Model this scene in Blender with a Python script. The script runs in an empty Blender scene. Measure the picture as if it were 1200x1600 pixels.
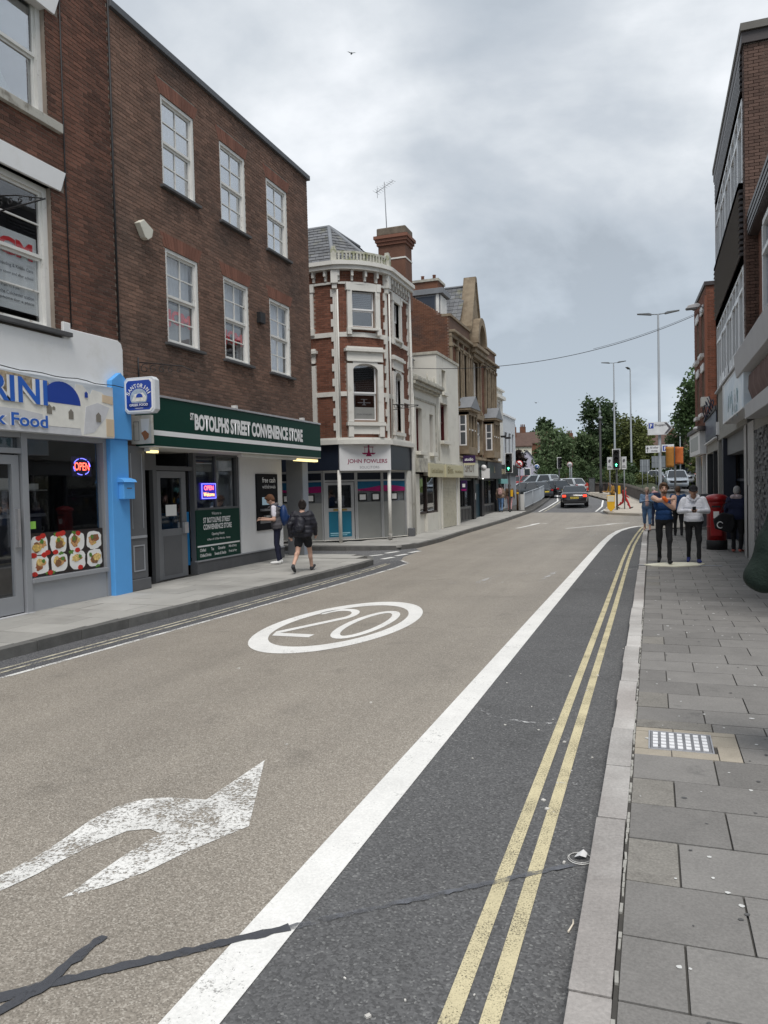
import bpy, bmesh, math, random
import numpy as np
from mathutils import Vector, Matrix
random.seed(7); rng = np.random.default_rng(7)
SC = bpy.context.scene
COL = SC.collection
# ---------------------------------------------------------------- camera
FPX, CX, CY, HCAM = 1180.0, 600.0, 800.0, 1.98       # focal length and centre for a 1200 x 1600 frame
CR = np.array([[0.9418789698672817, -0.012197437772995047, -0.3357308872199908],
               [0.335088832136843, -0.03749803597721814, 0.9414400521939874],
               [-0.024072405341279954, -0.9992222574630858, -0.031231386319853772]])
cd = bpy.data.cameras.new('camera'); cam = bpy.data.objects.new('camera', cd); COL.objects.link(cam)
cd.sensor_fit = 'VERTICAL'; cd.sensor_height = 24.0; cd.sensor_width = 18.0
cd.lens = FPX / 1600.0 * 24.0; cd.clip_start = 0.05; cd.clip_end = 3000
mw = Matrix.Identity(4)
for i in range(3):
    mw[i][0] = CR[i][0]; mw[i][1] = -CR[i][1]; mw[i][2] = -CR[i][2]
mw[2][3] = HCAM
cam.matrix_world = mw
SC.camera = cam
def proj(p):
    c = CR.T @ (np.array(p, float) - np.array([0, 0, HCAM]))
    return (CX + FPX * c[0] / c[2], CY + FPX * c[1] / c[2]) if c[2] > .1 else (-1e4, -1e4)
# ---------------------------------------------------------------- world: overcast daylight
SUN_EL, SUN_AZ = math.radians(63), math.radians(154)   # azimuth clockwise from +Y
wd = bpy.data.worlds.new('World'); SC.world = wd; wd.use_nodes = True
nt = wd.node_tree; N = nt.nodes; L = nt.links; N.clear()
def wn(t, **k):
    n = N.new(t)
    for a, v in k.items(): setattr(n, a, v)
    return n
out = wn('ShaderNodeOutputWorld'); bg = wn('ShaderNodeBackground'); bg.inputs['Strength'].default_value = 0.1
sky = wn('ShaderNodeTexSky', sky_type='NISHITA'); sky.sun_disc = False
sky.sun_elevation = SUN_EL; sky.sun_rotation = SUN_AZ; sky.air_density = 1.0; sky.dust_density = 2.0
tc = wn('ShaderNodeTexCoord'); sp = wn('ShaderNodeSeparateXYZ'); L.new(tc.outputs['Generated'], sp.inputs[0])
def wm(op, a, b=None, clamp=False):
    m = wn('ShaderNodeMath', operation=op, use_clamp=clamp)
    for i, v in ((0, a), (1, b)):
        if v is None: continue
        if isinstance(v, (int, float)): m.inputs[i].default_value = v
        else: L.new(v, m.inputs[i])
    return m.outputs[0]
zc = wm('ADD', wm('MAXIMUM', sp.outputs['Z'], 0.0), 0.30)
cb = wn('ShaderNodeCombineXYZ')
L.new(wm('DIVIDE', sp.outputs['X'], zc), cb.inputs[0]); L.new(wm('DIVIDE', sp.outputs['Y'], zc), cb.inputs[1]); cb.inputs[2].default_value = 3.7
n1 = wn('ShaderNodeTexNoise'); n1.inputs['Scale'].default_value = 1.15; n1.inputs['Detail'].default_value = 7; n1.inputs['Roughness'].default_value = .52; n1.inputs['Distortion'].default_value = .6
n2 = wn('ShaderNodeTexNoise'); n2.inputs['Scale'].default_value = 3.6; n2.inputs['Detail'].default_value = 6; n2.inputs['Roughness'].default_value = .55; n2.inputs['Distortion'].default_value = .2
for n in (n1, n2): L.new(cb.outputs[0], n.inputs['Vector'])
v = wm('ADD', wm('MULTIPLY', n1.outputs['Fac'], .70), wm('MULTIPLY', n2.outputs['Fac'], .30))
rp = wn('ShaderNodeValToRGB'); L.new(v, rp.inputs[0])
e = rp.color_ramp.elements
e[0].position = .39; e[0].color = (3.5, 3.9, 4.35, 1)
e[1].position = .66; e[1].color = (7.7, 7.95, 8.25, 1)
for pos, c in ((.45, (4.25, 4.7, 5.2)), (.52, (5.0, 5.4, 5.85)), (.585, (6.1, 6.45, 6.8))):
    k = e.new(pos); k.color = (*c, 1)
hz = wn('ShaderNodeMix', data_type='RGBA')            # thinner, bluer cloud low down
L.new(wm('SUBTRACT', 1.0, wm('MULTIPLY', wm('MAXIMUM', sp.outputs['Z'], 0.0), 3.2), True), hz.inputs['Factor'])
L.new(rp.outputs[0], hz.inputs['A']); hz.inputs['B'].default_value = (4.7, 5.6, 6.5, 1)
hz2 = wn('ShaderNodeMix', data_type='RGBA'); hz2.inputs['Factor'].default_value = .55
L.new(rp.outputs[0], hz2.inputs['A']); L.new(hz.outputs['Result'], hz2.inputs['B'])
mx = wn('ShaderNodeMix', data_type='RGBA'); mx.inputs['Factor'].default_value = .93
L.new(sky.outputs[0], mx.inputs['A']); L.new(hz2.outputs['Result'], mx.inputs['B'])
L.new(mx.outputs['Result'], bg.inputs['Color']); L.new(bg.outputs[0], out.inputs[0])
sl = bpy.data.lights.new('sun', 'SUN'); sl.energy = 2.1; sl.angle = math.radians(26); sl.color = (1.0, .965, .92)
so = bpy.data.objects.new('sun', sl); COL.objects.link(so)
d = Vector((math.sin(SUN_AZ) * math.cos(SUN_EL), math.cos(SUN_AZ) * math.cos(SUN_EL), math.sin(SUN_EL)))
so.rotation_euler = d.to_track_quat('Z', 'Y').to_euler(); so.location = (30, -40, 60)
SC.view_settings.view_transform = 'Standard'; SC.view_settings.look = 'None'
SC.view_settings.exposure = 0.35; SC.view_settings.gamma = 1.0; SC.view_settings.use_curve_mapping = False
SC.cycles.max_bounces = 6; SC.cycles.diffuse_bounces = 3; SC.cycles.glossy_bounces = 3; SC.cycles.transparent_max_bounces = 12
SC.cycles.caustics_reflective = False; SC.cycles.caustics_refractive = False
SC.cycles.use_denoising = True
# ---------------------------------------------------------------- materials
MATS = {}
def M(name, col=(.5, .5, .5), rough=.7, var=.12, vs=3.0, fine=0., fs=60., bump=0., bs=40., metal=0., spec=.4, isl=0., obr=0., stain=None, ss=1.2, sr=(.5, .7), emit=None, es=1.0, coat=0., stretch=None):
    if name in MATS: return MATS[name]
    m = bpy.data.materials.new(name); m.use_nodes = True; MATS[name] = m
    nt = m.node_tree; b = nt.nodes['Principled BSDF']; lk = nt.links.new
    def nn(t, **k):
        n = nt.nodes.new(t)
        for a, v in k.items(): setattr(n, a, v)
        return n
    b.inputs['Roughness'].default_value = rough; b.inputs['Metallic'].default_value = metal
    b.inputs['Specular IOR Level'].default_value = spec
    if coat: b.inputs['Coat Weight'].default_value = coat; b.inputs['Coat Roughness'].default_value = .06
    if emit:
        b.inputs['Emission Color'].default_value = (*emit, 1); b.inputs['Emission Strength'].default_value = es
    geo = nn('ShaderNodeNewGeometry'); vec = geo.outputs['Position']
    if stretch:
        mp = nn('ShaderNodeMapping'); mp.inputs['Scale'].default_value = stretch; lk(vec, mp.inputs[0]); vec = mp.outputs[0]
    def noise(s, det=4, ro=.6):
        t = nn('ShaderNodeTexNoise'); t.inputs['Scale'].default_value = s; t.inputs['Detail'].default_value = det; t.inputs['Roughness'].default_value = ro
        lk(vec, t.inputs['Vector']); return t.outputs['Fac']
    def ma(op, a, c):
        q = nn('ShaderNodeMath', operation=op)
        for i, v in ((0, a), (1, c)):
            if isinstance(v, (int, float)): q.inputs[i].default_value = v
            else: lk(v, q.inputs[i])
        return q.outputs[0]
    f = None
    def addf(x):
        nonlocal f
        f = x if f is None else ma('ADD', f, x)
    if var: addf(ma('MULTIPLY', ma('SUBTRACT', noise(vs), .5), var * 4))
    if fine: addf(ma('MULTIPLY', ma('SUBTRACT', noise(fs, 2, .7), .5), fine * 4))
    if isl: addf(ma('MULTIPLY', ma('SUBTRACT', geo.outputs['Random Per Island'], .5), isl * 2))
    if obr:
        oi = nn('ShaderNodeObjectInfo'); addf(ma('MULTIPLY', ma('SUBTRACT', oi.outputs['Random'], .5), obr * 2))
    rgb = nn('ShaderNodeRGB'); rgb.outputs[0].default_value = (*col, 1); c = rgb.outputs[0]
    if stain:
        r = nn('ShaderNodeValToRGB'); r.color_ramp.elements[0].position = sr[0]; r.color_ramp.elements[1].position = sr[1]
        lk(noise(ss, 6, .65), r.inputs[0]); x = nn('ShaderNodeMix', data_type='RGBA'); lk(r.outputs[0], x.inputs['Factor'])
        lk(c, x.inputs['A']); x.inputs['B'].default_value = (*stain, 1); c = x.outputs['Result']
    if f is not None:
        h = nn('ShaderNodeHueSaturation'); lk(c, h.inputs['Color']); lk(ma('MAXIMUM', ma('ADD', f, 1.0), .05), h.inputs['Value']); c = h.outputs[0]
    lk(c, b.inputs['Base Color'])
    if bump:
        bp = nn('ShaderNodeBump'); bp.inputs['Strength'].default_value = min(1, bump); bp.inputs['Distance'].default_value = .01 * max(1., bump)
        lk(noise(bs, 5, .65), bp.inputs['Height']); lk(bp.outputs[0], b.inputs['Normal'])
    return m
def glass(name, tint=(.02, .025, .03), fac=.35, rough=.02):
    """window glass: reflects more at grazing angles, otherwise lets one see in"""
    if name in MATS: return MATS[name]
    m = bpy.data.materials.new(name); m.use_nodes = True; MATS[name] = m
    nt = m.node_tree; nt.nodes.clear(); lk = nt.links.new
    o = nt.nodes.new('ShaderNodeOutputMaterial'); mix = nt.nodes.new('ShaderNodeMixShader')
    t = nt.nodes.new('ShaderNodeBsdfTransparent'); t.inputs[0].default_value = (*tint, 1)
    g = nt.nodes.new('ShaderNodeBsdfGlossy'); g.inputs['Roughness'].default_value = rough; g.inputs['Color'].default_value = (.95, .97, 1, 1)
    lw = nt.nodes.new('ShaderNodeLayerWeight'); lw.inputs['Blend'].default_value = .5
    mr = nt.nodes.new('ShaderNodeMapRange'); mr.inputs['To Min'].default_value = fac * .35; mr.inputs['To Max'].default_value = min(1., fac * 1.6)
    p = nt.nodes.new('ShaderNodeMath'); p.operation = 'POWER'; p.inputs[1].default_value = 1.6
    bp = nt.nodes.new('ShaderNodeBump'); bp.inputs['Strength'].default_value = .04; bp.inputs['Distance'].default_value = .02
    nz = nt.nodes.new('ShaderNodeTexNoise'); nz.inputs['Scale'].default_value = 1.3; tcx = nt.nodes.new('ShaderNodeTexCoord')
    lk(tcx.outputs['Object'], nz.inputs['Vector']); lk(nz.outputs['Fac'], bp.inputs['Height']); lk(bp.outputs[0], g.inputs['Normal'])
    lk(lw.outputs['Facing'], p.inputs[0]); lk(p.outputs[0], mr.inputs['Value']); lk(mr.outputs[0], mix.inputs[0])
    lk(t.outputs[0], mix.inputs[1]); lk(g.outputs[0], mix.inputs[2]); lk(mix.outputs[0], o.inputs[0])
    return m
def asphalt(name, cols, sc=95., rough=.85, patch=.18, bump=.5, streak=0., spec=.3):
    """bound stone chippings: a coloured cell for every stone, patches of wear over it"""
    if name in MATS: return MATS[name]
    m = bpy.data.materials.new(name); m.use_nodes = True; MATS[name] = m
    nt = m.node_tree; b = nt.nodes['Principled BSDF']; lk = nt.links.new; nw = nt.nodes.new
    b.inputs['Roughness'].default_value = rough; b.inputs['Specular IOR Level'].default_value = spec
    tcn = nw('ShaderNodeTexCoord'); vo = nw('ShaderNodeTexVoronoi'); vo.inputs['Scale'].default_value = sc; lk(tcn.outputs['Object'], vo.inputs['Vector'])
    sepc = nw('ShaderNodeSeparateColor'); lk(vo.outputs['Color'], sepc.inputs[0])
    r = nw('ShaderNodeValToRGB'); r.color_ramp.interpolation = 'LINEAR'; lk(sepc.outputs[0], r.inputs[0])
    el = r.color_ramp.elements
    while len(el) < len(cols): el.new(.5)
    for i, (p, c) in enumerate(cols): el[i].position = p; el[i].color = (*c, 1)
    nz = nw('ShaderNodeTexNoise'); nz.inputs['Scale'].default_value = .55; nz.inputs['Detail'].default_value = 8; nz.inputs['Roughness'].default_value = .62; lk(tcn.outputs['Object'], nz.inputs['Vector'])
    mp = nw('ShaderNodeMapping'); mp.inputs['Scale'].default_value = (1.4, .05, 1); lk(tcn.outputs['Object'], mp.inputs[0])
    n3 = nw('ShaderNodeTexNoise'); n3.inputs['Scale'].default_value = 1.0; n3.inputs['Detail'].default_value = 3; lk(mp.outputs[0], n3.inputs['Vector'])
    def ma(op, a, c):
        q = nw('ShaderNodeMath'); q.operation = op
        for i, v in ((0, a), (1, c)):
            if isinstance(v, (int, float)): q.inputs[i].default_value = v
            else: lk(v, q.inputs[i])
        return q.outputs[0]
    val = ma('ADD', 1.0, ma('ADD', ma('MULTIPLY', ma('SUBTRACT', nz.outputs['Fac'], .5), patch * 4), ma('MULTIPLY', ma('SUBTRACT', n3.outputs['Fac'], .5), streak * 4)))
    n5 = nw('ShaderNodeTexNoise'); n5.inputs['Scale'].default_value = 1.7; n5.inputs['Detail'].default_value = 5; lk(tcn.outputs['Object'], n5.inputs['Vector'])
    sm_ = nw('ShaderNodeMapRange'); sm_.inputs['From Min'].default_value = .60; sm_.inputs['From Max'].default_value = .74; sm_.inputs['To Min'].default_value = 1.; sm_.inputs['To Max'].default_value = .80; lk(n5.outputs['Fac'], sm_.inputs['Value']); val = ma('MULTIPLY', val, sm_.outputs[0])
    h = nw('ShaderNodeHueSaturation'); lk(r.outputs[0], h.inputs['Color']); lk(val, h.inputs['Value']); lk(h.outputs[0], b.inputs['Base Color'])
    bp = nw('ShaderNodeBump'); bp.inputs['Strength'].default_value = bump; bp.inputs['Distance'].default_value = .004
    lk(vo.outputs['Distance'], bp.inputs['Height']); bp.invert = True; lk(bp.outputs[0], b.inputs['Normal'])
    return m
def paint(name, col, wear=.5, ws=30., rough=.75, soft=.08, patch=.15, big=.5):
    """road paint, worn through to what lies below where the noise runs low"""
    if name in MATS: return MATS[name]
    m = bpy.data.materials.new(name); m.use_nodes = True; MATS[name] = m
    nt = m.node_tree; b = nt.nodes['Principled BSDF']; lk = nt.links.new; nw = nt.nodes.new
    b.inputs['Roughness'].default_value = rough; b.inputs['Specular IOR Level'].default_value = .3
    o = nt.nodes['Material Output']; t = nw('ShaderNodeBsdfTransparent'); mx = nw('ShaderNodeMixShader')
    tcn = nw('ShaderNodeTexCoord')
    def noise(s, d=4, r=.65):
        q = nw('ShaderNodeTexNoise'); q.inputs['Scale'].default_value = s; q.inputs['Detail'].default_value = d; q.inputs['Roughness'].default_value = r
        lk(tcn.outputs['Object'], q.inputs['Vector']); return q.outputs['Fac']
    def ma(op, a, c, cl=False):
        q = nw('ShaderNodeMath'); q.operation = op; q.use_clamp = cl
        for i, v in ((0, a), (1, c)):
            if isinstance(v, (int, float)): q.inputs[i].default_value = v
            else: lk(v, q.inputs[i])
        return q.outputs[0]
    val = ma('ADD', ma('MULTIPLY', noise(ws, 3, .75), 1 - big), ma('MULTIPLY', noise(3.2, 3), big))
    fac = ma('DIVIDE', ma('SUBTRACT', val, wear - soft), 2 * soft, True)
    h = nw('ShaderNodeHueSaturation'); h.inputs['Color'].default_value = (*col, 1)
    lk(ma('ADD', 1.0, ma('ADD', ma('MULTIPLY', ma('SUBTRACT', noise(2.0, 6), .5), patch * 4), ma('MULTIPLY', ma('SUBTRACT', noise(70, 3), .5), .5))), h.inputs['Value'])
    lk(h.outputs[0], b.inputs['Base Color'])
    lk(fac, mx.inputs[0]); lk(t.outputs[0], mx.inputs[1]); lk(b.outputs[0], mx.inputs[2]); lk(mx.outputs[0], o.inputs[0])
    return m
def emat(name, col, s):
    return M(name, (.02, .02, .02), .4, 0, emit=col, es=s)
# ---------------------------------------------------------------- mesh helpers
class MB:
    def __init__(s): s.v = []; s.f = []; s.m = []; s.sm = []
    def add(s, vs, fs, mi=0, sm=False):
        o = len(s.v); s.v.extend([tuple(map(float, p)) for p in vs])
        for q in fs: s.f.append([i + o for i in q]); s.m.append(mi); s.sm.append(sm)
        return s
    def box(s, x0, x1, y0, y1, z0, z1, mi=0):
        if x0 > x1: x0, x1 = x1, x0
        if y0 > y1: y0, y1 = y1, y0
        if z0 > z1: z0, z1 = z1, z0
        return s.add([(x0, y0, z0), (x1, y0, z0), (x1, y1, z0), (x0, y1, z0), (x0, y0, z1), (x1, y0, z1), (x1, y1, z1), (x0, y1, z1)],
                     [(0, 3, 2, 1), (4, 5, 6, 7), (0, 1, 5, 4), (1, 2, 6, 5), (2, 3, 7, 6), (3, 0, 4, 7)], mi)
    def obox(s, c, h, rz=0., mi=0, rx=0., ry=0.):
        r = (Matrix.Rotation(rz, 3, 'Z') @ Matrix.Rotation(ry, 3, 'Y') @ Matrix.Rotation(rx, 3, 'X')); c = Vector(c)
        vs = [c + r @ Vector((a * h[0], b * h[1], e * h[2])) for e in (-1, 1) for a, b in ((-1, -1), (1, -1), (1, 1), (-1, 1))]
        return s.add(vs, [(0, 3, 2, 1), (4, 5, 6, 7), (0, 1, 5, 4), (1, 2, 6, 5), (2, 3, 7, 6), (3, 0, 4, 7)], mi)
    def prism(s, poly, fn, d0, d1, mi=0):
        """poly: 2d outline; fn(a, b, d) -> 3d"""
        n = len(poly); vs = [fn(a, b, d0) for a, b in poly] + [fn(a, b, d1) for a, b in poly]
        fs = [list(range(n))[::-1], list(range(n, 2 * n))] + [(i, (i + 1) % n, n + (i + 1) % n, n + i) for i in range(n)]
        return s.add(vs, fs, mi)
    def tube(s, pts, r, n=8, mi=0, cap=True, sm=True):
        pts = [Vector(p) for p in pts]; k = len(pts); rs = r if hasattr(r, '__len__') else [r] * k
        vs = []; up = None
        for i, p in enumerate(pts):
            t = (pts[min(i + 1, k - 1)] - pts[max(i - 1, 0)]).normalized()
            if up is None: up = Vector((0, 0, 1)) if abs(t.z) < .9 else Vector((1, 0, 0))
            a = t.cross(up).normalized(); b = a.cross(t).normalized(); up = b
            for j in range(n):
                an = 2 * math.pi * j / n; vs.append(p + (a * math.cos(an) + b * math.sin(an)) * rs[i])
        fs = [(i * n + j, i * n + (j + 1) % n, (i + 1) * n + (j + 1) % n, (i + 1) * n + j) for i in range(k - 1) for j in range(n)]
        s.add(vs, fs, mi, sm)
        if cap:
            o = len(s.v) - len(vs); s.f.append([o + j for j in range(n)][::-1]); s.f.append([o + (k - 1) * n + j for j in range(n)]); s.m += [mi, mi]; s.sm += [False, False]
        return s
    def lathe(s, prof, c=(0, 0, 0), n=24, mi=0, sm=True, axis='z'):
        vs = []
        for r, z in prof:
            for j in range(n):
                a = 2 * math.pi * j / n; p = (r * math.cos(a), r * math.sin(a), z)
                if axis == 'y': p = (p[0], p[2], p[1])
                elif axis == 'x': p = (p[2], p[0], p[1])
                vs.append((p[0] + c[0], p[1] + c[1], p[2] + c[2]))
        k = len(prof); fs = [(i * n + j, i * n + (j + 1) % n, (i + 1) * n + (j + 1) % n, (i + 1) * n + j) for i in range(k - 1) for j in range(n)]
        if prof[0][0] > 1e-4: fs.append(list(range(n))[::-1])
        if prof[-1][0] > 1e-4: fs.append(list(range((k - 1) * n, k * n)))
        return s.add(vs, fs, mi, sm)
    def ell(s, c, r, n=12, k=8, mi=0, rot=None):
        vs = []
        for i in range(k + 1):
            t = math.pi * i / k
            for j in range(n):
                a = 2 * math.pi * j / n; p = Vector((r[0] * math.sin(t) * math.cos(a), r[1] * math.sin(t) * math.sin(a), r[2] * math.cos(t)))
                if rot is not None: p = rot @ p
                vs.append(Vector(c) + p)
        fs = [(i * n + j, (i + 1) * n + j, (i + 1) * n + (j + 1) % n, i * n + (j + 1) % n) for i in range(k) for j in range(n)]
        return s.add(vs, fs, mi, True)
    def mesh(s, name, mats):
        me = bpy.data.meshes.new(name); me.from_pydata(s.v, [], s.f)
        for m in (mats if isinstance(mats, (list, tuple)) else [mats]): me.materials.append(m)
        if len(me.polygons):
            me.polygons.foreach_set('material_index', s.m); me.polygons.foreach_set('use_smooth', s.sm)
        me.update(); return me
    def build(s, name, mats, parent=None, bevel=0.):
        return link(name, s.mesh(name, mats), parent, bevel)
def link(name, me, parent=None, bevel=0.):
    o = bpy.data.objects.new(name, me); COL.objects.link(o)
    if parent: o.parent = parent
    if bevel:
        b = o.modifiers.new('bevel', 'BEVEL'); b.width = bevel; b.segments = 2; b.limit_method = 'ANGLE'; b.angle_limit = math.radians(40)
    return o
def tag(o, label=None, cat=None, group=None, kind=None):
    for k, v in (('label', label), ('category', cat), ('group', group), ('kind', kind)):
        if v: o[k] = v
    return o
def thing(name, label, cat, loc=(0, 0, 0), rz=0., group=None):
    o = bpy.data.objects.new(name, None); COL.objects.link(o); o.empty_display_size = .2
    o.location = loc; o.rotation_euler = (0, 0, rz)
    return tag(o, label, cat, group)
def text_mesh(s, bold=0., spacing=1.0):
    cu = bpy.data.curves.new('lettering', 'FONT'); cu.body = s; cu.align_x = 'LEFT'; cu.size = 1.0; cu.offset = bold; cu.space_character = spacing; cu.resolution_u = 3
    o = bpy.data.objects.new('lettering', cu); COL.objects.link(o)
    bpy.context.view_layer.update()
    me = bpy.data.meshes.new_from_object(o.evaluated_get(bpy.context.evaluated_depsgraph_get()))
    bpy.data.objects.remove(o); bpy.data.curves.remove(cu)
    return me
def lettering(s, mat, parent, fn, w, h, bold=0., spacing=1.0, name='lettering'):
    """letters of s scaled into a w x h box; fn(a, b) -> point on the sign's face"""
    me = text_mesh(s, bold, spacing); n = len(me.vertices)
    co = np.empty(n * 3); me.vertices.foreach_get('co', co); co = co.reshape(-1, 3)
    mn = co.min(0); mxx = co.max(0); k = (mxx - mn); k[k == 0] = 1
    p = np.array([fn((c[0] - mn[0]) / k[0] * w, (c[1] - mn[1]) / k[1] * h) for c in co])
    me.vertices.foreach_set('co', p.ravel()); me.materials.clear(); me.materials.append(mat); me.update()
    return link(name, me, parent)
K = 1.2
class Fac:
    """facade frame: u runs along the street, w stands out from the wall, z is up (survey units of 1.2 m)"""
    def __init__(s, root, side): s.r = root; s.s = side
    def p(s, u, w, z): return (s.s * w * K, u * K, z * K)
    def box(s, mb, u0, u1, w0, w1, z0, z1, mi=0): return mb.box(s.s * w0 * K, s.s * w1 * K, u0 * K, u1 * K, z0 * K, z1 * K, mi)
    def part(s, name, mat, boxes, parent=None, bevel=0.):
        mb = MB()
        for b in boxes: s.box(mb, *b)
        return mb.build(name, mat, parent or s.r, bevel)
def cells(u0, u1, z0, z1, holes):
    us = sorted({u0, u1, *[min(max(h[0], u0), u1) for h in holes], *[min(max(h[1], u0), u1) for h in holes]})
    zs = sorted({z0, z1, *[min(max(h[2], z0), z1) for h in holes], *[min(max(h[3], z0), z1) for h in holes]})
    for i in range(len(us) - 1):
        run = None
        for j in range(len(zs) - 1):
            cu, cz = (us[i] + us[i + 1]) / 2, (zs[j] + zs[j + 1]) / 2
            solid = not any(h[0] < cu < h[1] and h[2] < cz < h[3] for h in holes)
            if solid: run = (run[0], zs[j + 1]) if run else (zs[j], zs[j + 1])
            if run and (not solid or j == len(zs) - 2): yield us[i], us[i + 1], run[0], run[1]; run = None
def wall(f, mat, u0, u1, z0, z1, holes, w=0., t=.22, name='wall'):
    mb = MB()
    for a, b, c, d in cells(u0, u1, z0, z1, holes): f.box(mb, a, b, w - t, w, c, d)
    return mb.build(name, mat, f.r)
UNIT = None
def bricks(f, mats, u0, u1, z0, z1, holes, w=0., n_ind=0, bl=.225, bh=.075, jt=.0135, out=.009, name='brick'):
    """stretcher bond of separate bricks standing proud of the mortar; the n_ind that show largest are objects"""
    global UNIT
    bl, bh, jt, out = bl / K, bh / K, jt / K, out / K
    rects = []; r = 0; z = z0
    while z < z1 - bh * .3:
        zt = min(z + bh - jt, z1); u = u0 - (bl / 2 if r % 2 else 0) - random.random() * .004
        while u < u1:
            a, b = max(u, u0), min(u + bl - jt, u1)
            segs = [(a, b)] if b - a > .02 else []
            for h in holes:
                if h[2] < (z + zt) / 2 < h[3]:
                    ns = []
                    for p, q in segs:
                        if q <= h[0] or p >= h[1]: ns.append((p, q)); continue
                        if p < h[0] - .015: ns.append((p, h[0]))
                        if q > h[1] + .015: ns.append((h[1], q))
                    segs = ns
            for p, q in segs: rects.append((p, q, z, zt))
            u += bl
        z += bh; r += 1
    ox, oy, oz = f.r.location
    def area(q):
        pts = [proj((ox + f.s * w * K, oy + u * K, oz + zz * K)) for u, zz in ((q[0], q[2]), (q[1], q[3]), (q[1], q[2]))]
        if any(not (-5 < a < 1205 and -5 < b < 1605) for a, b in pts): return 0
        return abs(pts[1][0] - pts[0][0]) * abs(pts[2][1] - pts[1][1])
    if n_ind:
        rects.sort(key=area, reverse=True)
    if UNIT is None: UNIT = MB().box(0, 1, 0, 1, 0, 1).mesh('brick', mats)
    me = UNIT
    if me.materials[0] != (mats if not isinstance(mats, (list, tuple)) else mats[0]):
        me = MB().box(0, 1, 0, 1, 0, 1).mesh('brick', mats)
    for a, b, c, d in rects[:n_ind]:
        o = bpy.data.objects.new(name, me); COL.objects.link(o); o.parent = f.r
        j = random.uniform(-.0025, .0025)
        o.location = (f.s * (w - .02 / K) * K, a * K, c * K); o.scale = (f.s * (out * K + .02 + j), (b - a) * K, (d - c) * K)
    mb = MB()
    for a, b, c, d in rects[n_ind:]:
        j = random.uniform(-.0025, .0025) / K
        f.box(mb, a, b, w - .01, w + out + j, c, d)
    if mb.f:
        tag(mb.build('brickwork', mats, f.r), kind='stuff')
def sash(f, u0, u1, z0, z1, w=-.07, cols=2, rt=2, rb=2, mat=None, gl=None, curtain=None, split=.5, fr=.07, bar=.022, sill=None, sillz=.06, sillo=.1, low=.5, dark=None, name='window', sl_over=.08):
    """timber sash window: box frame, two sashes with glazing bars, a pane per light, sill and room behind"""
    mb = MB(); zm = z0 + (z1 - z0) * split
    f.box(mb, u0, u0 + fr, w - .09, w + .02, z0, z1); f.box(mb, u1 - fr, u1, w - .09, w + .02, z0, z1)
    f.box(mb, u0 + fr, u1 - fr, w - .09, w + .018, z1 - fr, z1); f.box(mb, u0 + fr, u1 - fr, w - .09, w + .022, z0, z0 + fr * .8)
    panes = []
    for (a, b, rows, ww) in ((z0 + fr * .8, zm, rb, w - .045), (zm, z1 - fr, rt, w - .015)):
        st = .04
        f.box(mb, u0 + fr, u0 + fr + st, ww - .03, ww, a, b); f.box(mb, u1 - fr - st, u1 - fr, ww - .03, ww, a, b)
        f.box(mb, u0 + fr + st, u1 - fr - st, ww - .03, ww - .002, a, a + .045); f.box(mb, u0 + fr + st, u1 - fr - st, ww - .03, ww - .002, b - .04, b)
        pu0, pu1, pz0, pz1 = u0 + fr + st, u1 - fr - st, a + .045, b - .04
        for i in range(1, cols):
            x = pu0 + (pu1 - pu0) * i / cols; f.box(mb, x - bar / 2, x + bar / 2, ww - .028, ww - .004, pz0, pz1)
        for j in range(1, rows):
            x = pz0 + (pz1 - pz0) * j / rows; f.box(mb, pu0, pu1, ww - .027, ww - .005, x - bar / 2, x + bar / 2)
        for i in range(cols):
            for j in range(rows):
                panes.append((pu0 + (pu1 - pu0) * i / cols, pu0 + (pu1 - pu0) * (i + 1) / cols, pz0 + (pz1 - pz0) * j / rows, pz0 + (pz1 - pz0) * (j + 1) / rows, ww - .02))
    o = mb.build(name, mat, f.r)
    for a, b, c, d, ww in panes:
        f.part('pane', gl, [(a, b, ww - .004, ww, c, d)], o)
    if sill: f.part('sill', sill, [(u0 - sl_over, u1 + sl_over, w - .08, sillo, z0 - sillz, z0)], o, .008)
    if dark: f.part('room', dark, [(u0, u1, w - .75, w - .72, z0 - .05, z1 + .05), (u0 - .03, u0, w - .75, w - .09, z0, z1), (u1, u1 + .03, w - .75, w - .09, z0, z1), (u0, u1, w - .75, w - .09, z1, z1 + .03), (u0, u1, w - .75, w - .09, z0 - .03, z0)], o)
    if curtain:
        mb = MB(); n = 24; vs = []; za = z0 + .05 + (z1 - z0) * curtain[1]
        for i in range(n + 1):
            uu = u0 + fr + (u1 - u0 - 2 * fr) * i / n; ww = w - .16 + .012 * math.sin(i * 1.9)
            vs += [f.p(uu, ww, za), f.p(uu, ww, z1 - .05)]
        mb.add(vs, [(2 * i, 2 * i + 1, 2 * i + 3, 2 * i + 2) for i in range(n)], 0, True); mb.build('curtain', curtain[0], o)
    return o
def T(y):
    """the road is level at first and climbs beyond the shops"""
    return 0. if y <= 36 else (.03 * (y - 36) ** 2 / 8 if y < 40 else .03 * (y - 38))
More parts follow.
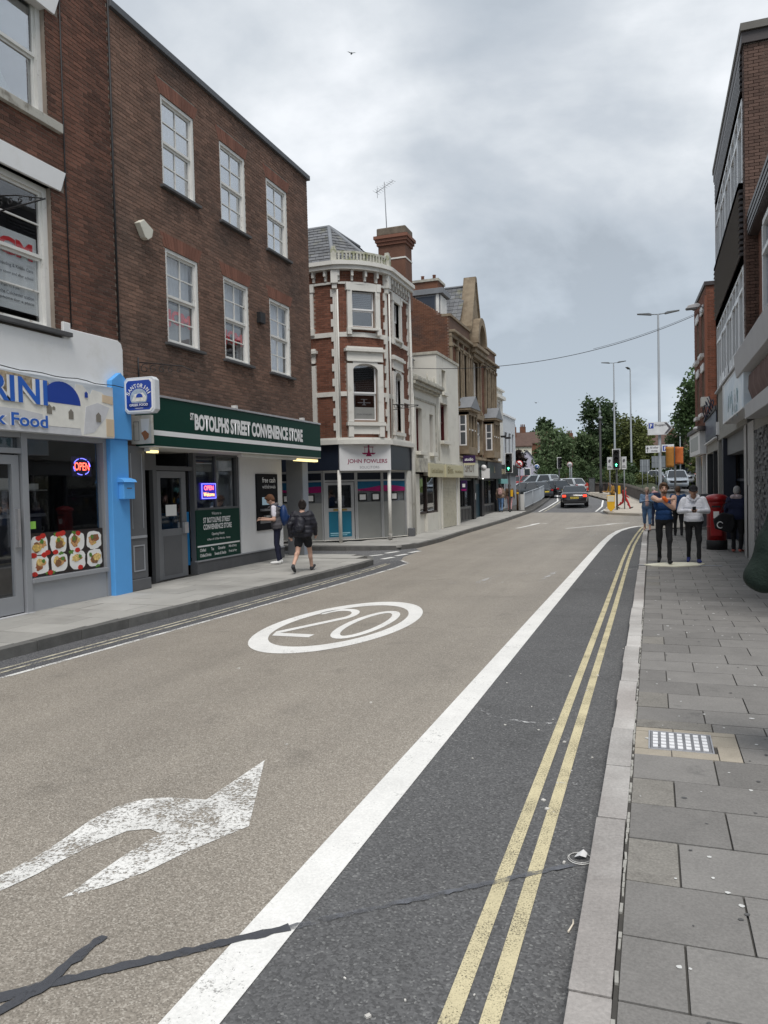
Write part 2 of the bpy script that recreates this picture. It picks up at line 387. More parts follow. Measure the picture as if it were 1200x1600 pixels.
def sheet(name, poly, dz, mat, kind='structure', parent=None, step=2., thick=0.):
    bm = bmesh.new(); vs = [bm.verts.new((x, y, 0)) for x, y in poly]; bm.faces.new(vs)
    bmesh.ops.triangulate(bm, faces=bm.faces[:])
    ys = [p[1] for p in poly]; y = max(36., math.floor(min(ys)))
    while y < min(max(ys), 200):
        bmesh.ops.bisect_plane(bm, geom=bm.verts[:] + bm.edges[:] + bm.faces[:], plane_co=(0, y, 0), plane_no=(0, 1, 0)); y += step
    if thick:
        g = bmesh.ops.extrude_face_region(bm, geom=bm.faces[:])
        top = [e for e in g['geom'] if isinstance(e, bmesh.types.BMVert)]; ts = set(top)
        for v_ in bm.verts: v_.co.z = T(v_.co.y) + (dz if v_ in ts else dz - thick)
    else:
        for v_ in bm.verts: v_.co.z = T(v_.co.y) + dz
    bmesh.ops.recalc_face_normals(bm, faces=bm.faces[:])
    me = bpy.data.meshes.new(name); bm.to_mesh(me); bm.free(); me.materials.append(mat)
    o = link(name, me, parent)
    if not thick:
        if me.polygons and me.polygons[0].normal.z < 0: me.flip_normals()
    if kind: o['kind'] = kind
    return o
# ================================================================ ground, road, pavements
mGround = M('verge soil', (.05, .06, .03), .95, .3, .4, bump=.4, bs=6)
mRoad = asphalt('road asphalt', [(0, (.075, .075, .08)), (.45, (.115, .115, .12)), (.8, (.16, .16, .16)), (1, (.30, .30, .29))], 70, patch=.12)
mLane = asphalt('lane asphalt', [(0, (.076, .076, .077)), (.5, (.112, .112, .113)), (.93, (.143, .143, .144)), (1, (.22, .22, .215))], 95, patch=.12, bump=.45, streak=.05)
mStrip = asphalt('channel asphalt', [(0, (.06, .06, .065)), (.6, (.10, .10, .106)), (1, (.20, .20, .20))], 110, patch=.12, bump=.25)
mBuff = asphalt('buff road surfacing', [(0, (.175, .155, .128)), (.35, (.252, .223, .186)), (.75, (.306, .272, .229)), (1, (.44, .405, .35))], 135, rough=.60, patch=.12, bump=.28, streak=.12, spec=.5)
mWhite = paint('white road paint', (.76, .75, .72), .36, 55, patch=.10, soft=.06, big=.4)
mWhiteW = paint('worn white road paint', (.72, .71, .68), .475, 48, soft=.05, big=.42)
mFaint = paint('faint chalk', (.7, .7, .7), .56, 18, soft=.06)
mYel = paint('yellow road paint', (.60, .53, .34), .425, 110, soft=.07, big=.28, patch=.12)
mYelL = paint('pale yellow road paint', (.58, .54, .42), .46, 30, soft=.09)
mSeal = paint('bitumen crack seal', (.070, .073, .082), .36, 30, rough=.6, soft=.1)
mSeal2 = paint('thin bitumen seal', (.135, .14, .155), .49, 14, rough=.5, soft=.1)
mKerbR = M('granite kerb', (.345, .32, .302), .8, .14, 3.5, .14, 55, bump=.6, bs=45, obr=.14, stain=(.58, .565, .54), ss=.16, sr=(.45, .62))
mKerbL = M('dark stone kerb', (.13, .127, .12), .85, .20, 5, .10, 70, bump=.4, bs=40, obr=.12)
mSlab = M('concrete paving', (.205, .196, .185), .85, .11, 4.5, .17, 75, bump=.35, bs=70, obr=.13, stain=(.115, .112, .108), ss=2.6, sr=(.60, .74))
mSlabL = M('worn concrete paving', (.36, .35, .325), .85, .12, 1.2, .06, 90, bump=.15, bs=60, obr=.10, stain=(.27, .26, .24), ss=.5, sr=(.5, .75))
mJoint = M('sand joint', (.07, .066, .06), .95, .25, 6)
mTan = M('tan bedding concrete', (.36, .32, .26), .9, .14, 5, .14, 120, bump=.3, bs=70)
mSteel = M('galvanised cover', (.62, .62, .64), .38, .10, 8, .1, 60, metal=.75, bump=.1)
mGum = M('flattened gum', (.62, .62, .60), .7, .2, 20)
mGumD = M('dark gum', (.09, .09, .09), .7, .2, 20)
mPlate = M('cream trench board', (.76, .73, .58), .6, .08, 3)

sheet('ground', [(-400, -60), (400, -60), (400, 700), (-400, 700)], -.16, mGround)
ROAD = sheet('road', [(-60, 18), (-8.5, 18), (-8.5, -14), (3, -14), (3, 31), (70, 31), (70, 75), (12, 140), (-40, 140), (-40, 85), (-9, 70), (-9, 23.5), (-60, 23.5)], 0., mRoad)
BUFF = [(-6.95, -12), (-6.77, 6.3), (-6.46, 10.6), (-6.2, 14.5), (-6.06, 17.6), (-6.08, 18.8), (-6.5, 19.5), (-6.75, 20.5), (-6.85, 22.6), (-7.25, 23.3), (-7.2, 26.2), (-7.38, 30.5), (-7.5, 37.2), (-7.15, 44.7), (-7.05, 46.9), (-3.0, 46.2), (-2.7, 44.8), (-.7, 42.9), (.4, 44.4), (4.5, 43.5), (30, 40), (30, 33.5), (3, 33.0), (.6, 31.6), (-.35, 33.4), (-.55, 35.4), (-1.0, 34.2), (-1.42, 31.5), (-1.6, 27), (-1.66, 15), (-1.66, -12)]
sheet('road_surfacing', BUFF, .004, mBuff, None, ROAD)
sheet('lane_surfacing', [(-1.66, -12), (-1.66, 15), (-1.6, 27), (-1.42, 31.5), (-1.0, 34.2), (-.55, 35.4), (-.30, 33.5), (-.30, -12)], .003, mLane, None, ROAD)
KL = [(-7.62, -10), (-7.5, 6.0), (-7.40, 8.5), (-7.24, 10.7), (-7.0, 13.9), (-6.80, 17.6), (-6.86, 18.5), (-7.3, 19.4), (-8.2, 19.9), (-24, 20.2)]
sheet('channel_surfacing', [(-7.8, -12)] + [(x - .05, y) for x, y in KL[1:7]] + [(-6.9, 19.3), (-6.5, 19.5), (-6.08, 18.8), (-6.06, 17.6), (-6.2, 14.5), (-6.46, 10.6), (-6.77, 6.3), (-6.95, -12)], .003, mStrip, None, ROAD)
def ribbon(name, pts, w, dz, mat, parent=ROAD, dens=1.0, jit=0.):
    """a painted band of width w along a polyline"""
    P = [Vector((x, y)) for x, y in pts]; Q = [P[0]]
    for a, b in zip(P, P[1:]):
        n = max(1, int((b - a).length / dens))
        Q += [a + (b - a) * (i / n) for i in range(1, n + 1)]
    vs = []; ww = w if hasattr(w, '__len__') else None
    for i, p in enumerate(Q):
        t = (Q[min(i + 1, len(Q) - 1)] - Q[max(i - 1, 0)]).normalized(); nrm = Vector((-t.y, t.x))
        h = (w if ww is None else ww[0] + (ww[1] - ww[0]) * i / (len(Q) - 1)) / 2
        p = p + nrm * random.uniform(-jit, jit) * .5; h *= 1 + random.uniform(-1, 1) * (.28 if jit else 0)
        for s in (1, -1):
            q = p + nrm * h * s; vs.append((q.x, q.y, T(q.y) + dz))
    mb = MB().add(vs, [(2 * i, 2 * i + 1, 2 * i + 3, 2 * i + 2) for i in range(len(Q) - 1)])
    o = mb.build(name, mat, parent)
    return o
ribbon('edge_line', [(-1.66, -8), (-1.65, 3), (-1.63, 12), (-1.6, 20), (-1.57, 26), (-1.5, 29.5), (-1.33, 32.4), (-1.05, 34.3), (-.72, 35.6), (-.3, 36.2)], .22, .008, mWhite, dens=.6)
for off in (0, .145):
    ribbon('yellow_line', [(-.735 + off, -8), (-.735 + off, 12), (-.75 + off, 20), (-.72 + off, 25), (-.62 + off, 30), (-.50 + off, 34), (-.42 + off * 1.1, 35.3)], .072, .008, mYel, dens=.6)
    ribbon('yellow_line', [(-7.18 + off, 4), (-7.08 + off, 7), (-6.86 + off, 10.3), (-6.70 + off, 14), (-6.62 + off, 17), (-6.60 + off * .7, 18.6)], .05, .008, mYelL, dens=.6)
ribbon('edge_line', [(-6.93, -8), (-6.75, 6.3), (-6.44, 10.6), (-6.18, 14.5), (-6.04, 17.6), (-6.06, 18.8), (-6.5, 19.5)], .07, .008, mWhiteW, dens=.6)
for a, b in (((-7.85, 20.7), (-7.62, 21.15)), ((-7.68, 21.6), (-7.5, 22.25)), ((-7.15, 19.8), (-7.02, 20.4)), ((-7.08, 20.8), (-6.93, 21.4)), ((-7.0, 21.85), (-6.86, 22.5))):
    ribbon('give_way_dash', [a, b], .16, .008, mWhite)
# the speed roundel
rc = (-4.32, 10.24)
def ell_pt(a, rx, ry): return (rc[0] + rx * math.cos(a) + .06 * math.sin(a), rc[1] + ry * math.sin(a))
n = 72; vs = []
for i in range(n):
    a = 2 * math.pi * i / n
    vs += [(*ell_pt(a, 1.00, 2.10), .008), (*ell_pt(a, .80, 1.70), .008)]
MB().add(vs, [(2 * i, 2 * i + 1, (2 * i + 3) % (2 * n), (2 * i + 2) % (2 * n)) for i in range(n)]).build('speed_roundel', mWhite, ROAD)
def stroke(name, pts, wx, wy, mat=mWhite):
    """a numeral drawn with a pen that is wider across the lane than along it"""
    vs = []
    P = [Vector(p) for p in pts]
    for i, p in enumerate(P):
        t = P[min(i + 1, len(P) - 1)] - P[max(i - 1, 0)]; t = Vector((t.x / wx, t.y / wy)).normalized(); nv = Vector((-t.y * wx, t.x * wy)) * .5
        vs += [(p.x + nv.x, p.y + nv.y, .008), (p.x - nv.x, p.y - nv.y, .008)]
    return MB().add(vs, [(2 * i, 2 * i + 1, 2 * i + 3, 2 * i + 2) for i in range(len(P) - 1)]).build(name, mat, ROAD)
two = [(-.70, .72)] + [(-.42 + .27 * math.cos(a), .62 + .52 * math.sin(a)) for a in np.linspace(math.pi * .93, -.35, 14)] + [(-.66, -.86), (-.62, -1.0), (-.08, -1.0)]
stroke('speed_numeral', [(rc[0] + x + .02, rc[1] + y) for x, y in two], .115, .2)
zero = [(.36 + .265 * math.cos(a), .04 + 1.04 * math.sin(a)) for a in np.linspace(0, 2 * math.pi, 36)]
stroke('speed_numeral', [(rc[0] + x, rc[1] + y) for x, y in zero], .115, .2)
AR = [(-3.42, .6), (-3.30, 2.4), (-3.24, 2.97), (-3.21, 3.2), (-3.22, 3.4), (-3.245, 3.64), (-3.225, 3.87), (-3.12, 4.02), (-2.99, 4.08), (-2.86, 4.10), (-2.73, 4.12), (-2.71, 4.86), (-2.27, 3.86), (-2.43, 3.5), (-2.52, 3.23), (-2.62, 3.05), (-2.76, 2.89), (-2.755, 3.12), (-2.75, 3.37), (-2.72, 3.63), (-2.82, 3.66), (-2.93, 3.60), (-3.0, 3.41), (-3.04, 3.21), (-3.06, 3.04), (-3.11, 2.85), (-3.16, 2.4), (-3.26, .6)]
sheet('turn_arrow', AR, .008, mWhiteW, None, ROAD)
ribbon('crack_seal', [(-2.75, 1.95), (-2.45, 2.22), (-2.33, 2.35), (-2.06, 2.58), (-1.78, 2.82), (-1.57, 3.0)], (.062, .050), .0105, mSeal, dens=.035, jit=.010)
ribbon('crack_seal', [(-1.57, 3.0), (-1.22, 3.29), (-.75, 3.67), (-.40, 3.95)], (.040, .034), .0105, mSeal2, dens=.035, jit=.012)
ribbon('crack_seal', [(-2.335, 2.69), (-2.345, 2.48), (-2.335, 2.34), (-2.40, 2.13), (-2.46, 1.9)], (.046, .062), .0115, mSeal, dens=.035, jit=.010)
for a, b, w in (((-3.42, 15.1), (-3.24, 16.5), .10), ((-2.22, 15.5), (-2.1, 17.2), .10), ((-3.97, 14.95), (-2.2, 15.5), .035), ((-3.2, 16.5), (-1.0, 17.95), .03), ((-3.2, 27.4), (-3.0, 28.6), .10), ((-3.15, 27.5), (-2.1, 29.9), .05), ((-2.2, 29.0), (-2.05, 30.5), .09), ((-1.2, 17.0), (-.35, 18.2), .04), ((-1.3, 24.6), (-.35, 25.4), .04)):
    ribbon('survey_mark', [a, b], w, .009, mFaint, dens=.2)
for pts in ([(-5.9, 34.6), (-5.45, 38.4)], [(-5.7, 37.5), (-5.42, 38.6), (-5.0, 38.3)], [(-3.65, 34.2), (-1.7, 37.9)], [(-2.1, 37.6), (-1.1, 38.4)]):
    ribbon('lane_arrow', pts, .16, .009, mWhite)
ribbon('hatch_line', [(-2.95, 47.2), (-2.7, 51.5), (-2.9, 58)], .12, .009, mWhite); ribbon('hatch_line', [(-3.25, 47.0), (-3.2, 52), (-3.6, 60)], .12, .009, mWhite)
ribbon('edge_line', [(-6.7, 47.5), (-6.75, 52), (-7.0, 60), (-8.2, 70)], .12, .009, mWhite); ribbon('edge_line', [(-6.4, 47.5), (-6.45, 52), (-6.7, 60)], .10, .009, mYelL)
ribbon('stop_line', [(-.4, 41.0), (3.2, 41.6)], .14, .009, mFaint)
for y in (49, 54, 59): ribbon('lane_dash', [(2.3, y), (2.5, y + 2.5)], .12, .009, mWhite)
ribbon('lane_dash', [(3.4, 47), (3.8, 58)], .1, .009, mWhite)

ribbon('scuff_mark', [(-1.52, 6.55), (-1.3, 6.33), (-1.0, 6.25), (-.62, 6.3)], .03, .009, mFaint, dens=.05, jit=.02); ribbon('scuff_mark', [(-.62, 5.0), (-.45, 5.05), (-.36, 5.02)], .04, .0095, mFaint, dens=.05, jit=.02)
# ---- pavements
PL = sheet('pavement', [(-11.5, -10)] + [(x - .13, y) for x, y in KL[:6]] + [(-7.0, 18.5), (-7.4, 19.3), (-8.25, 19.76), (-24, 20.05), (-24, 18.6), (-11.5, 18.6)], .128, mJoint, thick=.2)
KF = [(-24, 22.2), (-9.2, 22.45), (-8.1, 22.6), (-7.5, 23.0), (-7.25, 23.8), (-7.2, 26.2), (-7.38, 30.5), (-7.5, 37.2), (-7.15, 44.7), (-7.08, 47.5), (-7.3, 52.8), (-7.8, 61), (-8.8, 72)]
PF = sheet('pavement', [(-24, 22.35), (-9.2, 22.6), (-8.15, 22.75), (-7.65, 23.1), (-7.4, 23.9), (-7.35, 26.2), (-7.53, 30.5), (-7.64, 37.2), (-7.3, 44.7), (-7.22, 47.5), (-7.45, 52.8), (-7.95, 61), (-8.95, 72), (-13, 74), (-13, 30), (-24, 30)], .128, mJoint, thick=.2)
PR = sheet('pavement', [(-.16, -10), (2.75, -10), (2.75, 34.2), (1.5, 32.4), (.6, 31.3), (-.1, 32.2), (-.16, 31)], .098, mJoint, thick=.2)
unit_c = MB().box(-.5, .5, -.5, .5, 0, 1)
def unit_mesh(name, mat, bev=.03):
    bm = bmesh.new(); bmesh.ops.create_cube(bm, size=1.0)
    for v_ in bm.verts: v_.co.z += .5
    me = bpy.data.meshes.new(name); bm.to_mesh(me); bm.free(); me.materials.append(mat); return me
meKL, meKR, meSR, meSL = [unit_mesh(n, m) for n, m in (('kerb_stone', mKerbL), ('kerb_stone', mKerbR), ('paving_slab', mSlab), ('paving_slab', mSlabL))]
meTan = unit_mesh('paving_slab', mTan)
mSlabB = M('buff flecked paving', (.225, .212, .19), .85, .12, 4.5, .26, 75, bump=.35, bs=70, obr=.1, stain=(.14, .13, .115), ss=2.6, sr=(.58, .74)); meSB = unit_mesh('paving_slab', mSlabB)
def slab(me, x0, x1, y0, y1, top, parent, name='paving_slab', rz=0., th=.06, bev=.006):
    o = bpy.data.objects.new(name, me); COL.objects.link(o); o.parent = parent
    o.location = ((x0 + x1) / 2, (y0 + y1) / 2, top - th + random.uniform(-.002, .002)); o.scale = (x1 - x0, y1 - y0, th)
    o.rotation_euler = (random.uniform(-.002, .002), random.uniform(-.002, .002), rz)
    if bev:
        b = o.modifiers.new('bevel', 'BEVEL'); b.width = bev; b.segments = 1
    return o
def kerb_run(me, pts, w, top, parent, ln=.9, bot=-.12, gap=.008, step=0, side=1):
    P = [Vector(p) for p in pts]; s = [0]
    for a, b in zip(P, P[1:]): s.append(s[-1] + (b - a).length)
    def at(t):
        for i in range(len(P) - 1):
            if t <= s[i + 1] or i == len(P) - 2: return P[i] + (P[i + 1] - P[i]) * ((t - s[i]) / (s[i + 1] - s[i]))
    t = 0
    while t < s[-1] - .1:
        l = min(ln * random.uniform(.82, 1.12), s[-1] - t); a, b = at(t), at(t + l); d = b - a; nv = Vector((-d.y, d.x)).normalized() * side
        c = (a + b) / 2 + nv * (w / 2 + random.uniform(-.006, .006)); z = T(c.y)
        o = bpy.data.objects.new('kerb_stone', me); COL.objects.link(o); o.parent = parent
        o.location = (c.x, c.y, z + bot); o.scale = (w, d.length - gap, top - bot + random.uniform(-.004, .004)); o.rotation_euler = (0, 0, math.atan2(-d.x, d.y) + random.uniform(-.004, .004))
        bv = o.modifiers.new('bevel', 'BEVEL'); bv.width = .014; bv.segments = 2
        t += l
kerb_run(meKL, KL[:9] + [(-14, 20.05)], .15, .142, PL)
kerb_run(meKL, [(-14, 22.35)] + KF[1:], .15, .142, PF)
kerb_run(meKR, [(-.315, -3), (-.315, 12), (-.325, 20), (-.36, 26), (-.36, 31.2), (-.15, 32.6), (.6, 31.3 + .12), (1.6, 32.7), (2.6, 34.2)], .155, .108, PR, .76, side=-1)
# right-hand pavement, half bond, rows across
rows = [-1.5, -1.05, -.6, -.15, .3, .75, 1.2, 1.62, 2.05, 2.42, 2.79, 3.21, 3.67, 4.12, 4.58, 4.98, 5.43, 5.74, 6.04, 6.24, 6.6, 7.06]
while rows[-1] < 31.0: rows.append(rows[-1] + (.43 if rows[-1] < 12 else .45))
for i, (y0, y1) in enumerate(zip(rows, rows[1:])):
    xs = [-.145] + ([.36, .96, 1.56, 2.16, 2.7] if i % 2 else [.10, .70, 1.30, 1.90, 2.45])
    if 5.42 < y0 < 6.0: xs = [.545, 1.1 if i % 2 else .85, 1.7, 2.3]
    if 6.03 < y0 < 6.1: xs = [-.145, .40, .76, 1.4, 2.0, 2.6]
    for k, (a, b) in enumerate(zip(xs, xs[1:])):
        m_ = meSB if (k == 0 and not i % 2 and random.random() < .45) else meSR
        slab(m_, a + .005, b - .005, y0 + .005, y1 - .005, .110, PR)
for x0, x1, y0, y1 in ((-.145, .10, 5.43, 5.56), (.10, .40, 5.43, 5.56), (.40, .545, 5.43, 5.72), (-.145, -.045, 5.56, 5.76), (-.145, -.045, 5.76, 5.95), (.37, .545, 5.72, 5.95), (-.145, .12, 5.95, 6.04), (.12, .545, 5.95, 6.04)):
    slab(meTan, x0 + .003, x1 - .003, y0 + .003, y1 - .003, .109, PR)
mb = MB(); mb.box(-.04, .365, 5.565, 5.945, .06, .112)
o = mb.build('manhole_cover', M('darkened cover plate', (.26, .26, .27), .5, .15, 8, .1, 60, metal=.4), PR, .004)
mb = MB()
for i in range(7):
    for j in range(5): mb.box(-.022 + i * .055, .012 + i * .055, 5.59 + j * .07, 5.636 + j * .07, .112, .1185)
tag(mb.build('tread_pattern', M('brightened tread', (.80, .80, .81), .45, .08, 8), o), kind='stuff')  # recess darkened and treads brightened in the colour, to bring the relief out
mb = MB(); mb.box(-.052, -.042, 5.553, 5.957, .06, .114); mb.box(.367, .377, 5.553, 5.957, .06, .114); mb.box(-.042, .367, 5.553, 5.563, .06, .114); mb.box(-.042, .367, 5.947, 5.957, .06, .114)
mb.build('cover_frame', mSteel, o)
# crumbling mortar between kerb and paving, gum, grit
mb = MB(); y = -1.
while y < 12:
    l = random.uniform(.03, .09)
    if random.random() < .72:
        mb.obox((-.152 + random.uniform(-.002, .002), y + l / 2, .092), (random.uniform(.004, .008), l * .46, .014 + random.uniform(-.003, .004)), random.uniform(-.06, .06))
    y += l
tag(mb.build('mortar_crumbs', M('old mortar', (.36, .35, .32), .9, .2, 30), PR), kind='stuff')
mb = MB(); mb2 = MB()
for i in range(320):
    x, y = random.uniform(-.1, 1.9), 1.6 + 16 * random.random() ** 1.6
    q = mb if random.random() < .62 else mb2; r = random.uniform(.004, .014) * (1 if random.random() < .8 else 1.6); nn_ = 7; ph = random.random() * 6
    q.add([(x + r * random.uniform(.7, 1.2) * math.cos(ph + j * 6.283 / nn_), y + r * random.uniform(.7, 1.2) * math.sin(ph + j * 6.283 / nn_), .1135) for j in range(nn_)], [list(range(nn_))])
tag(mb.build('chewing_gum', mGum, PR), kind='stuff'); tag(mb2.build('chewing_gum', mGumD, PR), kind='stuff')
mb = MB()
for i in range(36):
    x, y = (random.uniform(-1.45, -.33), 1.7 + 9 * random.random() ** 1.8) if random.random() < .7 else (random.uniform(-6, -1.8), 2.5 + 12 * random.random())
    r = random.uniform(.004, .012); mb.obox((x, y, .006 + r * .3), (r, r * random.uniform(.4, 1), r * .4), random.random() * 3)
tag(mb.build('road_grit', M('pale grit', (.6, .58, .54), .9, .3, 30), ROAD), kind='stuff')
# left-hand pavement slabs between kerb and shops
def kx(poly, y):
    for a, b in zip(poly, poly[1:]):
        if min(a[1], b[1]) <= y <= max(a[1], b[1]) and a[1] != b[1]: return a[0] + (b[0] - a[0]) * (y - a[1]) / (b[1] - a[1])
y = 3.0; i = 0
while y < 18.2:
    d = .62; xe = kx(KL[:6], min(y + d / 2, 17.5)) - .16; x = xe
    for k in range(4):
        w_ = .46 if (k == 0 and i % 2) else .92
        x1 = x - w_
        if x < -11.0: break
        slab(meSL, x1 + .004, x - .004, y + .004, y + d - .004, .142, PL, bev=.004); x = x1
    y += d; i += 1
for a in range(8): slab(meSL, -8.4 - a * .92 + .004, -7.48 - a * .92, 18.65, 19.3, .142, PL, bev=.004)
for a in range(8): slab(meSL, -8.8 - a * .92 + .004, -7.88 - a * .92, 19.3, 19.72, .142, PL, bev=.004)
y = 22.85; i = 0
while y < 46:
    d = .62; xe = (kx(KF[3:], y + d / 2) or -7.7) - .17; x = min(xe, -7.55 if y < 23.5 else xe)
    for k in range(3 if y > 24 else 5):
        w_ = .46 if (k == 0 and i % 2) else .92
        x1 = x - w_; o = slab(meSL, x1 + .004, x - .004, y + .004, y + d - .004, .142 + T(y + d / 2), PF, bev=0.); x = x1
        if y > 38: o.rotation_euler.x = .03
    y += d; i += 1
# traffic island beyond the junction
mIsl = M('island paving', (.44, .40, .34), .85, .12, 2, bump=.2)
sheet('traffic_island', [(-2.75, 46.1), (-2.4, 44.5), (-1.5, 43.7), (-.7, 43.2), (0.0, 43.9), (.42, 45.2), (.45, 47.5), (-.2, 56), (-1.6, 64), (-3.2, 70), (-6.2, 73.5), (-7, 77), (2, 79), (2.6, 62), (1.6, 50), (-1.2, 47.5), (-2.45, 55), (-2.8, 50)][:6] + [(.42, 45.2), (.45, 47.5), (.2, 50), (-1.6, 64), (-3.5, 72), (-6.4, 73.4), (-6.4, 72.6), (-3.4, 68), (-2.6, 56), (-2.75, 50)], .13, mIsl, thick=.25)
sheet('pavement', [(3.0, 45.0), (12, 43.5), (12, 80), (6.5, 80), (4.6, 56)], .12, mIsl, thick=.25)
# litter by the kerb
t = thing('paper_straw', 'bent cream paper straw lying on the tarmac beside the kerb', 'straw', (-.375, 3.40, .0))
MB().tube([(0, -.07, .011), (.015, .0, .011), (.012, .03, .011)], .004, 8).build('straw', M('straw paper', (.78, .70, .58), .6), t)
t = thing('plastic_lid', 'clear crushed plastic cup lid lying against the kerb', 'lid', (-.385, 4.02, .004))
mLid = M('clear plastic', (.62, .61, .58), .18, .1, 8, spec=.8)
vs = [(.062 * math.cos(a), .062 * math.sin(a), .004) for a in np.linspace(0, 6.283, 25)]
MB().tube(vs, .0028, 6, cap=False).tube([(x * .9, y * .9, .01) for x, y, z in vs], .0016, 6, cap=False).build('rim', mLid, t)
mb = MB(); mb.add([(-.03, 0, .008), (.0, -.02, .03), (.03, .005, .012), (.015, .035, .04), (-.015, .03, .018), (.035, .04, .02)], [(0, 1, 4), (1, 2, 3, 4), (2, 5, 3)]); mb.build('film', M('crumpled film', (.8, .8, .8), .25), t)
# ================================================================ left side: the two brick shops
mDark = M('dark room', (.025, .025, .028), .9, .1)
mBrA = M('brown brick', (.205, .120, .087), .9, .10, 1.0, .10, 70, bump=.5, bs=50, isl=.24, obr=.24, stain=(.115, .076, .060), ss=.55, sr=(.46, .7))
mBrB = M('dark red brick', (.150, .068, .046), .9, .10, 1.2, .10, 70, bump=.5, bs=50, isl=.30, obr=.30, stain=(.075, .045, .036), ss=.6, sr=(.5, .72))
mMor = M('weathered mortar', (.30, .25, .21), .95, .25, 3)
mBrC = M('rubbed red brick', (.20, .088, .06), .85, .1, 3, isl=.18, bump=.3)
mPaintW = M('peeling white paint', (.74, .73, .70), .6, .06, 4, stain=(.42, .38, .33), ss=6, sr=(.62, .72), bump=.15, bs=30)
mWhiteR = M('white render', (.78, .78, .78), .8, .05, 1.2, bump=.12, bs=25, stain=(.62, .61, .58), ss=1.2, sr=(.55, .8))
mGreyAl = M('grey aluminium', (.33, .34, .36), .45, .04, 2, metal=.2)
mGreyP = M('grey gloss paint', (.115, .118, .125), .5, .06, 3)
mGreyPL = M('mid grey paint', (.30, .31, .33), .6, .06, 3)
mBlue = M('sky blue paint', (.10, .36, .76), .5, .04, 3, bump=.05)
mGreen = M('dark green fascia', (.004, .040, .028), .45, .06, 2, spec=.15)
mSlate0 = M('lead grey sill', (.085, .085, .088), .7, .15, 6, bump=.2)
mStoneS = M('weathered stone sill', (.48, .46, .41), .85, .15, 4, stain=(.22, .2, .17), ss=4, sr=(.5, .65), bump=.4)
mIron = M('black iron', (.02, .02, .022), .6, .1)
mSignW = M('sign white', (.80, .80, .80), .45, .03)
mSignB = M('sign blue', (.02, .06, .34), .4, .03)
mRed = M('red lettering', (.62, .025, .03), .5, .03)
mGrnBox = M('blue parcel panel', (.02, .22, .52), .45, .05)
mPaper = M('paper', (.80, .80, .78), .8, .04)
mInk = M('print ink', (.10, .10, .11), .8, 0)
mCurt = M('net curtain', (.80, .81, .83), .9, .05, 5)
mBlindW = M('pale blind', (.58, .60, .62), .85, .05, 3)
GL = glass('window glass', (.75, .78, .80), .62)
GLm = glass('first floor glass', (.96, .97, .98), .13)
GLs = glass('shop glass', (.62, .65, .66), .32)
GLd = glass('dark glass', (.35, .37, .40), .5)
mYLamp = emat('warm lamp', (1.0, .80, .35), 1.4)

XL = -7.8
# ---- the takeaway
A = thing('brick_building', 'dark brick takeaway with white render band and blue pilaster', 'building', (XL * K, 0, 0)); f = Fac(A, 1)
UW = (7.40, 8.47)
hA = [(UW[0], UW[1], 6.86, 8.5), (UW[0], UW[1], 3.95, 5.92)]
wall(f, mMor, 3.0, 9.765, 3.3, 9.7, hA, -.006)
bricks(f, mBrB, 3.0, 9.765, 4.0, 9.7, hA + [(7.15, 8.72, 5.92, 6.21), (7.15, 8.72, 8.35, 8.64)], -.006, 300)
f.part('back_wall', mDark, [(3.0, 9.77, -4.6, -4.5, 0, 9.7), (3.0, 9.765, -4.5, -.23, 3.2, 3.3), (3.0, 3.1, -4.5, -.23, 0, 9.7), (9.66, 9.765, -4.5, -.23, 0, 9.7)])
f.part('roof', mSlate0, [(3.0, 9.765, -4.6, .03, 9.7, 9.78)])
for z in (5.92, 8.35):
    mb = MB(); mb.prism([(7.16, z), (8.62, z), (8.73, z + .29), (7.05, z + .29)], lambda a, b, d: f.p(a, d, b), -.1, .035); mb.build('lintel', mWhiteR, A, .006)
w1 = sash(f, UW[0], UW[1], 6.86, 8.5, -.11, 1, 1, 1, mPaintW, GL, None, .5, .08, sill=mStoneS, sillz=.13, sillo=.07, dark=mDark, sl_over=.2)
w2 = sash(f, UW[0], UW[1], 3.95, 5.92, -.11, 1, 2, 2, mPaintW, GLm, None, .5, .08, sill=mSlate0, sillz=.06, sillo=.11, dark=mDark, sl_over=.2)
mb = MB()  # leaning board and blind behind the panes
mb.add([f.p(7.5, -.2, 6.95), f.p(8.1, -.2, 6.95), f.p(7.5, -.2, 7.7)], [(0, 1, 2)]); mb.build('leaning_board', M('pale green board', (.55, .68, .58), .6), w1)
f.part('blind', mBlindW, [(7.5, 8.35, -.22, -.21, 7.65, 8.4)], w1)
P_ = f.part('notice', M('window notice', (.66, .67, .66), .6, .05), [(7.5, 8.36, -.2, -.195, 4.15, 5.2)], w2)
lettering('JCM', mRed, P_, lambda a, b: f.p(7.56 + a / K, -.185, 4.80 + b / K), .72 * K, .30 * K, .05)
for i, (s, z, hh) in enumerate((('Childminding & Kiddie Care', 4.70, .06), ('Holiday cover and after school', 4.60, .05), ('Open 7 am to 6 pm', 4.42, .05), ('near the Colchester station', 4.34, .05), ('telephone for a place', 4.26, .045))):
    lettering(s, mInk, P_, lambda a, b: f.p(7.58 + a / K, -.19, z + b / K), (.70 if i != 2 else .45) * K, hh * K)
# render with a step under the first-floor window
mb = MB()
pts = [(3.0, 2.5), (9.80, 2.5), (9.81, 3.9), (9.78, 3.99), (9.70, 4.03), (8.70, 4.02), (8.70, 4.10), (8.56, 4.10), (8.56, 3.86), (3.0, 3.86)]
mb.prism(pts, lambda a, b, d: f.p(a, d, b), -.004, .045); mb.build('render_band', mWhiteR, A, .012)
for u, r in ((8.74, .012), (9.772, .018)):
    MB().tube([f.p(u, .02, 4.05), f.p(u - .01, .02, 6.5), f.p(u, .02, 9.7)], r, 8).build('cable', mIron, A)
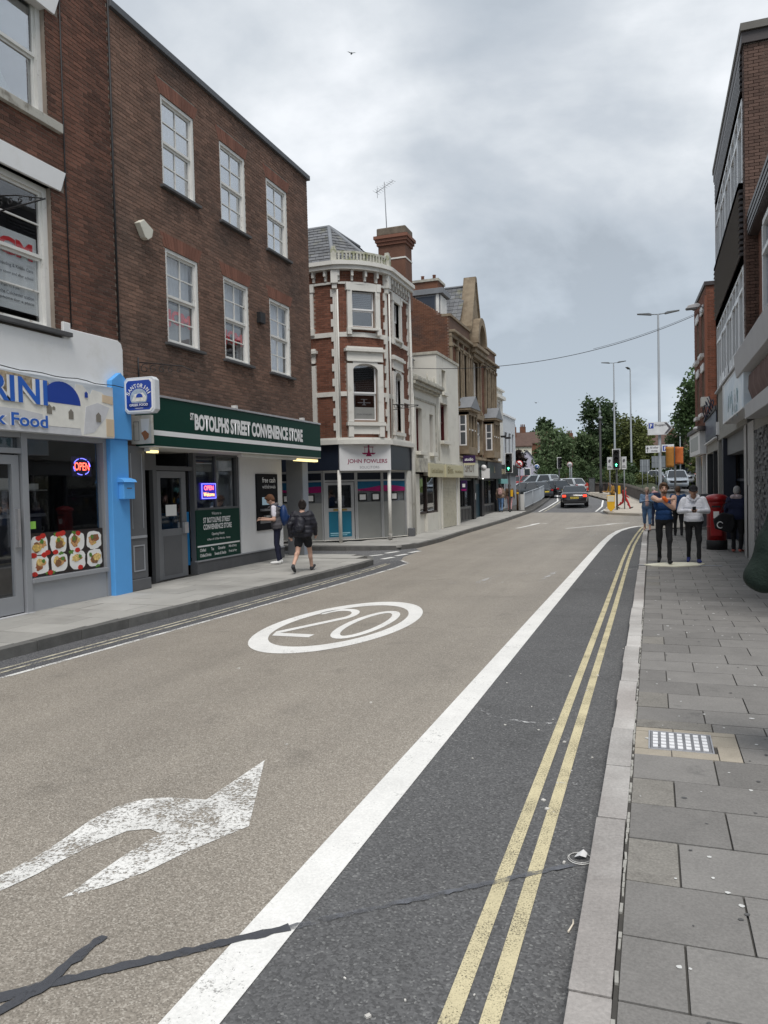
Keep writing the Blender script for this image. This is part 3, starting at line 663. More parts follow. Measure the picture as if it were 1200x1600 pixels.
# fascia with its printed island view
S = f.part('fascia_sign', M('fascia print sky', (.62, .66, .70), .4, .05), [(4.6, 9.40, .05, .16, 2.5, 3.26)])
def flat(name, mat, pts, w, parent, ff=f):
    mb = MB(); mb.prism(pts, lambda a, b, d: ff.p(a, d, b), w - .004, w); return mb.build(name, mat, parent)
mPrW = M('print cream', (.80, .78, .72), .45, .07, 6); mPrW2 = M('print shadow white', (.62, .62, .64), .45, .10, 5); mPrT = M('print town', (.42, .34, .24), .5, .5, 22); mPrS = M('print sand', (.66, .52, .36), .45, .06, 5); mPrD = M('print opening', (.22, .20, .17), .5)
flat('printed_town', mPrT, [(7.2, 2.98), (8.2, 2.98), (8.1, 3.2), (7.2, 3.25)], .166, S)
flat('printed_house', mPrW, [(4.6, 2.5), (9.39, 2.5), (9.39, 3.02), (9.15, 3.16), (8.95, 3.18), (8.9, 3.1), (8.75, 3.22), (8.62, 3.22), (8.55, 2.98), (4.6, 2.98)], .169, S)
flat('printed_house', mPrW2, [(4.6, 2.5), (8.7, 2.5), (8.66, 2.68), (7.6, 2.78), (4.6, 2.80)], .172, S)
flat('printed_house', mPrW2, [(8.74, 2.52), (8.95, 2.56), (9.2, 2.78), (9.3, 2.95), (9.05, 3.0), (8.8, 2.92)], .172, S)
flat('printed_house', mPrS, [(9.22, 2.52), (9.39, 2.52), (9.39, 2.78), (9.22, 2.78)], .175, S)
flat('printed_house', mPrS, [(9.15, 3.02), (9.38, 3.0), (9.38, 3.12), (9.15, 3.13)], .175, S)
for cx, rx, z0 in ((8.33, .36, 2.92), (6.2, .4, 2.95)):
    flat('printed_dome', mSignB, [(cx + rx * math.cos(a), z0 + .30 * math.sin(a)) for a in np.linspace(0, math.pi, 18)], .178, S)
    flat('printed_house', mPrW, [(cx - .34, 2.6), (cx + .34, 2.6), (cx + .36, 2.92), (cx - .36, 2.92)], .175, S)
for u, z, w_, h in ((8.05, 2.76, .09, .13), (8.45, 2.72, .09, .14), (9.0, 2.72, .10, .14), (8.78, 3.05, .06, .09), (8.15, 2.82, .05, .05)):
    flat('printed_opening', mPrD if z < 3 else mSignB, [(u, z), (u + w_, z), (u + w_, z + h * .7), (u + w_ / 2, z + h), (u, z + h * .7)], .181, S)
for bold, m_, ww in ((.075, mSignW, .186), (.02, M('fascia letter blue', (.03, .13, .52), .4), .19)):
    lettering('SANTORINI', m_, S, lambda a, b: f.p(5.3 + a / K, ww, 2.86 + b / K), 2.76 * K, .34 * K, bold)
    lettering('Greek Food', m_, S, lambda a, b: f.p(6.55 + a / K, ww, 2.56 + b / K), 1.50 * K, .17 * K, bold)
# shopfront
fr = [(6.66, 6.74, -.10, .02, .12, 2.5), (7.74, 7.84, -.10, .03, .12, 2.5), (9.31, 9.385, -.10, .02, .12, 2.5), (6.74, 7.74, -.10, .02, 2.22, 2.29), (7.84, 9.31, -.10, .02, 2.43, 2.5), (6.74, 7.74, -.10, .02, 2.43, 2.5), (7.84, 9.31, -.10, .05, .50, .56), (4.6, 6.66, -.1, .02, 2.43, 2.5), (4.6, 6.66, -.1, .02, .12, .6)]
SF = f.part('shopfront', mGreyAl, fr, bevel=.004)
f.part('stall_riser', M('grey stall riser', (.36, .37, .39), .5, .03), [(7.84, 9.31, -.08, .0, .12, .50)], SF)
f.part('pane', GLm, [(7.84, 9.31, -.05, -.045, .56, 2.43)], SF); f.part('pane', GLs, [(6.74, 7.74, -.05, -.045, 2.29, 2.43)], SF); f.part('pane', GLs, [(4.6, 6.66, -.05, -.045, .6, 2.43)], SF)
D = f.part('door', mGreyAl, [(6.76, 6.86, -.07, -.01, .14, 2.2), (7.60, 7.72, -.07, -.01, .14, 2.2), (6.86, 7.60, -.07, -.01, .14, .36), (6.86, 7.60, -.07, -.01, 2.08, 2.2)])
f.part('pane', GLm, [(6.86, 7.60, -.045, -.04, .36, 2.08)], D); f.part('handle', mSteel, [(7.62, 7.66, -.01, .05, 1.0, 1.5)], D)
f.part('threshold', M('worn step', (.55, .55, .56), .6, .1), [(6.6, 7.84, -.1, .06, .10, .125)])
# printed menu photographs along the window foot
MN = f.part('menu_print', M('menu backdrop', (.03, .022, .02), .5, .4, 14), [(7.86, 9.30, -.04, -.036, .57, 1.16)])
foods = [(.62, .42, .12), (.45, .22, .08), (.70, .50, .18), (.30, .10, .04), (.60, .33, .14), (.22, .11, .05)]
mF = [M('food tone %d' % i, c, .6, .45, 30, fine=.3, fs=70) for i, c in enumerate(foods)]; mTom = M('tomato', (.52, .03, .02), .5, .2, 20); mHerb = M('salad green', (.10, .22, .04), .6, .4, 30); mTray = M('foam tray', (.82, .81, .78), .5, .06, 8)
def blob(u, z, ru, rz_, k=14, j=.22, sq=1.0):
    o_ = []
    for i in range(k):
        a = 6.2832 * i / k; q = 1 + random.uniform(-j, j); c, s_ = math.cos(a), math.sin(a)
        e_ = (abs(c) ** sq, abs(s_) ** sq); o_.append((u + ru * q * math.copysign(e_[0], c), z + rz_ * q * math.copysign(e_[1], s_)))
    return o_
for r in range(2):
    for c in range(4):
        u, z = 8.045 + c * .355 + (.05 if r else 0) * 0, .99 - r * .265
        tr = flat('tray', mTray, blob(u, z, .155, .128, 20, .06, .6), -.033, MN)
        order = random.sample(range(6), 4)
        for i, kf in enumerate(order):
            flat('food', mF[kf], blob(u + random.uniform(-.06, .06), z + random.uniform(-.05, .05), random.uniform(.05, .085), random.uniform(.04, .07)), -.0315 + i * .0012, tr)
        flat('food', mHerb, blob(u + random.uniform(-.09, .09), z + .05, .03, .03), -.0265, tr)
for i in range(15):
    flat('tomato', mTom, blob(7.9 + 1.36 * random.random(), random.choice((.60, .85, 1.11, 1.12, .87)) + random.uniform(-.02, .02), .05, .035, 12, .1), -.030 + .0006 * i * 0.3, MN)
for i in range(8): flat('herb', mHerb, blob(7.9 + 1.36 * random.random(), random.choice((.60, .85, 1.12)), .045, .025, 12, .4), -.0322, MN)
f.part('sticker', M('lime sticker', (.30, .62, .10), .5), [(7.87, 8.0, -.04, -.036, 1.22, 1.32)], SF)
# inside: counter, chiller, boxes
CT = thing('shop_counter', 'dark serving counter behind the takeaway window', 'counter', (XL * K, 0, 0)); g2 = Fac(CT, 1)
g2.part('counter_base', M('counter front', (.06, .06, .07), .5), [(6.9, 9.1, -1.6, -1.0, .1, 1.35)]); g2.part('counter_top', M('counter steel', (.4, .4, .42), .3, metal=.6), [(6.85, 9.15, -1.65, -.95, 1.35, 1.40)])
g2.part('display_glass', GLd, [(7.2, 9.0, -1.0, -.985, 1.40, 1.75)])
f.part('floor', M('shop floor', (.12, .11, .1), .5), [(3.1, 9.66, -4.5, -.1, .08, .11)])
for i, (u, wd_, h) in enumerate(((7.86, .14, .10), (8.06, .22, .11), (8.34, .24, .17), (8.64, .26, .10), (8.93, .2, .09))):
    b = MB(); f.box(b, u, u + wd_, -1.25, -.98 - .02 * i, 1.76, 1.76 + h); o = b.build('takeaway_box', M('white card box', (.75, .74, .70), .7), None, .006); o.location = A.location
    tag(o, ['white card box at the end of the shelf nearest the shop door', 'low white card box beside the tallest one inside the takeaway', 'tallest white card box on the takeaway counter', 'flat white card box right of the tallest one', 'white card box at the shelf end nearest the neon sign'][i], 'box', 'boxes on the takeaway counter')
g2.part('shelf', M('shelf', (.3, .3, .3), .4), [(7.6, 9.2, -1.3, -.96, 1.74, 1.757)])
# blue pilaster and its capital
f.part('pilaster', mBlue, [(9.385, 9.785, -.02, .10, .1, 2.5)], bevel=.01)
mb = MB(); mb.prism([(9.41, 2.5), (9.84, 2.5), (9.84, 3.36), (9.62, 3.52), (9.41, 3.38)], lambda a, b, d: f.p(a, d, b), .05, .14); mb.build('pilaster_capital', mBlue, A, .008)
LB = f.part('letterbox', mBlue, [(9.53, 9.79, .10, .20, 1.58, 1.84)], bevel=.01); mb = MB(); mb.prism([(.10, 1.84), (.23, 1.84), (.20, 1.88), (.10, 1.91)], lambda a, b, d: f.p(d, a, b), 9.51, 9.81); mb.build('lid', mBlue, LB); f.part('slot', mGreyP, [(9.6, 9.72, .2, .203, 1.74, 1.755)], LB)
# neon open sign in the window
NS = thing('neon_sign', 'oval red and blue neon OPEN sign hanging in the takeaway window', 'neon sign', (XL * K, 0, 0)); g2 = Fac(NS, 1)
mNR, mNB = emat('neon red', (1.0, .10, .06), 5), emat('neon blue', (.16, .16, 1.0), 3.0)
g2.part('backing', M('sign backing', (.02, .015, .06), .4), [(8.77, 9.17, -.10, -.09, 1.93, 2.22)])
cs = [g2.p(8.97 + .17 * math.cos(a), -.085, 2.075 + .12 * math.sin(a)) for a in np.linspace(0, 6.283, 33)]
for k in range(6): MB().tube(cs[k * 5 + k // 3:k * 5 + 5], .006, 6).build('neon_tube', mNB, NS)
lettering('OPEN', mNR, NS, lambda a, b: g2.p(8.82 + a / K, -.084, 2.02 + b / K), .30 * K, .115 * K, .0)
# projecting box sign
PS = thing('projecting_sign', 'blue and white lit box sign of the Greek takeaway sticking out beside the green fascia', 'sign', (XL * K, 9.74 * K, 0))
def ps(a, b, d): return ((a + .12) * K, d * K, b * K)
rr = lambda x0, x1, z0, z1, r: [(x0 + r, z0), (x1 - r, z0), (x1, z0 + r), (x1, z1 - r), (x1 - r, z1), (x0 + r, z1), (x0, z1 - r), (x0, z0 + r)]
MB().prism(rr(.02, .58, 2.89, 3.44, .05), ps, -.05, .07).build('sign_box', M('sign case', (.62, .64, .67), .4, .03), PS, .008)
MB().prism(rr(.04, .545, 2.915, 3.415, .05), ps, -.056, -.05).build('sign_rim', mSignW, PS)
MB().prism(rr(.065, .52, 2.94, 3.39, .04), ps, -.060, -.055).build('sign_face', mSignB, PS)
circ = lambda cx, cz, rx, rz_, n=24, a0=0, a1=6.2832: [(cx + rx * math.cos(a), cz + rz_ * math.sin(a)) for a in np.linspace(a0, a1, n, endpoint=a1 < 6.2)]
MB().prism(circ(.293, 3.13, .155, .135), ps, -.064, -.060).build('sign_picture', M('picture sea', (.35, .42, .50), .5, .3, 20), PS)
MB().prism([(.16, 3.07), (.42, 3.07), (.43, 3.13), (.37, 3.2), (.22, 3.18)], ps, -.067, -.064).build('sign_picture', M('picture houses', (.7, .68, .62), .5, .3, 25), PS)
MB().prism(circ(.31, 3.13, .06, .06, 12, 0, 3.1416), ps, -.070, -.067).build('sign_picture', mSignB, PS)
MB().prism([(.10, 2.985), (.485, 2.985), (.485, 3.05), (.10, 3.05)], ps, -.068, -.064).build('sign_ribbon', M('ribbon navy', (.01, .03, .2), .5), PS)
for i, ch in enumerate('SANTORINI'):
    a = math.radians(158 - i * 17); c = (.293 + .205 * math.cos(a), 3.125 + .185 * math.sin(a)); ca, sa = math.cos(a - math.pi / 2), math.sin(a - math.pi / 2); wl = .028 if ch == 'I' else .05
    if ch == 'I': wl = .015
    lettering(ch, mSignW, PS, lambda x, y: ps(c[0] + (x / K - wl / 2) * ca - (y / K - .03) * sa, c[1] + (x / K - wl / 2) * sa + (y / K - .03) * ca, -.0645), wl * K, .062 * K, .02)
lettering('GREEK FOOD', mSignW, PS, lambda x, y: ps(.125 + x / K, 2.998 + y / K, -.0695), .335 * K, .038 * K, .02)
lettering('TAKEAWAY', mSignW, PS, lambda x, y: ps(.215 + x / K, 2.957 + y / K, -.0615), .155 * K, .018 * K, .01)
for z in (3.05, 3.3): MB().tube([ps(-.10, z, 0), ps(.03, z, 0)], .015, 8).build('bracket', mSteel, PS)

MB().tube([f.p(7.0 + i * .2, .19 + .02 * math.sin(i), 3.285 + .012 * math.sin(i * 1.7)) for i in range(14)], .008, 5).build('lamp_cable', mIron, S)
IB0 = thing('iron_bracket', 'scrolled black iron sign bracket in front of the takeaway first-floor window', 'bracket', (XL * K, 7.33 * K, 5.2 * K))
mb = MB(); mb.tube([(.0, 0, -.25), (.0, 0, .32)], .018, 6); mb.tube([(.0, 0, -.04), (1.15, 0, .04)], .013, 6); mb.tube([(.0, 0, .24), (.6, 0, .17), (1.1, 0, .05)], .011, 6)
for k in range(5): mb.tube([(.12 + k * .19 + (.085 - k * .012) * (1 - .06 * i) * math.cos(i * .55 + 1), 0, .10 - k * .006 + (.085 - k * .013) * (1 - .06 * i) * math.sin(i * .55 + 1)) for i in range(13)], .009, 5)
mb.build('scrollwork', mIron, IB0)
# ---- the convenience store
B = thing('brick_building', 'brown brick three-storey building over the green convenience store', 'building', (XL * K, 0, 0)); f = Fac(B, 1)
WU = [(11.06, 12.05), (12.91, 13.88), (14.78, 15.77)]; WZ = [(6.90, 8.45), (4.24, 5.86)]
hB = [(a, b, c, d) for a, b in WU for c, d in WZ]; AH = .24
hBB = hB + [(a - .05, b + .05, d, d + AH) for a, b in WU for c, d in WZ]
wall(f, mMor, 9.775, 16.87, 2.5, 9.14, hB, -.006)
bricks(f, mBrA, 9.775, 16.87, 3.1, 9.14, hBB, -.006, 300)
f.part('side_wall', mBrA, [(16.66, 16.868, -9, -.23, 2.5, 9.14), (9.776, 9.98, -9, -.23, 2.5, 9.14)]); f.part('parapet_coping', M('lead coping', (.10, .105, .115), .6, .1, 4), [(9.775, 16.93, -.30, .07, 9.14, 9.25)], bevel=.01)
f.part('roof', mSlate0, [(9.78, 16.86, -9, -.3, 9.0, 9.08)])
f.part('corner_dentils', mPaintW, [(16.872, 16.90, -.16, -.02, 3.4 + .17 * i, 3.48 + .17 * i) for i in range(34)])
for a, b in WU:
    for c, d in WZ:
        mb = MB(); n = 13
        for i in range(n):
            x0, x1 = [(a - .03 + (b - a + .06) * (i + e_) / n) for e_ in (.04, .96)]; sp_ = .22
            t0, t1 = [a + (b - a) / 2 + (x - (a + b) / 2) * (1 + sp_) for x in (x0, x1)]
            mb.prism([(x0, d), (x1, d), (t1, d + AH), (t0, d + AH)], lambda p, q, r_: f.p(p, r_, q), -.015, .003 + random.uniform(-.002, .002))
        tag(mb.build('brick_arch', mBrC, B), kind='stuff')
for i, (a, b) in enumerate(WU):
    sash(f, a, b, *WZ[0], -.035, 2, 2, 2, mPaintW, GL, (mCurt, 0.0), .5, .06, sill=mSlate0, sillz=.05, sillo=.08, dark=mDark)
    w = sash(f, a, b, *WZ[1], -.035, 2, 2, 2, mPaintW, GLm, (mBlindW, .52) if i < 2 else (mCurt, 0.), .5, .06, sill=mSlate0, sillz=.05, sillo=.08, dark=mDark)
    if i < 2:
        N_ = f.part('notice', M('dim notice', (.30, .31, .31), .7, .1), [(a + .1, b - .1, -.15, -.145, 4.34, 4.98)], w)
        lettering('JCM', mRed, N_, lambda x, y: f.p(a + .13 + x / K, -.108, 4.55 + y / K), .72 * K, .32 * K, .05)
    if i == 1: f.part('notice', mPaper, [(a + .12, b - .3, -.15, -.145, 4.34, 4.6)], w)
AB = thing('alarm_box', 'pale angular burglar alarm box on the brown brick wall', 'alarm', (XL * K, 10.25 * K, 5.79 * K))
MB().prism([(0, .0 + .22), (.12, .30), (.36, .2), (.32, .07), (.22, 0), (.14, .02)], lambda a, b, d: (d, a * K, b * K), 0., .13).build('case', M('alarm ivory', (.66, .64, .55), .5, .05), AB, .012)
f.part('vent', mIron, [(14.2, 14.42, 0, .09, 5.2, 5.42)])
# wrought iron bracket
IB = thing('iron_bracket', 'scrolled wrought iron sign bracket above the green fascia', 'bracket', (XL * K, 10.2 * K, 3.5 * K))
mb = MB(); mb.tube([(.03, 0, -.05), (.03, 0, .42)], .016, 6); mb.tube([(.03, 0, .33), (.9, 0, .22), (1.15, 0, .1)], .011, 6)
for k in range(5):
    cx, cz, r = .16 + k * .17, .20 - k * .015, .10 - k * .012
    mb.tube([(cx + r * (1 - .06 * i) * math.cos(i * .55 + 1), 0, cz + r * (1 - .06 * i) * math.sin(i * .55 + 1)) for i in range(13)], .008, 5)
mb.build('scrollwork', mIron, IB); IB.rotation_euler = (0, 0, .25)
# fascia
FS = f.part('fascia', mGreen, [(10.10, 16.5, .0, .355, 2.42, 3.20)], bevel=.008); f.part('trim', mSteel, [(10.1, 16.5, .0, .37, 3.20, 3.235)], FS)
f.part('stripe', mSignW, [(10.1, 16.503, .355, .359, 2.585, 2.665)], FS); f.part('stripe', mSignW, [(16.5, 16.504, .0, .355, 2.585, 2.665)], FS)
lettering('BOTOLPHS STREET CONVENIENCE STORE', mSignW, FS, lambda x, y: f.p(11.24 + x / K, .362, 2.735 + y / K), 4.27 * K, .285 * K, .05, .97)
lettering('ST', mSignW, FS, lambda x, y: f.p(11.11 + x / K, .362, 2.90 + y / K), .11 * K, .125 * K, .03)
RT = f.part('fascia_return', M('grubby white board', (.60, .58, .53), .5, .12, 5, stain=(.4, .36, .3), ss=5, sr=(.55, .7)), [(10.03, 10.098, -.02, .355, 2.45, 2.9)], FS)
MB().prism([(.19, 2.56), (.24, 2.52), (.30, 2.55), (.33, 2.84), (.17, 2.84)], lambda a, b, d: f.p(d, a, b), 10.022, 10.03).build('cone_picture', mSignW, RT)
MB().prism([(.18, 2.62), (.24, 2.50), (.31, 2.54), (.32, 2.6), (.25, 2.66)], lambda a, b, d: f.p(d, a, b), 10.018, 10.022).build('cone_picture', M('wafer brown', (.34, .14, .06), .6), RT)
f.part('panel_line', mInk, [(10.026, 10.03, .03, .13, 2.50, 2.505), (10.026, 10.03, .03, .13, 2.8, 2.805), (10.026, 10.03, .03, .035, 2.505, 2.8), (10.026, 10.03, .125, .13, 2.505, 2.8)], RT)
for u in (12.9, 15.9): f.part('stud', mPaintW, [(u, u + .08, .1, .2, 3.235, 3.33)], FS)
f.part('soffit', M('soffit', (.55, .54, .50), .7, .1), [(10.1, 16.5, -1.8, .35, 2.40, 2.418)])
SL = f.part('strip_light', M('strip housing', (.6, .58, .52), .5, .1), [(12.9, 16.45, .20, .30, 2.33, 2.40)]); f.part('tube', mYLamp, [(15.3, 16.42, .21, .305, 2.315, 2.365)], SL)
SL = f.part('bulkhead_light', mSignW, [(10.25, 10.5, .05, .15, 2.34, 2.4)]); f.part('bulb', mYLamp, [(10.27, 10.48, .07, .155, 2.32, 2.36)], SL)
# ground floor: pilaster, lobby, window, cash machine wall, corner column
pl = f.part('pilaster', mGreyP, [(9.80, 10.24, -.3, .06, .3, 2.42), (9.78, 10.27, -.3, .09, .12, .3)], bevel=.01)
f.part('panel_mould', mGreyPL, [(9.88, 10.16, .06, .068, .42, .44), (9.88, 10.16, .06, .068, .82, .84), (9.88, 9.9, .06, .068, .44, .82), (10.14, 10.16, .06, .068, .44, .82), (9.82, 10.22, .06, .075, .95, .99), (9.88, 9.89, .06, .066, 1.1, 2.3), (10.15, 10.16, .06, .066, 1.1, 2.3)], pl)
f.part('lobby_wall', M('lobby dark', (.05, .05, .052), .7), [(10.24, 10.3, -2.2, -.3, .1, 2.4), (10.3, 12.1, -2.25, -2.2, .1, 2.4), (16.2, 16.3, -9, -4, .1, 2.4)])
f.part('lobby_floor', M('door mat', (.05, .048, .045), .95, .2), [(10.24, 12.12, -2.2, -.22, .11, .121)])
dr = f.part('door', M('lobby door grey', (.17, .175, .185), .5, .06), [(11.04, 11.14, -.36, -.31, .13, 2.05), (11.76, 11.90, -.36, -.31, .13, 2.05), (11.14, 11.76, -.36, -.31, 1.93, 2.05), (11.14, 11.76, -.36, -.31, .13, 1.02)], bevel=.006)
dr.rotation_euler = (0, 0, 0)
f.part('panel', mGreyP, [(11.18, 11.72, -.312, -.306, .2, .9)], dr); f.part('pane', GLs, [(11.14, 11.76, -.34, -.335, 1.02, 1.93)], dr); f.part('handle', mSteel, [(11.76, 11.88, -.31, -.26, .92, 1.12)], dr); f.part('notice', mPaper, [(11.3, 11.62, -.333, -.33, 1.25, 1.45)], dr)
f.part('door_frame', mGreyP, [(10.3, 11.02, -.38, -.3, 2.06, 2.4), (11.02, 12.12, -.38, -.3, 2.06, 2.14), (10.92, 11.02, -.38, -.3, .12, 2.06)])
pp = f.part('parcel_panel', mGrnBox, [(11.92, 12.12, -.42, -.40, .3, 1.30), (11.14, 11.92, -.52, -.50, .3, 1.30)])
lettering('Found shop lock', mSignW, pp, lambda x, y: f.p(11.20 + x / K, -.497, 1.08 + y / K), .66 * K, .11 * K, .0)
f.part('parcel_panel', mSignW, [(11.86, 12.0, -.395, -.392, .3, .55)], pp)
wf = f.part('shop_window', mGreyP, [(12.12, 12.20, -.38, -.28, .35, 2.40), (13.66, 13.75, -.38, -.28, .35, 2.40), (12.2, 13.66, -.38, -.28, 2.36, 2.40), (12.2, 13.66, -.38, -.27, 1.30, 1.36), (12.9, 12.94, -.36, -.30, 1.36, 2.36)])
f.part('pane', GLs, [(12.2, 12.9, -.34, -.335, 1.36, 2.36)], wf); f.part('pane', GLs, [(12.94, 13.66, -.34, -.335, 1.36, 2.36)], wf)
f.part('blind', mBlindW, [(12.2, 13.66, -.62, -.60, 1.36, 2.40)], wf); f.part('notice', mPaper, [(12.98, 13.3, -.36, -.355, 1.6, 1.95), (12.3, 12.55, -.36, -.355, 1.95, 2.25)], wf)
gp = f.part('opening_board', mGreen, [(12.13, 13.70, -.29, -.262, .36, 1.32)])
lettering('Welcome to', mSignW, gp, lambda x, y: f.p(12.66 + x / K, -.259, 1.22 + y / K), .34 * K, .055 * K)
for s, u, w_, z, h, bo in (('ST BOTOLPHS STREET', 12.36, .98, 1.07, .105, .03), ('CONVENIENCE STORE', 12.36, 1.02, .94, .105, .03), ('Opening Hours:', 12.64, .46, .81, .065, .015), ('6.00am till 10.00pm Monday - Sunday', 12.48, .84, .72, .05, .01), ('Chilled', 12.22, .20, .53, .06, .02), ('Tea', 12.60, .10, .53, .06, .02), ('Groceries', 12.85, .26, .53, .06, .02), ('Milk & Dairy', 13.25, .30, .53, .06, .02), ('Chilled Drinks', 12.22, .38, .43, .06, .02), ('Sweets & Snacks', 12.72, .42, .43, .06, .02), ('Fruit & Veg', 13.25, .30, .43, .06, .02)):
    lettering(s, mSignW, gp, lambda x, y: f.p(u + x / K, -.259, z + y / K), w_ * K, h * K, bo)
f.part('stripe', mSignW, [(12.15, 13.68, -.262, -.259, .62, .65)], gp)
f.part('cash_wall', mWhiteR, [(13.75, 15.62, -.45, -.25, .36, 2.40)]); f.part('return_wall', mWhiteR, [(15.42, 15.615, -6, -.45, .1, 2.4)])
f.part('plinth', M('dark plinth', (.10, .102, .108), .7, .15, 3), [(12.10, 15.64, -.45, -.24, .1, .36)], bevel=.01); f.part('plinth_ledge', mGreyPL, [(12.10, 15.64, -.3, -.225, .35, .375)])
f.part('column', M('column grey', (.17, .175, .185), .6, .06, 3), [(16.17, 16.48, -.42, .0, .12, 2.4)], bevel=.01); f.part('column_lit_side', M('column lit side grey', (.30, .33, .38), .6, .05), [(16.19, 16.47, .0, .012, .12, 2.4)])  # street side in a paler copy of the grey: its light is painted on
AT = thing('cash_machine', 'black cash machine with white free cash lettering set in the white wall', 'cash machine', (XL * K, 0, 0)); g2 = Fac(AT, 1)
mAT = M('cash machine black', (.012, .012, .015), .6, .05, spec=.1); mATg = M('cash machine grey', (.20, .20, .21), .4, .1)
g2.part('surround', mAT, [(14.38, 15.34, -.3, -.215, .80, 2.03)], bevel=.01); g2.part('screen', emat('cash screen', (.35, .5, .6), .35), [(14.6, 14.95, -.216, -.212, 1.35, 1.52)]); g2.part('shelf', mATg, [(14.5, 15.1, -.216, -.12, 1.22, 1.27)]); g2.part('keypad', M('keypad steel', (.5, .5, .5), .35, metal=.6), [(14.62, 14.9, -.2, -.13, 1.08, 1.12)]); g2.part('card_slot', emat('slot light', (.9, .95, 1.), 1.2), [(14.98, 15.04, -.214, -.208, 1.05, 1.09)]); g2.part('recess', mATg, [(14.5, 15.1, -.216, -.213, .95, 1.05)])
lettering('free cash', mSignW, AT, lambda x, y: g2.p(14.62 + x / K, -.211, 1.84 + y / K), .60 * K, .115 * K, .012); lettering('withdrawals', mSignW, AT, lambda x, y: g2.p(14.62 + x / K, -.211, 1.71 + y / K), .60 * K, .085 * K, .0)
NS = thing('neon_sign', 'rectangular red and blue LED OPEN sign in the store window', 'neon sign', (XL * K, 0, 0)); g2 = Fac(NS, 1)
g2.part('backing', M('led board', (.02, .015, .10), .4, emit=(.05, .03, .6), es=.5), [(12.40, 12.92, -.33, -.31, 1.52, 1.84)])
MB().tube([g2.p(u, -.305, z) for u, z in ((12.42, 1.54), (12.90, 1.54), (12.90, 1.82), (12.42, 1.82), (12.42, 1.54))], .008, 6).build('led_border', mNB, NS)
lettering('OPEN', mNR, NS, lambda x, y: g2.p(12.50 + x / K, -.304, 1.70 + y / K), .32 * K, .085 * K); lettering('Welcome', emat('neon amber', (1., .45, .1), 4), NS, lambda x, y: g2.p(12.47 + x / K, -.304, 1.58 + y / K), .38 * K, .075 * K)
f.part('interior', mDark, [(10.3, 16.6, -8.9, -8.8, 0, 2.5), (12.1, 12.14, -8, -.4, .1, 2.4)])
# ================================================================ the corner solicitors' building
mBrF = M('orange red brick', (.215, .090, .058), .9, .10, 1.0, .08, 60, bump=.4, bs=50, isl=.22, obr=.22)
mMorF = M('warm mortar', (.26, .19, .15), .95, .2)
mStuc = M('white painted stucco', (.69, .675, .63), .7, .06, 3, bump=.12, bs=30, stain=(.52, .49, .43), ss=2.5, sr=(.58, .75))
mStain = M('mossy stone', (.50, .49, .43), .9, .2, 6, stain=(.26, .27, .16), ss=5, sr=(.48, .62), bump=.4)
mNavy = M('navy fascia', (.012, .018, .032), .35, .06)
mSlateR = M('slate roof', (.135, .138, .145), .8, .22, 3, fine=.15, fs=25, bump=.5, bs=14, isl=.22, stain=(.17, .165, .10), ss=1.6, sr=(.55, .75))
mLead = M('lead flashing', (.20, .21, .225), .6, .12, 4)
mMag = M('magenta vinyl', (.36, .01, .14), .45); mTeal = M('teal vinyl', (.01, .11, .22), .4); mTealD = M('teal door panel', (.015, .17, .27), .4, .05)
mFrost = M('frosted film', (.25, .255, .245), .5, .08, 2); mAlu = M('silver aluminium', (.52, .53, .54), .35, .05, metal=.5)
mPlum = M('plum lettering', (.27, .012, .07), .45)
F_ = thing('corner_building', 'red brick corner building with white stucco trim and curved bay above the solicitors', 'building', (-8.0 * K, 20.5 * K, 0))
RX, RY = -8.0, 20.5
def fw(x, y, z): return ((x - RX) * K, (y - RY) * K, z * K)
PA, PB, PE = Vector((-8.42, 19.9)), Vector((-7.3, 21.02)), Vector((-7.3, 23.18))
def arc_pts(n=10, bulge=.20):
    ch = PB - PA; L_ = ch.length; R_ = (L_ * L_ / 4 + bulge ** 2) / (2 * bulge); m = (PA + PB) / 2; nrm = Vector((ch.y, -ch.x)).normalized(); c = m - nrm * (R_ - bulge)
    a0 = math.atan2(PA.y - c.y, PA.x - c.x); a1 = math.atan2(PB.y - c.y, PB.x - c.x)
    if a1 < a0: a1 += 2 * math.pi
    return [Vector((c.x + R_ * math.cos(a0 + (a1 - a0) * i / n), c.y + R_ * math.sin(a0 + (a1 - a0) * i / n))) for i in range(n + 1)]
ARC = arc_pts()
PATH = [Vector((-12.5, 19.9))] + ARC + [PE]
def frames(path):
    out_ = []
    for i, p in enumerate(path):
        t0 = (p - path[i - 1]).normalized() if i else None; t1 = (path[i + 1] - p).normalized() if i < len(path) - 1 else None
        t = ((t0 or t1) + (t1 or t0)).normalized(); nn_ = Vector((t.y, -t.x)); k = 1 / max(.5, nn_.dot(Vector(((t1 or t0).y, -(t1 or t0).x)))); out_.append((p, nn_ * k))
    return out_
def band(name, path, o0, o1, z0, z1, mat, parent=F_, build=True, mb=None, mi=0):
    fr_ = frames(path); mb = mb or MB(); vs = []
    for p, n_ in fr_:
        for o, z in ((o0, z0), (o1, z0), (o1, z1), (o0, z1)): q = p + n_ * o; vs.append(fw(q.x, q.y, z))
    k = len(fr_); fs = [(4 * i + a, 4 * i + (a + 1) % 4, 4 * i + 4 + (a + 1) % 4, 4 * i + 4 + a) for i in range(k - 1) for a in range(4)] + [(3, 2, 1, 0), (4 * k - 4, 4 * k - 3, 4 * k - 2, 4 * k - 1)]
    mb.add(vs, fs, mi)
    return mb.build(name, mat, parent) if build else mb
def along(path, s):
    for a, b in zip(path, path[1:]):
        l = (b - a).length
        if s <= l: return a + (b - a) * (s / l), (b - a).normalized()
        s -= l
    return path[-1], (path[-1] - path[-2]).normalized()
plen = lambda path: sum((b - a).length for a, b in zip(path, path[1:]))
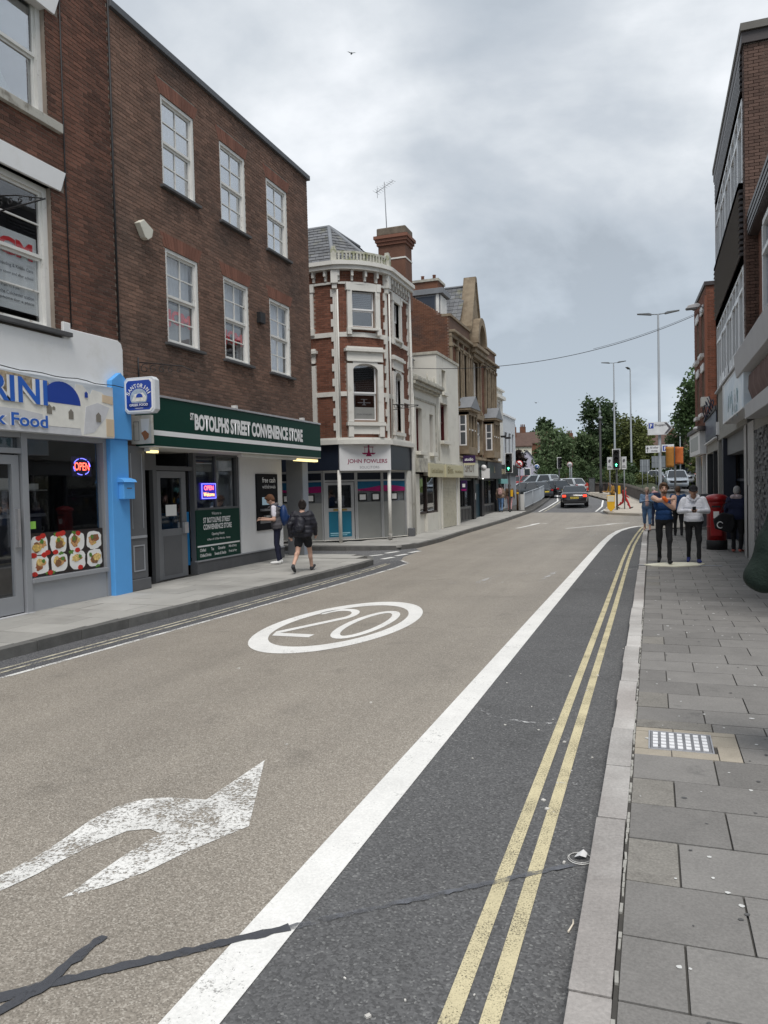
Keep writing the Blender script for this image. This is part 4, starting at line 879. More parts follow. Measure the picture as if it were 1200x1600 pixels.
SA = PA.x + 12.5; SB = SA + plen(ARC); SE = SB + 2.16; SM = (SA + SB) / 2
# openings: s0, s1, z0, z1
OPN = [(SM - .36, SM + .36, 6.28, 7.28), (SM - .38, SM + .38, 3.62, 5.22), (SB + .62, SB + 1.22, 6.2, 7.25), (SB + .62, SB + 1.22, 3.4, 5.15), (SA - 1.55, SA - .80, 6.3, 7.28), (SA - 1.55, SA - .80, 3.62, 5.2)]
mb = MB(); cuts = sorted({0., SE, *[o[0] for o in OPN], *[o[1] for o in OPN], *[SA + (SB - SA) * i / 10 for i in range(11)]})
for s0, s1 in zip(cuts, cuts[1:]):
    if s1 - s0 < 1e-4: continue
    hs = sorted([(o[2], o[3]) for o in OPN if o[0] - 1e-4 < (s0 + s1) / 2 < o[1] + 1e-4]); z = 2.95
    for a, b in hs + [(7.98, 9)]:
        p, q = along(PATH, s0)[0], along(PATH, s1)[0]
        if a > z: band('', [p, q], -.2, -.006, z, a, None, build=False, mb=mb)
        z = b
mb.build('wall', mMorF, F_)
def path_bricks(z0, z1, skip):
    mb = MB(); bl, bh, jt = .225 / K, .075 / K, .011 / K; z = z0; r = 0
    while z < z1:
        s = SA - 2.2 - (bl / 2 if r % 2 else 0)
        while s < SE:
            a, b = s, min(s + bl - jt, SE); c = (a + b) / 2
            if not any(h[0] < c < h[1] and h[2] < z + bh / 2 < h[3] for h in skip):
                p, t = along(PATH, max(c, 0)); n_ = Vector((t.y, -t.x)); q = p + n_ * (-.006); 
                mb.obox(fw(q.x, q.y, z + bh / 2 - jt / 2), ((b - a) / 2 * K, .009 + random.uniform(-.002, .002), (bh - jt) / 2 * K), math.atan2(t.y, t.x))
            s += bl
        z += bh; r += 1
    tag(mb.build('brickwork', mBrF, F_), kind='stuff')
QU = []
path_bricks(3.12, 7.9, OPN + [(o[0] - .12, o[1] + .12, o[2] - .1, o[3] + .12) for o in OPN])
# quoins: toothed white strips at the corners
for s_ in (SA, SB, SE - .06):
    mb = MB(); z = 3.12; k = 0
    while z < 7.5:
        p, t = along(PATH, s_ - .001); h = .21
        l, r_ = (.05 + (.07 if k % 2 else 0), .05)
        for d0, d1 in ((-l, 0), (0, r_)):
            pc, tc_ = along(PATH, s_ + (d0 + d1) / 2); n_ = Vector((tc_.y, -tc_.x)); q = pc + n_ * .012
            mb.obox(fw(q.x, q.y, z + h / 2), (abs(d1 - d0) / 2 * K + .004, .03, h / 2 * K - .001), math.atan2(tc_.y, tc_.x))
        z += h; k += 1
    mb.build('quoin_strip', mStuc, F_)
def sub(s0, s1, n=10):
    return [along(PATH, s0 + (s1 - s0) * i / n)[0] for i in range(n + 1)]
for z, th in ((4.30, .13), (5.98, .13)):
    zs = [(SA - 2.2, SM - .55), (SM + .55, SB + .46), (SB + 1.38, SE)] if z < 5 else [(SA - 2.2, SE)]
    for a, b in zs: band('string_course', sub(a, b, 14), 0, .035, z, z + th, mStuc)
band('fascia_cornice', PATH, -.05, .14, 2.93, 3.06, mStuc); band('fascia_cornice', PATH, -.05, .09, 3.06, 3.12, mStuc)
band('frieze_band', PATH, 0, .05, 7.46, 7.52, mStuc); band('cornice', PATH, -.05, .20, 7.86, 7.95, mStuc); band('gutter', PATH, .10, .26, 7.95, 8.06, mStuc)
band('eaves_soffit', PATH, -.1, .2, 7.84, 7.86, mStuc)
s = SA - 2.1
while s < SE - .05:      # brackets under the eaves
    p, t = along(PATH, s); n_ = Vector((t.y, -t.x)); a = math.atan2(t.y, t.x)
    mb = MB(); q = p + n_ * .07; mb.obox(fw(q.x, q.y, 7.76), (.035 * K, .07 * K, .09 * K), a); q = p + n_ * .04; mb.obox(fw(q.x, q.y, 7.62), (.03 * K, .04 * K, .07 * K), a)
    mb.build('eaves_bracket', mStuc, F_)
    s += .26 if s > SB else .37
# pierced parapet on the bay
band('parapet', ARC, .05, .13, 8.06, 8.12, mStain); band('parapet', ARC, .05, .13, 8.30, 8.36, mStain)
for i in range(17):
    p, t = along(PATH, SA + (SB - SA) * (i + .5) / 17); n_ = Vector((t.y, -t.x)); q = p + n_ * .09
    MB().obox(fw(q.x, q.y, 8.21), (.026 * K, .04 * K, .095 * K), math.atan2(t.y, t.x)).build('baluster', mStain, F_)
for s_ in (SA, SB):
    p, t = along(PATH, s_); n_ = Vector((t.y, -t.x)); q = p + n_ * .09
    mb = MB(); mb.obox(fw(q.x, q.y, 8.22), (.085 * K, .085 * K, .19 * K), math.atan2(t.y, t.x)); mb.obox(fw(q.x, q.y, 8.44), (.06 * K, .06 * K, .05 * K), math.atan2(t.y, t.x)); mb.build('parapet_pier', mStain, F_, .01)
    q = p + n_ * .05; MB().obox(fw(q.x, q.y, 7.65), (.10 * K, .10 * K, .19 * K), math.atan2(t.y, t.x)).obox(fw(q.x, q.y, 7.40), (.07 * K, .06 * K, .08 * K), math.atan2(t.y, t.x)).build('eaves_console', mStuc, F_, .01)
    q = p + n_ * .04; mb = MB().tube([fw(q.x + .08, q.y, 7.3), fw(q.x + .08, q.y, 3.1)], .03, 8); mb.build('downpipe', mStuc, F_)
# windows with moulded surrounds
GLo = glass('office glass', (.55, .57, .58), .45)
def bay_window(s0, s1, z0, z1, head, arched, blind=True, full=False):
    p0, t = along(PATH, (s0 + s1) / 2); n_ = Vector((t.y, -t.x)); half = (s1 - s0) / 2
    p0 = p0 - n_ * .02 if SA < (s0 + s1) / 2 < SB else p0
    def q(u, w, z): v_ = p0 + t * u + n_ * w; return fw(v_.x, v_.y, z)
    def bx(mb, u0, u1, w0, w1, za, zb, mi=0):
        c = [q(u, w, z) for z in (za, zb) for u, w in ((u0, w0), (u1, w0), (u1, w1), (u0, w1))]
        mb.add(c, [(0, 3, 2, 1), (4, 5, 6, 7), (0, 1, 5, 4), (1, 2, 6, 5), (2, 3, 7, 6), (3, 0, 4, 7)], mi)
    mb = MB(); o = .17 if head else .14
    bx(mb, -half - o, -half, -.1, .06, z0 - .05, z1); bx(mb, half, half + o, -.1, .06, z0 - .05, z1)
    if arched:
        n = 12; r = half; ri = .2; pts = []
        for i in range(n + 1):
            a = math.pi * i / n; pts.append((r * math.cos(a), z1 - ri + ri * math.sin(a)))
        for (a0, b0), (a1, b1) in zip(pts, pts[1:]):
            mb.add([q(a0, .06, b0), q(a1, .06, b1), q(a1, .06, z1 + .06), q(a0, .06, z1 + .06), q(a0, -.1, b0), q(a1, -.1, b1)], [(0, 1, 2, 3), (0, 4, 5, 1)])
        bx(mb, -half - o, half + o, .055, .085, z1 + .06, z1 + .10); bx(mb, -half - o, half + o, -.05, .06, z1 + .10, z1 + .34); bx(mb, -half - o - .06, half + o + .06, -.05, .13, z1 + .34, z1 + .42); bx(mb, -half - o, half + o, -.05, .08, z1 + .42, z1 + .48)
        bx(mb, -half - o - .04, half + o + .04, -.05, .09, z0 - .16, z0 - .06); bx(mb, -half - .02, half + .02, -.05, .03, z0 - .40, z0 - .16); bx(mb, -half - o, -half - .02, -.05, .07, z0 - .48, z0 - .16); bx(mb, half + .02, half + o, -.05, .07, z0 - .48, z0 - .16)
    else:
        bx(mb, -half - o, half + o, -.1, .06, z1, z1 + .2); bx(mb, -half - o - .03, -half - .04, -.05, .08, z1 + .0, z1 + .22); bx(mb, half + .04, half + o + .03, -.05, .08, z1 + .0, z1 + .22)
        bx(mb, -half - .06, half + .06, -.05, .11, z0 - .1, z0 - .04); bx(mb, -half - o - .02, -half - .03, -.05, .09, z0 - .24, z0 - .05); bx(mb, half + .03, half + o + .02, -.05, .09, z0 - .24, z0 - .05)
    win = mb.build('window', mStuc, F_)
    mb = MB(); zm = z0 + (z1 - z0) * .48
    for a, b, w in ((z0, zm, -.11), (zm, z1, -.08)):
        bx(mb, -half, -half + .06, w - .04, w, a, b); bx(mb, half - .06, half, w - .04, w, a, b); bx(mb, -half + .06, half - .06, w - .04, w, a, a + .045); bx(mb, -half + .06, half - .06, w - .04, w, b - .045, b)
    mb.build('sash_frame', mSignW, win)
    for a, b, w in ((z0 + .045, zm - .045, -.13), (zm + .045, z1 - .045, -.10)):
        m2 = MB(); bx(m2, -half + .06, half - .06, w, w + .004, a, b); m2.build('pane', GLo, win)
    m2 = MB(); bx(m2, -half - .1, half + .1, -.8, -.78, z0 - .1, z1 + .1); bx(m2, -half - .1, -half - .08, -.78, -.12, z0, z1); bx(m2, half + .08, half + .1, -.78, -.12, z0, z1); m2.build('room', mDark, win)
    if full:
        m2 = MB(); bx(m2, -half, half, -.16, -.155, z0, z1); m2.build('blind', mCurt, win)
    elif blind:
        m2 = MB(); z = zm + .05
        while z < z1 - .03: bx(m2, -half + .06, half - .06, -.175, -.165, z, z + .035); z += .052
        tag(m2.build('blind_slats', M('white slats', (.55, .55, .56), .6), win), kind='stuff')
    return win, q, zm, half
for i, o in enumerate(OPN):
    w_, q_, zm, hf = bay_window(*o, head=i % 2 == 1, arched=i % 2 == 1, full=i in (2, 3))
    if i == 1:
        m2 = MB(); m2.add([q_(-hf + .06, -.122, o[2] + .05), q_(hf - .06, -.122, o[2] + .05), q_(hf - .06, -.122, o[2] + .38), q_(-hf + .06, -.122, o[2] + .38)], [(0, 1, 2, 3)]); m2.build('frosted_strip', mFrost, w_)
        lettering('JOHN FOWLERS', mInk, w_, lambda x, y: q_(-.24 + x / K, -.118, o[2] + .14 + y / K), .48 * K, .06 * K)
        m2 = MB()
        for a, b, c, d_ in ((-.2, .2, .50, .52), (-.02, .02, .46, .62), (-.1, .1, .60, .615), (-.06, .06, .44, .46)): m2.add([q_(a, -.118, o[2] + c), q_(b, -.118, o[2] + c), q_(b, -.118, o[2] + d_), q_(a, -.118, o[2] + d_)], [(0, 1, 2, 3)])
        m2.build('scales_mark', mInk, w_)
# roof: courses of slate, lead hips
AP = (-9.45, 22.0, 9.86); E0 = (-12.5, 19.85, 8.0); E1 = (-8.42, 19.85, 8.0); E2 = (-7.32, 20.98, 8.0); E3 = (-7.32, 23.0, 8.0); RL = (-12.5, 22.0, 9.86); AQ = (-9.3, 24.2, 9.86)
def slate_face(a, b, c, d, mb, n=13):
    """courses between eaves a-b and ridge d-c, each lapping the one below"""
    a, b, c, d = [Vector(v_) for v_ in (a, b, c, d)]; nrm = (b - a).cross(d - a).normalized() * .022
    if nrm.z < 0: nrm = -nrm
    for i in range(n):
        p0, p1 = a + (d - a) * (i / n), b + (c - b) * (i / n); q0, q1 = a + (d - a) * min(1, (i + 1.15) / n), b + (c - b) * min(1, (i + 1.15) / n)
        L_ = (p1 - p0).length; m = max(1, int(L_ / .26)); off = .5 if i % 2 else 0
        for j in range(m + 1):
            f0, f1 = max(0, (j - off) / m), min(1, (j + 1 - off) / m)
            if f1 - f0 < .02: continue
            vs = [p0 + (p1 - p0) * f0 + nrm, p0 + (p1 - p0) * (f1 - .012 / max(L_, .3)) + nrm, q0 + (q1 - q0) * (f1 - .012 / max(L_, .3)), q0 + (q1 - q0) * f0, p0 + (p1 - p0) * f0, p0 + (p1 - p0) * f1]
            mb.add([fw(*v_) for v_ in vs], [(0, 1, 2, 3), (0, 4, 5, 1)])
mb = MB(); slate_face(E0, E1, AP, RL, mb); slate_face(E1, E2, AP, AP, mb); slate_face(E2, E3, AQ, AP, mb)
RO = tag(mb.build('roof_slates', mSlateR, F_), kind='stuff')
MB().add([fw(v_[0], v_[1], v_[2] - .02) for v_ in (E0, E1, E2, E3, AQ, AP, RL)], [(0, 1, 5, 6), (1, 2, 5), (2, 3, 4, 5)]).build('roof_deck', mSlate0, F_)
mb = MB()
for a, b in ((E1, AP), (E2, AP), (AP, RL), (AP, AQ)): mb.tube([fw(*a), fw(*b)], .075, 8)
mb.build('hip_rolls', mLead, F_)
# chimney and aerial
CHX, CHY = -7.90, 23.85
mb = MB(); mb.box(*[v_ * K for v_ in (-.46, .46, -.35, .35)], 7.5 * K, 9.55 * K); CH = mb.build('chimney', M('sooty chimney brick', (.15, .075, .05), .9, .15, 3, .15, 30, bump=.5, bs=20), F_); CH.location = ((CHX - RX) * K, (CHY - RY) * K, 0)
tag_ = MB()
for zz, e_ in ((9.55, .50), (9.65, .54), (9.75, .58)): tag_.box(-e_ * K, e_ * K, -(e_ - .1) * K, (e_ - .1) * K, zz * K, (zz + .1) * K)
tag_.build('chimney_head', mBrB, CH); MB().box(-.5 * K, .5 * K, -.4 * K, .4 * K, 9.85 * K, 10.12 * K).build('chimney_cap', M('sooty cement', (.16, .13, .10), .95, .3, 5, bump=.6), CH, .05)
MB().box(-.475 * K, .475 * K, -.365 * K, .365 * K, 9.08 * K, 9.13 * K).build('chimney_band', mStuc, CH)
AE = thing('television_aerial', 'spindly television aerial on a pole above the brick chimney', 'aerial', (-8.22 * K, 24 * K, 10.1 * K))
MB().tube([(0, 0, 0), (-.06, 0, 2.05)], .018, 6).build('mast', mGreyPL, AE)
mb = MB(); mb.tube([(-.45, .1, 1.72), (.35, -.1, 2.0)], .010, 5)
for i in range(9):
    a = i / 8; c = Vector((-.45, .1, 1.72)).lerp(Vector((.35, -.1, 2.0)), a); l = .24 - .1 * a; mb.tube([c + Vector((-.05, -l, .0)), c + Vector((.05, l, 0))], .006, 4)
mb.tube([(-.4, .1, 1.5), (-.4, .1, 1.98)], .008, 4); mb.tube([(-.36, -.2, 1.6), (-.44, .3, 1.95)], .008, 4); mb.build('array', mGreyPL, AE)
# ground floor: fascia boards, sign, posts and glazed front
band('fascia_board', [Vector((-12.5, 19.9)), PA], -.06, .03, 2.2, 2.93, mNavy); band('fascia_board', [PA, PB], -.06, .03, 2.2, 2.93, mNavy); band('fascia_board', [PB, PE], -.06, .03, 2.2, 2.93, mNavy)
tS = (PB - PA).normalized(); nS = Vector((tS.y, -tS.x)); ang = math.atan2(tS.y, tS.x)
SG = thing('shop_sign', 'white solicitors sign with plum scales over the corner door', 'sign', (PA.x * K + nS.x * .03 * K, PA.y * K + nS.y * .03 * K, 0), ang)
LS = (PB - PA).length
def sg(u, w, z): return (u * K, -w * K, z * K)
mb = MB(); mb.box(-.02 * K, (LS + .02) * K, -.06 * K, 0, 2.18 * K, 2.95 * K); mb.build('board', M('sign board white', (.74, .74, .75), .4, .03), SG, .006)
lettering('JOHN FOWLERS', mPlum, SG, lambda x, y: sg(.22 + x / K, .064, 2.36 + y / K), 1.26 * K, .15 * K, .012)
lettering('SOLICITORS', M('grey lettering', (.30, .31, .33), .5), SG, lambda x, y: sg(.60 + x / K, .064, 2.24 + y / K), .62 * K, .07 * K)
mb = MB(); mb.prism([(.80, 2.59), (.99, 2.59), (.93, 2.70), (.905, 2.88), (.885, 2.88), (.86, 2.70)], lambda a, b, d: sg(a, d, b), .06, .065); mb.prism([(.74, 2.845), (1.05, 2.845), (1.05, 2.865), (.74, 2.865)], lambda a, b, d: sg(a, d, b), .06, .064); mb.prism(circ(.895, 2.89, .03, .025, 12), lambda a, b, d: sg(a, d, b), .06, .064)
for cx in (.77, 1.02):
    mb.prism([(cx - .09, 2.69)] + [(cx + .09 * math.cos(a), 2.69 + .05 * math.sin(a)) for a in np.linspace(math.pi, 2 * math.pi, 8)], lambda a, b, d: sg(a, d, b), .06, .064); mb.prism([(cx - .005, 2.69), (cx + .005, 2.69), (cx + .005, 2.85), (cx - .005, 2.85)], lambda a, b, d: sg(a, d, b), .06, .064)
mb.build('scales_logo', mPlum, SG)
for v_, nm in ((PA, 0), (PB, 1)):
    q = v_ + nS * (-.02); mb = MB(); mb.tube([fw(q.x, q.y, .11), fw(q.x, q.y, 2.2)], .062, 12); po = mb.build('post', mStuc, F_)
    if nm: MB().tube([fw(q.x, q.y, .118), fw(q.x, q.y, .32)], .068, 12).build('post_foot', M('scuffed post', (.30, .29, .27), .8, .5, 14), po)
# glazed front: from the side street round to the street, set back under the bay
SFP = [Vector((-11.5, 20.12)), Vector((-9.12, 20.12)), Vector((-8.95, 20.42)), Vector((-8.38, 20.92)), Vector((-8.30, 20.95)), Vector((-7.42, 22.35))]
BIG = [Vector((-11.5, 20.2)), Vector((-10.55, 20.2)), Vector((-9.95, 20.22)), Vector((-9.12, 20.3)), Vector((-8.36, 20.98)), Vector((-7.80, 21.72)), Vector((-7.36, 22.72))]
def seg_box(mb, a, b, o0, o1, z0, z1, mi=0):
    t = (b - a).normalized(); n_ = Vector((t.y, -t.x)); c = [fw(*(v_ + n_ * o), z) for z in (z0, z1) for v_, o in ((a, o0), (b, o0), (b, o1), (a, o1))]
    mb.add(c, [(0, 3, 2, 1), (4, 5, 6, 7), (0, 1, 5, 4), (1, 2, 6, 5), (2, 3, 7, 6), (3, 0, 4, 7)], mi)
for i, (a, b) in enumerate(zip(BIG, BIG[1:])):
    t = (b - a).normalized(); l = (b - a).length; isdoor = i == 3
    mb = MB()
    for c0, c1 in ((0, .045), (l - .045, l)): seg_box(mb, a + t * c0, a + t * c1, -.03, .03, .11, 2.2)
    seg_box(mb, a + t * .045, b - t * .045, -.028, .028, 1.88, 1.93); seg_box(mb, a + t * .045, b - t * .045, -.028, .028, .11, .16 if not isdoor else .13)
    seg_box(mb, a + t * .045, b - t * .045, -.028, .028, 2.14, 2.2)
    fr_ = mb.build('shopfront_bay', mAlu, F_)
    m2 = MB(); seg_box(m2, a + t * .045, b - t * .045, -.004, .0, 1.93, 2.14); m2.build('fanlight', mNavy, fr_)
    if not isdoor:
        m2 = MB(); seg_box(m2, a + t * .045, b - t * .045, -.004, .0, 1.26, 1.88); m2.build('pane', GLm, fr_)
        m2 = MB(); seg_box(m2, a + t * .045, b - t * .045, -.004, .0, .16, 1.26); m2.build('frosted_film', mFrost, fr_)
        m2 = MB(); seg_box(m2, a + t * .045, b - t * .045, -.06, -.055, .16, 1.95); m2.build('blind', M('office blind', (.26, .265, .265), .8, .1), fr_)
        def wave(z0f, z1f, m_, w):
            n = 12; vs = []
            n_ = Vector((t.y, -t.x))
            for k in range(n + 1):
                v_ = a + t * (.045 + (l - .09) * k / n) + n_ * w; vs += [fw(*v_, z0f(i + k / n)), fw(*v_, z1f(i + k / n))]
            MB().add(vs, [(2 * k, 2 * k + 2, 2 * k + 3, 2 * k + 1) for k in range(n)]).build('vinyl_band', m_, fr_)
        wv = lambda x: 1.70 + .05 * math.sin(x * 2.6 + .5)
        wave(lambda x: wv(x), lambda x: 1.88, mTeal, .003); wave(lambda x: 1.58 + .02 * math.sin(x * 2.0), wv, mMag, .004)
        nn_ = 2 if i == 4 else 1
        for k in range(nn_ if i else 2):
            c = a + t * (l * (k + .5) / nn_); m2 = MB(); seg_box(m2, c - t * .15, c + t * .15, .004, .010, 1.29, 1.52); pf = m2.build('notice_frame', mIron, fr_); m2 = MB(); seg_box(m2, c - t * .105, c + t * .105, .010, .012, 1.325, 1.485); m2.build('notice', mPaper, pf)
    else:
        mb = MB(); seg_box(mb, a + t * .06, a + t * .15, -.05, .0, .13, 1.86); seg_box(mb, b - t * .15, b - t * .06, -.05, .0, .13, 1.86); seg_box(mb, a + t * .15, b - t * .15, -.05, .0, 1.78, 1.86); seg_box(mb, a + t * .15, b - t * .15, -.05, .0, 1.0, 1.1); seg_box(mb, a + t * .15, b - t * .15, -.05, .0, .13, .24)
        dd = mb.build('door', mAlu, F_); m2 = MB(); seg_box(m2, a + t * .15, b - t * .15, -.03, -.02, .24, 1.0); m2.build('door_panel', mTealD, dd); m2 = MB(); seg_box(m2, a + t * .15, b - t * .15, -.03, -.026, 1.1, 1.78); m2.build('pane', GLs, dd); m2 = MB(); seg_box(m2, a + t * .3, b - t * .3, .0, .02, 1.02, 1.08); m2.build('letter_plate', M('brass', (.45, .33, .12), .35, metal=.8), dd)
        m2 = MB(); seg_box(m2, a + t * .2, b - t * .2, -.018, -.016, .34, .37); seg_box(m2, a + t * .2, b - t * .3, -.018, -.016, .29, .31); m2.build('lettering', M('pale teal', (.4, .7, .8), .5), dd)
        m2 = MB(); seg_box(m2, a + t * .15, b - t * .15, -.3, -.29, .2, 1.9); m2.build('inner_panel', M('door interior', (.12, .11, .11), .8), dd)
mb = MB(); n_ = len(BIG)
mb.add([fw(*v_, 2.195) for v_ in BIG] + [fw(-7.3, 23.1, 2.195)] + [fw(PB.x, PB.y, 2.195), fw(PA.x, PA.y, 2.195), fw(-11.5, 19.9, 2.195)], [list(range(n_ + 4))]); mb.build('soffit', mStuc, F_)
mb = MB(); mb.add([fw(*v_, .16) for v_ in BIG] + [fw(*(v_ + Vector((.12, -.12))), .152) for v_ in BIG], [(i, i + 1, n_ + i + 1, n_ + i) for i in range(n_ - 1)]); mb.build('threshold', M('pale worn step', (.62, .60, .54), .8, .15, 4), F_)
MB().box(*[v_ * K for v_ in (-7.42 - RX, -7.28 - RX, 22.75 - RY, 23.15 - RY, .1, 2.95)]).build('end_pier', mStuc, F_, .01)
MB().box(*[v_ * K for v_ in (-12.5 - RX, -7.5 - RX, 22.95 - RY, 23.17 - RY, .1, 8.0)]).build('party_wall', mBrF, F_)
MB().box(*[v_ * K for v_ in (-12.5 - RX, -8.2 - RX, 22.6 - RY, 22.64 - RY, .1, 2.9)]).build('back_wall', mDark, F_)
MB().box(*[v_ * K for v_ in (-12.5 - RX, -8.7 - RX, 20.2 - RY, 22.6 - RY, 2.97, 3.02)]).build('floor_slab', mDark, F_)
MB().tube([fw(-7.22, 23.1, .12), fw(-7.22, 23.1, 2.9), fw(-7.2, 23.12, 5.2), fw(-7.22, 23.1, 7.9)], .05, 8).build('downpipe', mStuc, F_)
MB().box(*[v_ * K for v_ in (-7.28 - RX, -7.1 - RX, 22.6 - RY, 22.85 - RY, .11, .38)]).build('meter_box', mGreyP, F_, .02)
IB2 = thing('iron_bracket', 'scrolled black iron bracket on the corner building near the overhead wire', 'bracket', (-7.28 * K, 21.3 * K, 4.05 * K))
mb = MB(); mb.tube([(0, 0, .1), (1.0, .0, .02)], .014, 5); mb.tube([(0, 0, -.1), (1.0, 0, .0)], .012, 5); mb.tube([(.01, 0, -.22), (.01, 0, .22)], .018, 5)
for k in range(3): mb.tube([(.18 + k * .2 + .09 * (1 - .05 * i) * math.cos(i * .6), 0, .02 + (.1 - k * .025) * (1 - .05 * i) * math.sin(i * .6)) for i in range(14)], .011, 5)
mb.build('scrollwork', mIron, IB2)
# ================================================================ cream shops, the Victorian block and the far end of the terrace
mCream = M('cream render', (.70, .68, .615), .8, .06, 1.5, bump=.1, bs=20, stain=(.50, .47, .39), ss=1.2, sr=(.55, .78))
mCreamD = M('weathered cream', (.50, .48, .41), .85, .18, 4, stain=(.30, .29, .26), ss=3.5, sr=(.45, .65), bump=.3)
mOx = M('oxblood sash', (.085, .010, .012), .4, .08); mBrown = M('dark timber', (.035, .02, .016), .45, .1)
mShut = M('cream shutter', (.58, .55, .44), .5, .08, 3, stain=(.42, .37, .27), ss=5, sr=(.5, .7)); mSignC = M('cream sign board', (.56, .52, .34), .5, .06, 4)
XC = -7.3
C_ = thing('cream_building', 'cream rendered shop pair with red sashes and a roller shutter', 'building', (XC * K, 0, 0)); f = Fac(C_, 1)
hC = [(23.82, 24.5, 2.85, 4.3), (25.42, 25.86, 2.85, 4.2)]; hD = [(26.88, 27.9, 3.35, 4.75), (27.15, 27.75, 5.15, 6.0)]
wall(f, mCream, 23.2, 26.45, 2.5, 5.1, hC); wall(f, mCream, 26.45, 29.65, 2.5, 6.45, hD)
f.part('side_wall', mCream, [(26.45, 26.65, -2.6, -.22, 2.5, 6.45), (29.4, 29.65, -8, -.22, 2.5, 6.4)]); f.part('coping', mCreamD, [(26.42, 29.7, -.3, .04, 6.45, 6.55), (26.42, 26.7, -2.7, -.3, 6.45, 6.55)])
f.part('cornice', mCreamD, [(23.2, 26.5, -.1, .28, 5.1, 5.22), (23.2, 26.48, -.1, .2, 4.98, 5.1), (23.2, 26.46, -.1, .12, 4.9, 4.98), (23.2, 26.45, -.2, .1, 5.22, 5.34)], bevel=.02)
f.part('moulding', mCreamD, [(23.6, 26.2, 0, .03, 4.56, 4.62), (26.16, 26.2, 0, .03, 2.9, 4.56)])
for h in hC: sash(f, *h, -.16, 1, 1, 1, mOx, GLd, None, .5, .06, sill=mCream, sillz=.12, sillo=.16, dark=mDark)
sash(f, *hD[0], -.16, 1, 1, 1, mOx, GLd, (mBlindW, .45), .5, .07, sill=mCream, sillz=.12, sillo=.14, dark=mDark)
f.part('blocked_window', mCreamD, [(27.15, 27.75, -.2, -.12, 5.15, 6.0)]); f.part('sill', mCream, [(27.1, 27.8, -.1, .1, 5.05, 5.15)])
mb = MB()
def slates(f, mb, a, b, c, d, n, st=.26, lift=.02):
    a, b, c, d = [Vector(f.p(*v_)) for v_ in (a, b, c, d)]; nrm = (b - a).cross(d - a).normalized() * lift
    if nrm.z < 0: nrm = -nrm
    for i in range(n):
        p0, p1 = a + (d - a) * (i / n), b + (c - b) * (i / n); q0, q1 = a + (d - a) * min(1, (i + 1.15) / n), b + (c - b) * min(1, (i + 1.15) / n); L_ = (p1 - p0).length; m = max(1, int(L_ / st))
        for j in range(m):
            f0, f1 = j / m, (j + 1) / m - .01 / max(L_, .3)
            mb.add([p0 + (p1 - p0) * f0 + nrm, p0 + (p1 - p0) * f1 + nrm, q0 + (q1 - q0) * f1, q0 + (q1 - q0) * f0, p0 + (p1 - p0) * f0, p0 + (p1 - p0) * f1], [(0, 1, 2, 3), (0, 4, 5, 1)])
slates(f, mb, (26.35, -2.5, 6.25), (26.35, -.75, 6.25), (27.8, -2.2, 7.6), (27.8, -2.6, 7.6), 7); tag(mb.build('roof_slates', mSlateR, C_), kind='stuff')
f.part('roof', mSlate0, [(23.2, 26.45, -8, -.2, 4.9, 5.0), (26.65, 29.4, -8, -.3, 6.2, 6.3)])
for i, (x, h) in enumerate(((.0, .32), (.5, .22), (.9, .3))): MB().tube([f.p(25.4 + x, -.05, 5.3), f.p(25.4 + x, -.05, 5.3 + h)], .03, 5).build('finial', mCreamD, C_)
# shop below
f.part('fascia', mCreamD, [(23.55, 24.55, .0, .16, 2.16, 2.62), (24.55, 29.5, 0, .14, 2.05, 2.5)])
for (a, b, s_, w_, h) in ((24.6, 26.55, 'Coral Lock Diamond', 1.5, .16), (26.6, 27.9, 'Bliss', .8, .26), (27.95, 29.45, 'hair and beauty', 1.15, .15)):
    sb = f.part('sign_panel', mSignC, [(a, b, .14, .20 + (.04 if a == 26.6 else 0), 2.0, 2.46)], bevel=.006); lettering(s_, M('olive lettering', (.24, .20, .08), .6), sb, lambda x, y: f.p(a + (b - a - w_) / 2 + x / K, .246 if a == 26.6 else .206, 2.14 + y / K), w_ * K, h * K, .0)
for b_ in ((23.2, 24.05, -.25, .0, .1, 2.1), (26.42, 26.75, -.25, .0, .1, 2.1), (26.75, 26.85, -.12, .04, .1, 2.05), (29.2, 29.3, -.12, .04, .1, 2.05), (29.3, 29.6, -.25, 0, .1, 2.1)): f.part('pier', mCream, [b_])
f.part('stall_riser', mCream, [(24.05, 25.0, -.25, -.12, .1, .75), (25.0, 26.42, -.2, -.02, .1, .75)])
wf = f.part('shop_window', mBrown, [(24.05, 24.12, -.2, -.1, .75, 2.1), (25.05, 25.15, -.18, -.06, .75, 2.1), (26.33, 26.42, -.15, -.05, .75, 2.1), (24.12, 26.33, -.18, -.06, .75, .82), (24.12, 26.33, -.18, -.08, 2.05, 2.1)])
f.part('pane', GLs, [(24.12, 25.05, -.13, -.125, .82, 2.05)], wf); f.part('pane', GLs, [(25.15, 26.33, -.11, -.105, .82, 2.05)], wf); f.part('display', M('shop display', (.30, .30, .28), .8, .4, 3), [(24.1, 26.3, -.6, -.58, .8, 2.1), (25.5, 26.0, -.5, -.4, .8, 1.35)], wf)
sh = f.part('shutter_frame', mSignW, [(26.85, 26.92, -.1, .0, .1, 2.05), (29.13, 29.2, -.1, .0, .1, 2.05)])
z = .13
while z < 2.02: f.part('shutter_slat', mShut, [(26.92, 29.13, -.08, -.03, z, z + .052)], sh, .012); z += .056
f.part('shutter_back', M('shutter gap', (.22, .2, .16), .8), [(26.92, 29.13, -.1, -.08, .1, 2.05)], sh)
MB().tube([f.p(23.32, .06, .12), f.p(23.32, .06, 4.9)], .04, 8).build('downpipe', mCream, C_); MB().tube([f.p(26.42, .05, 2.6), f.p(26.42, .05, 5.0)], .025, 6).build('downpipe', mCream, C_)
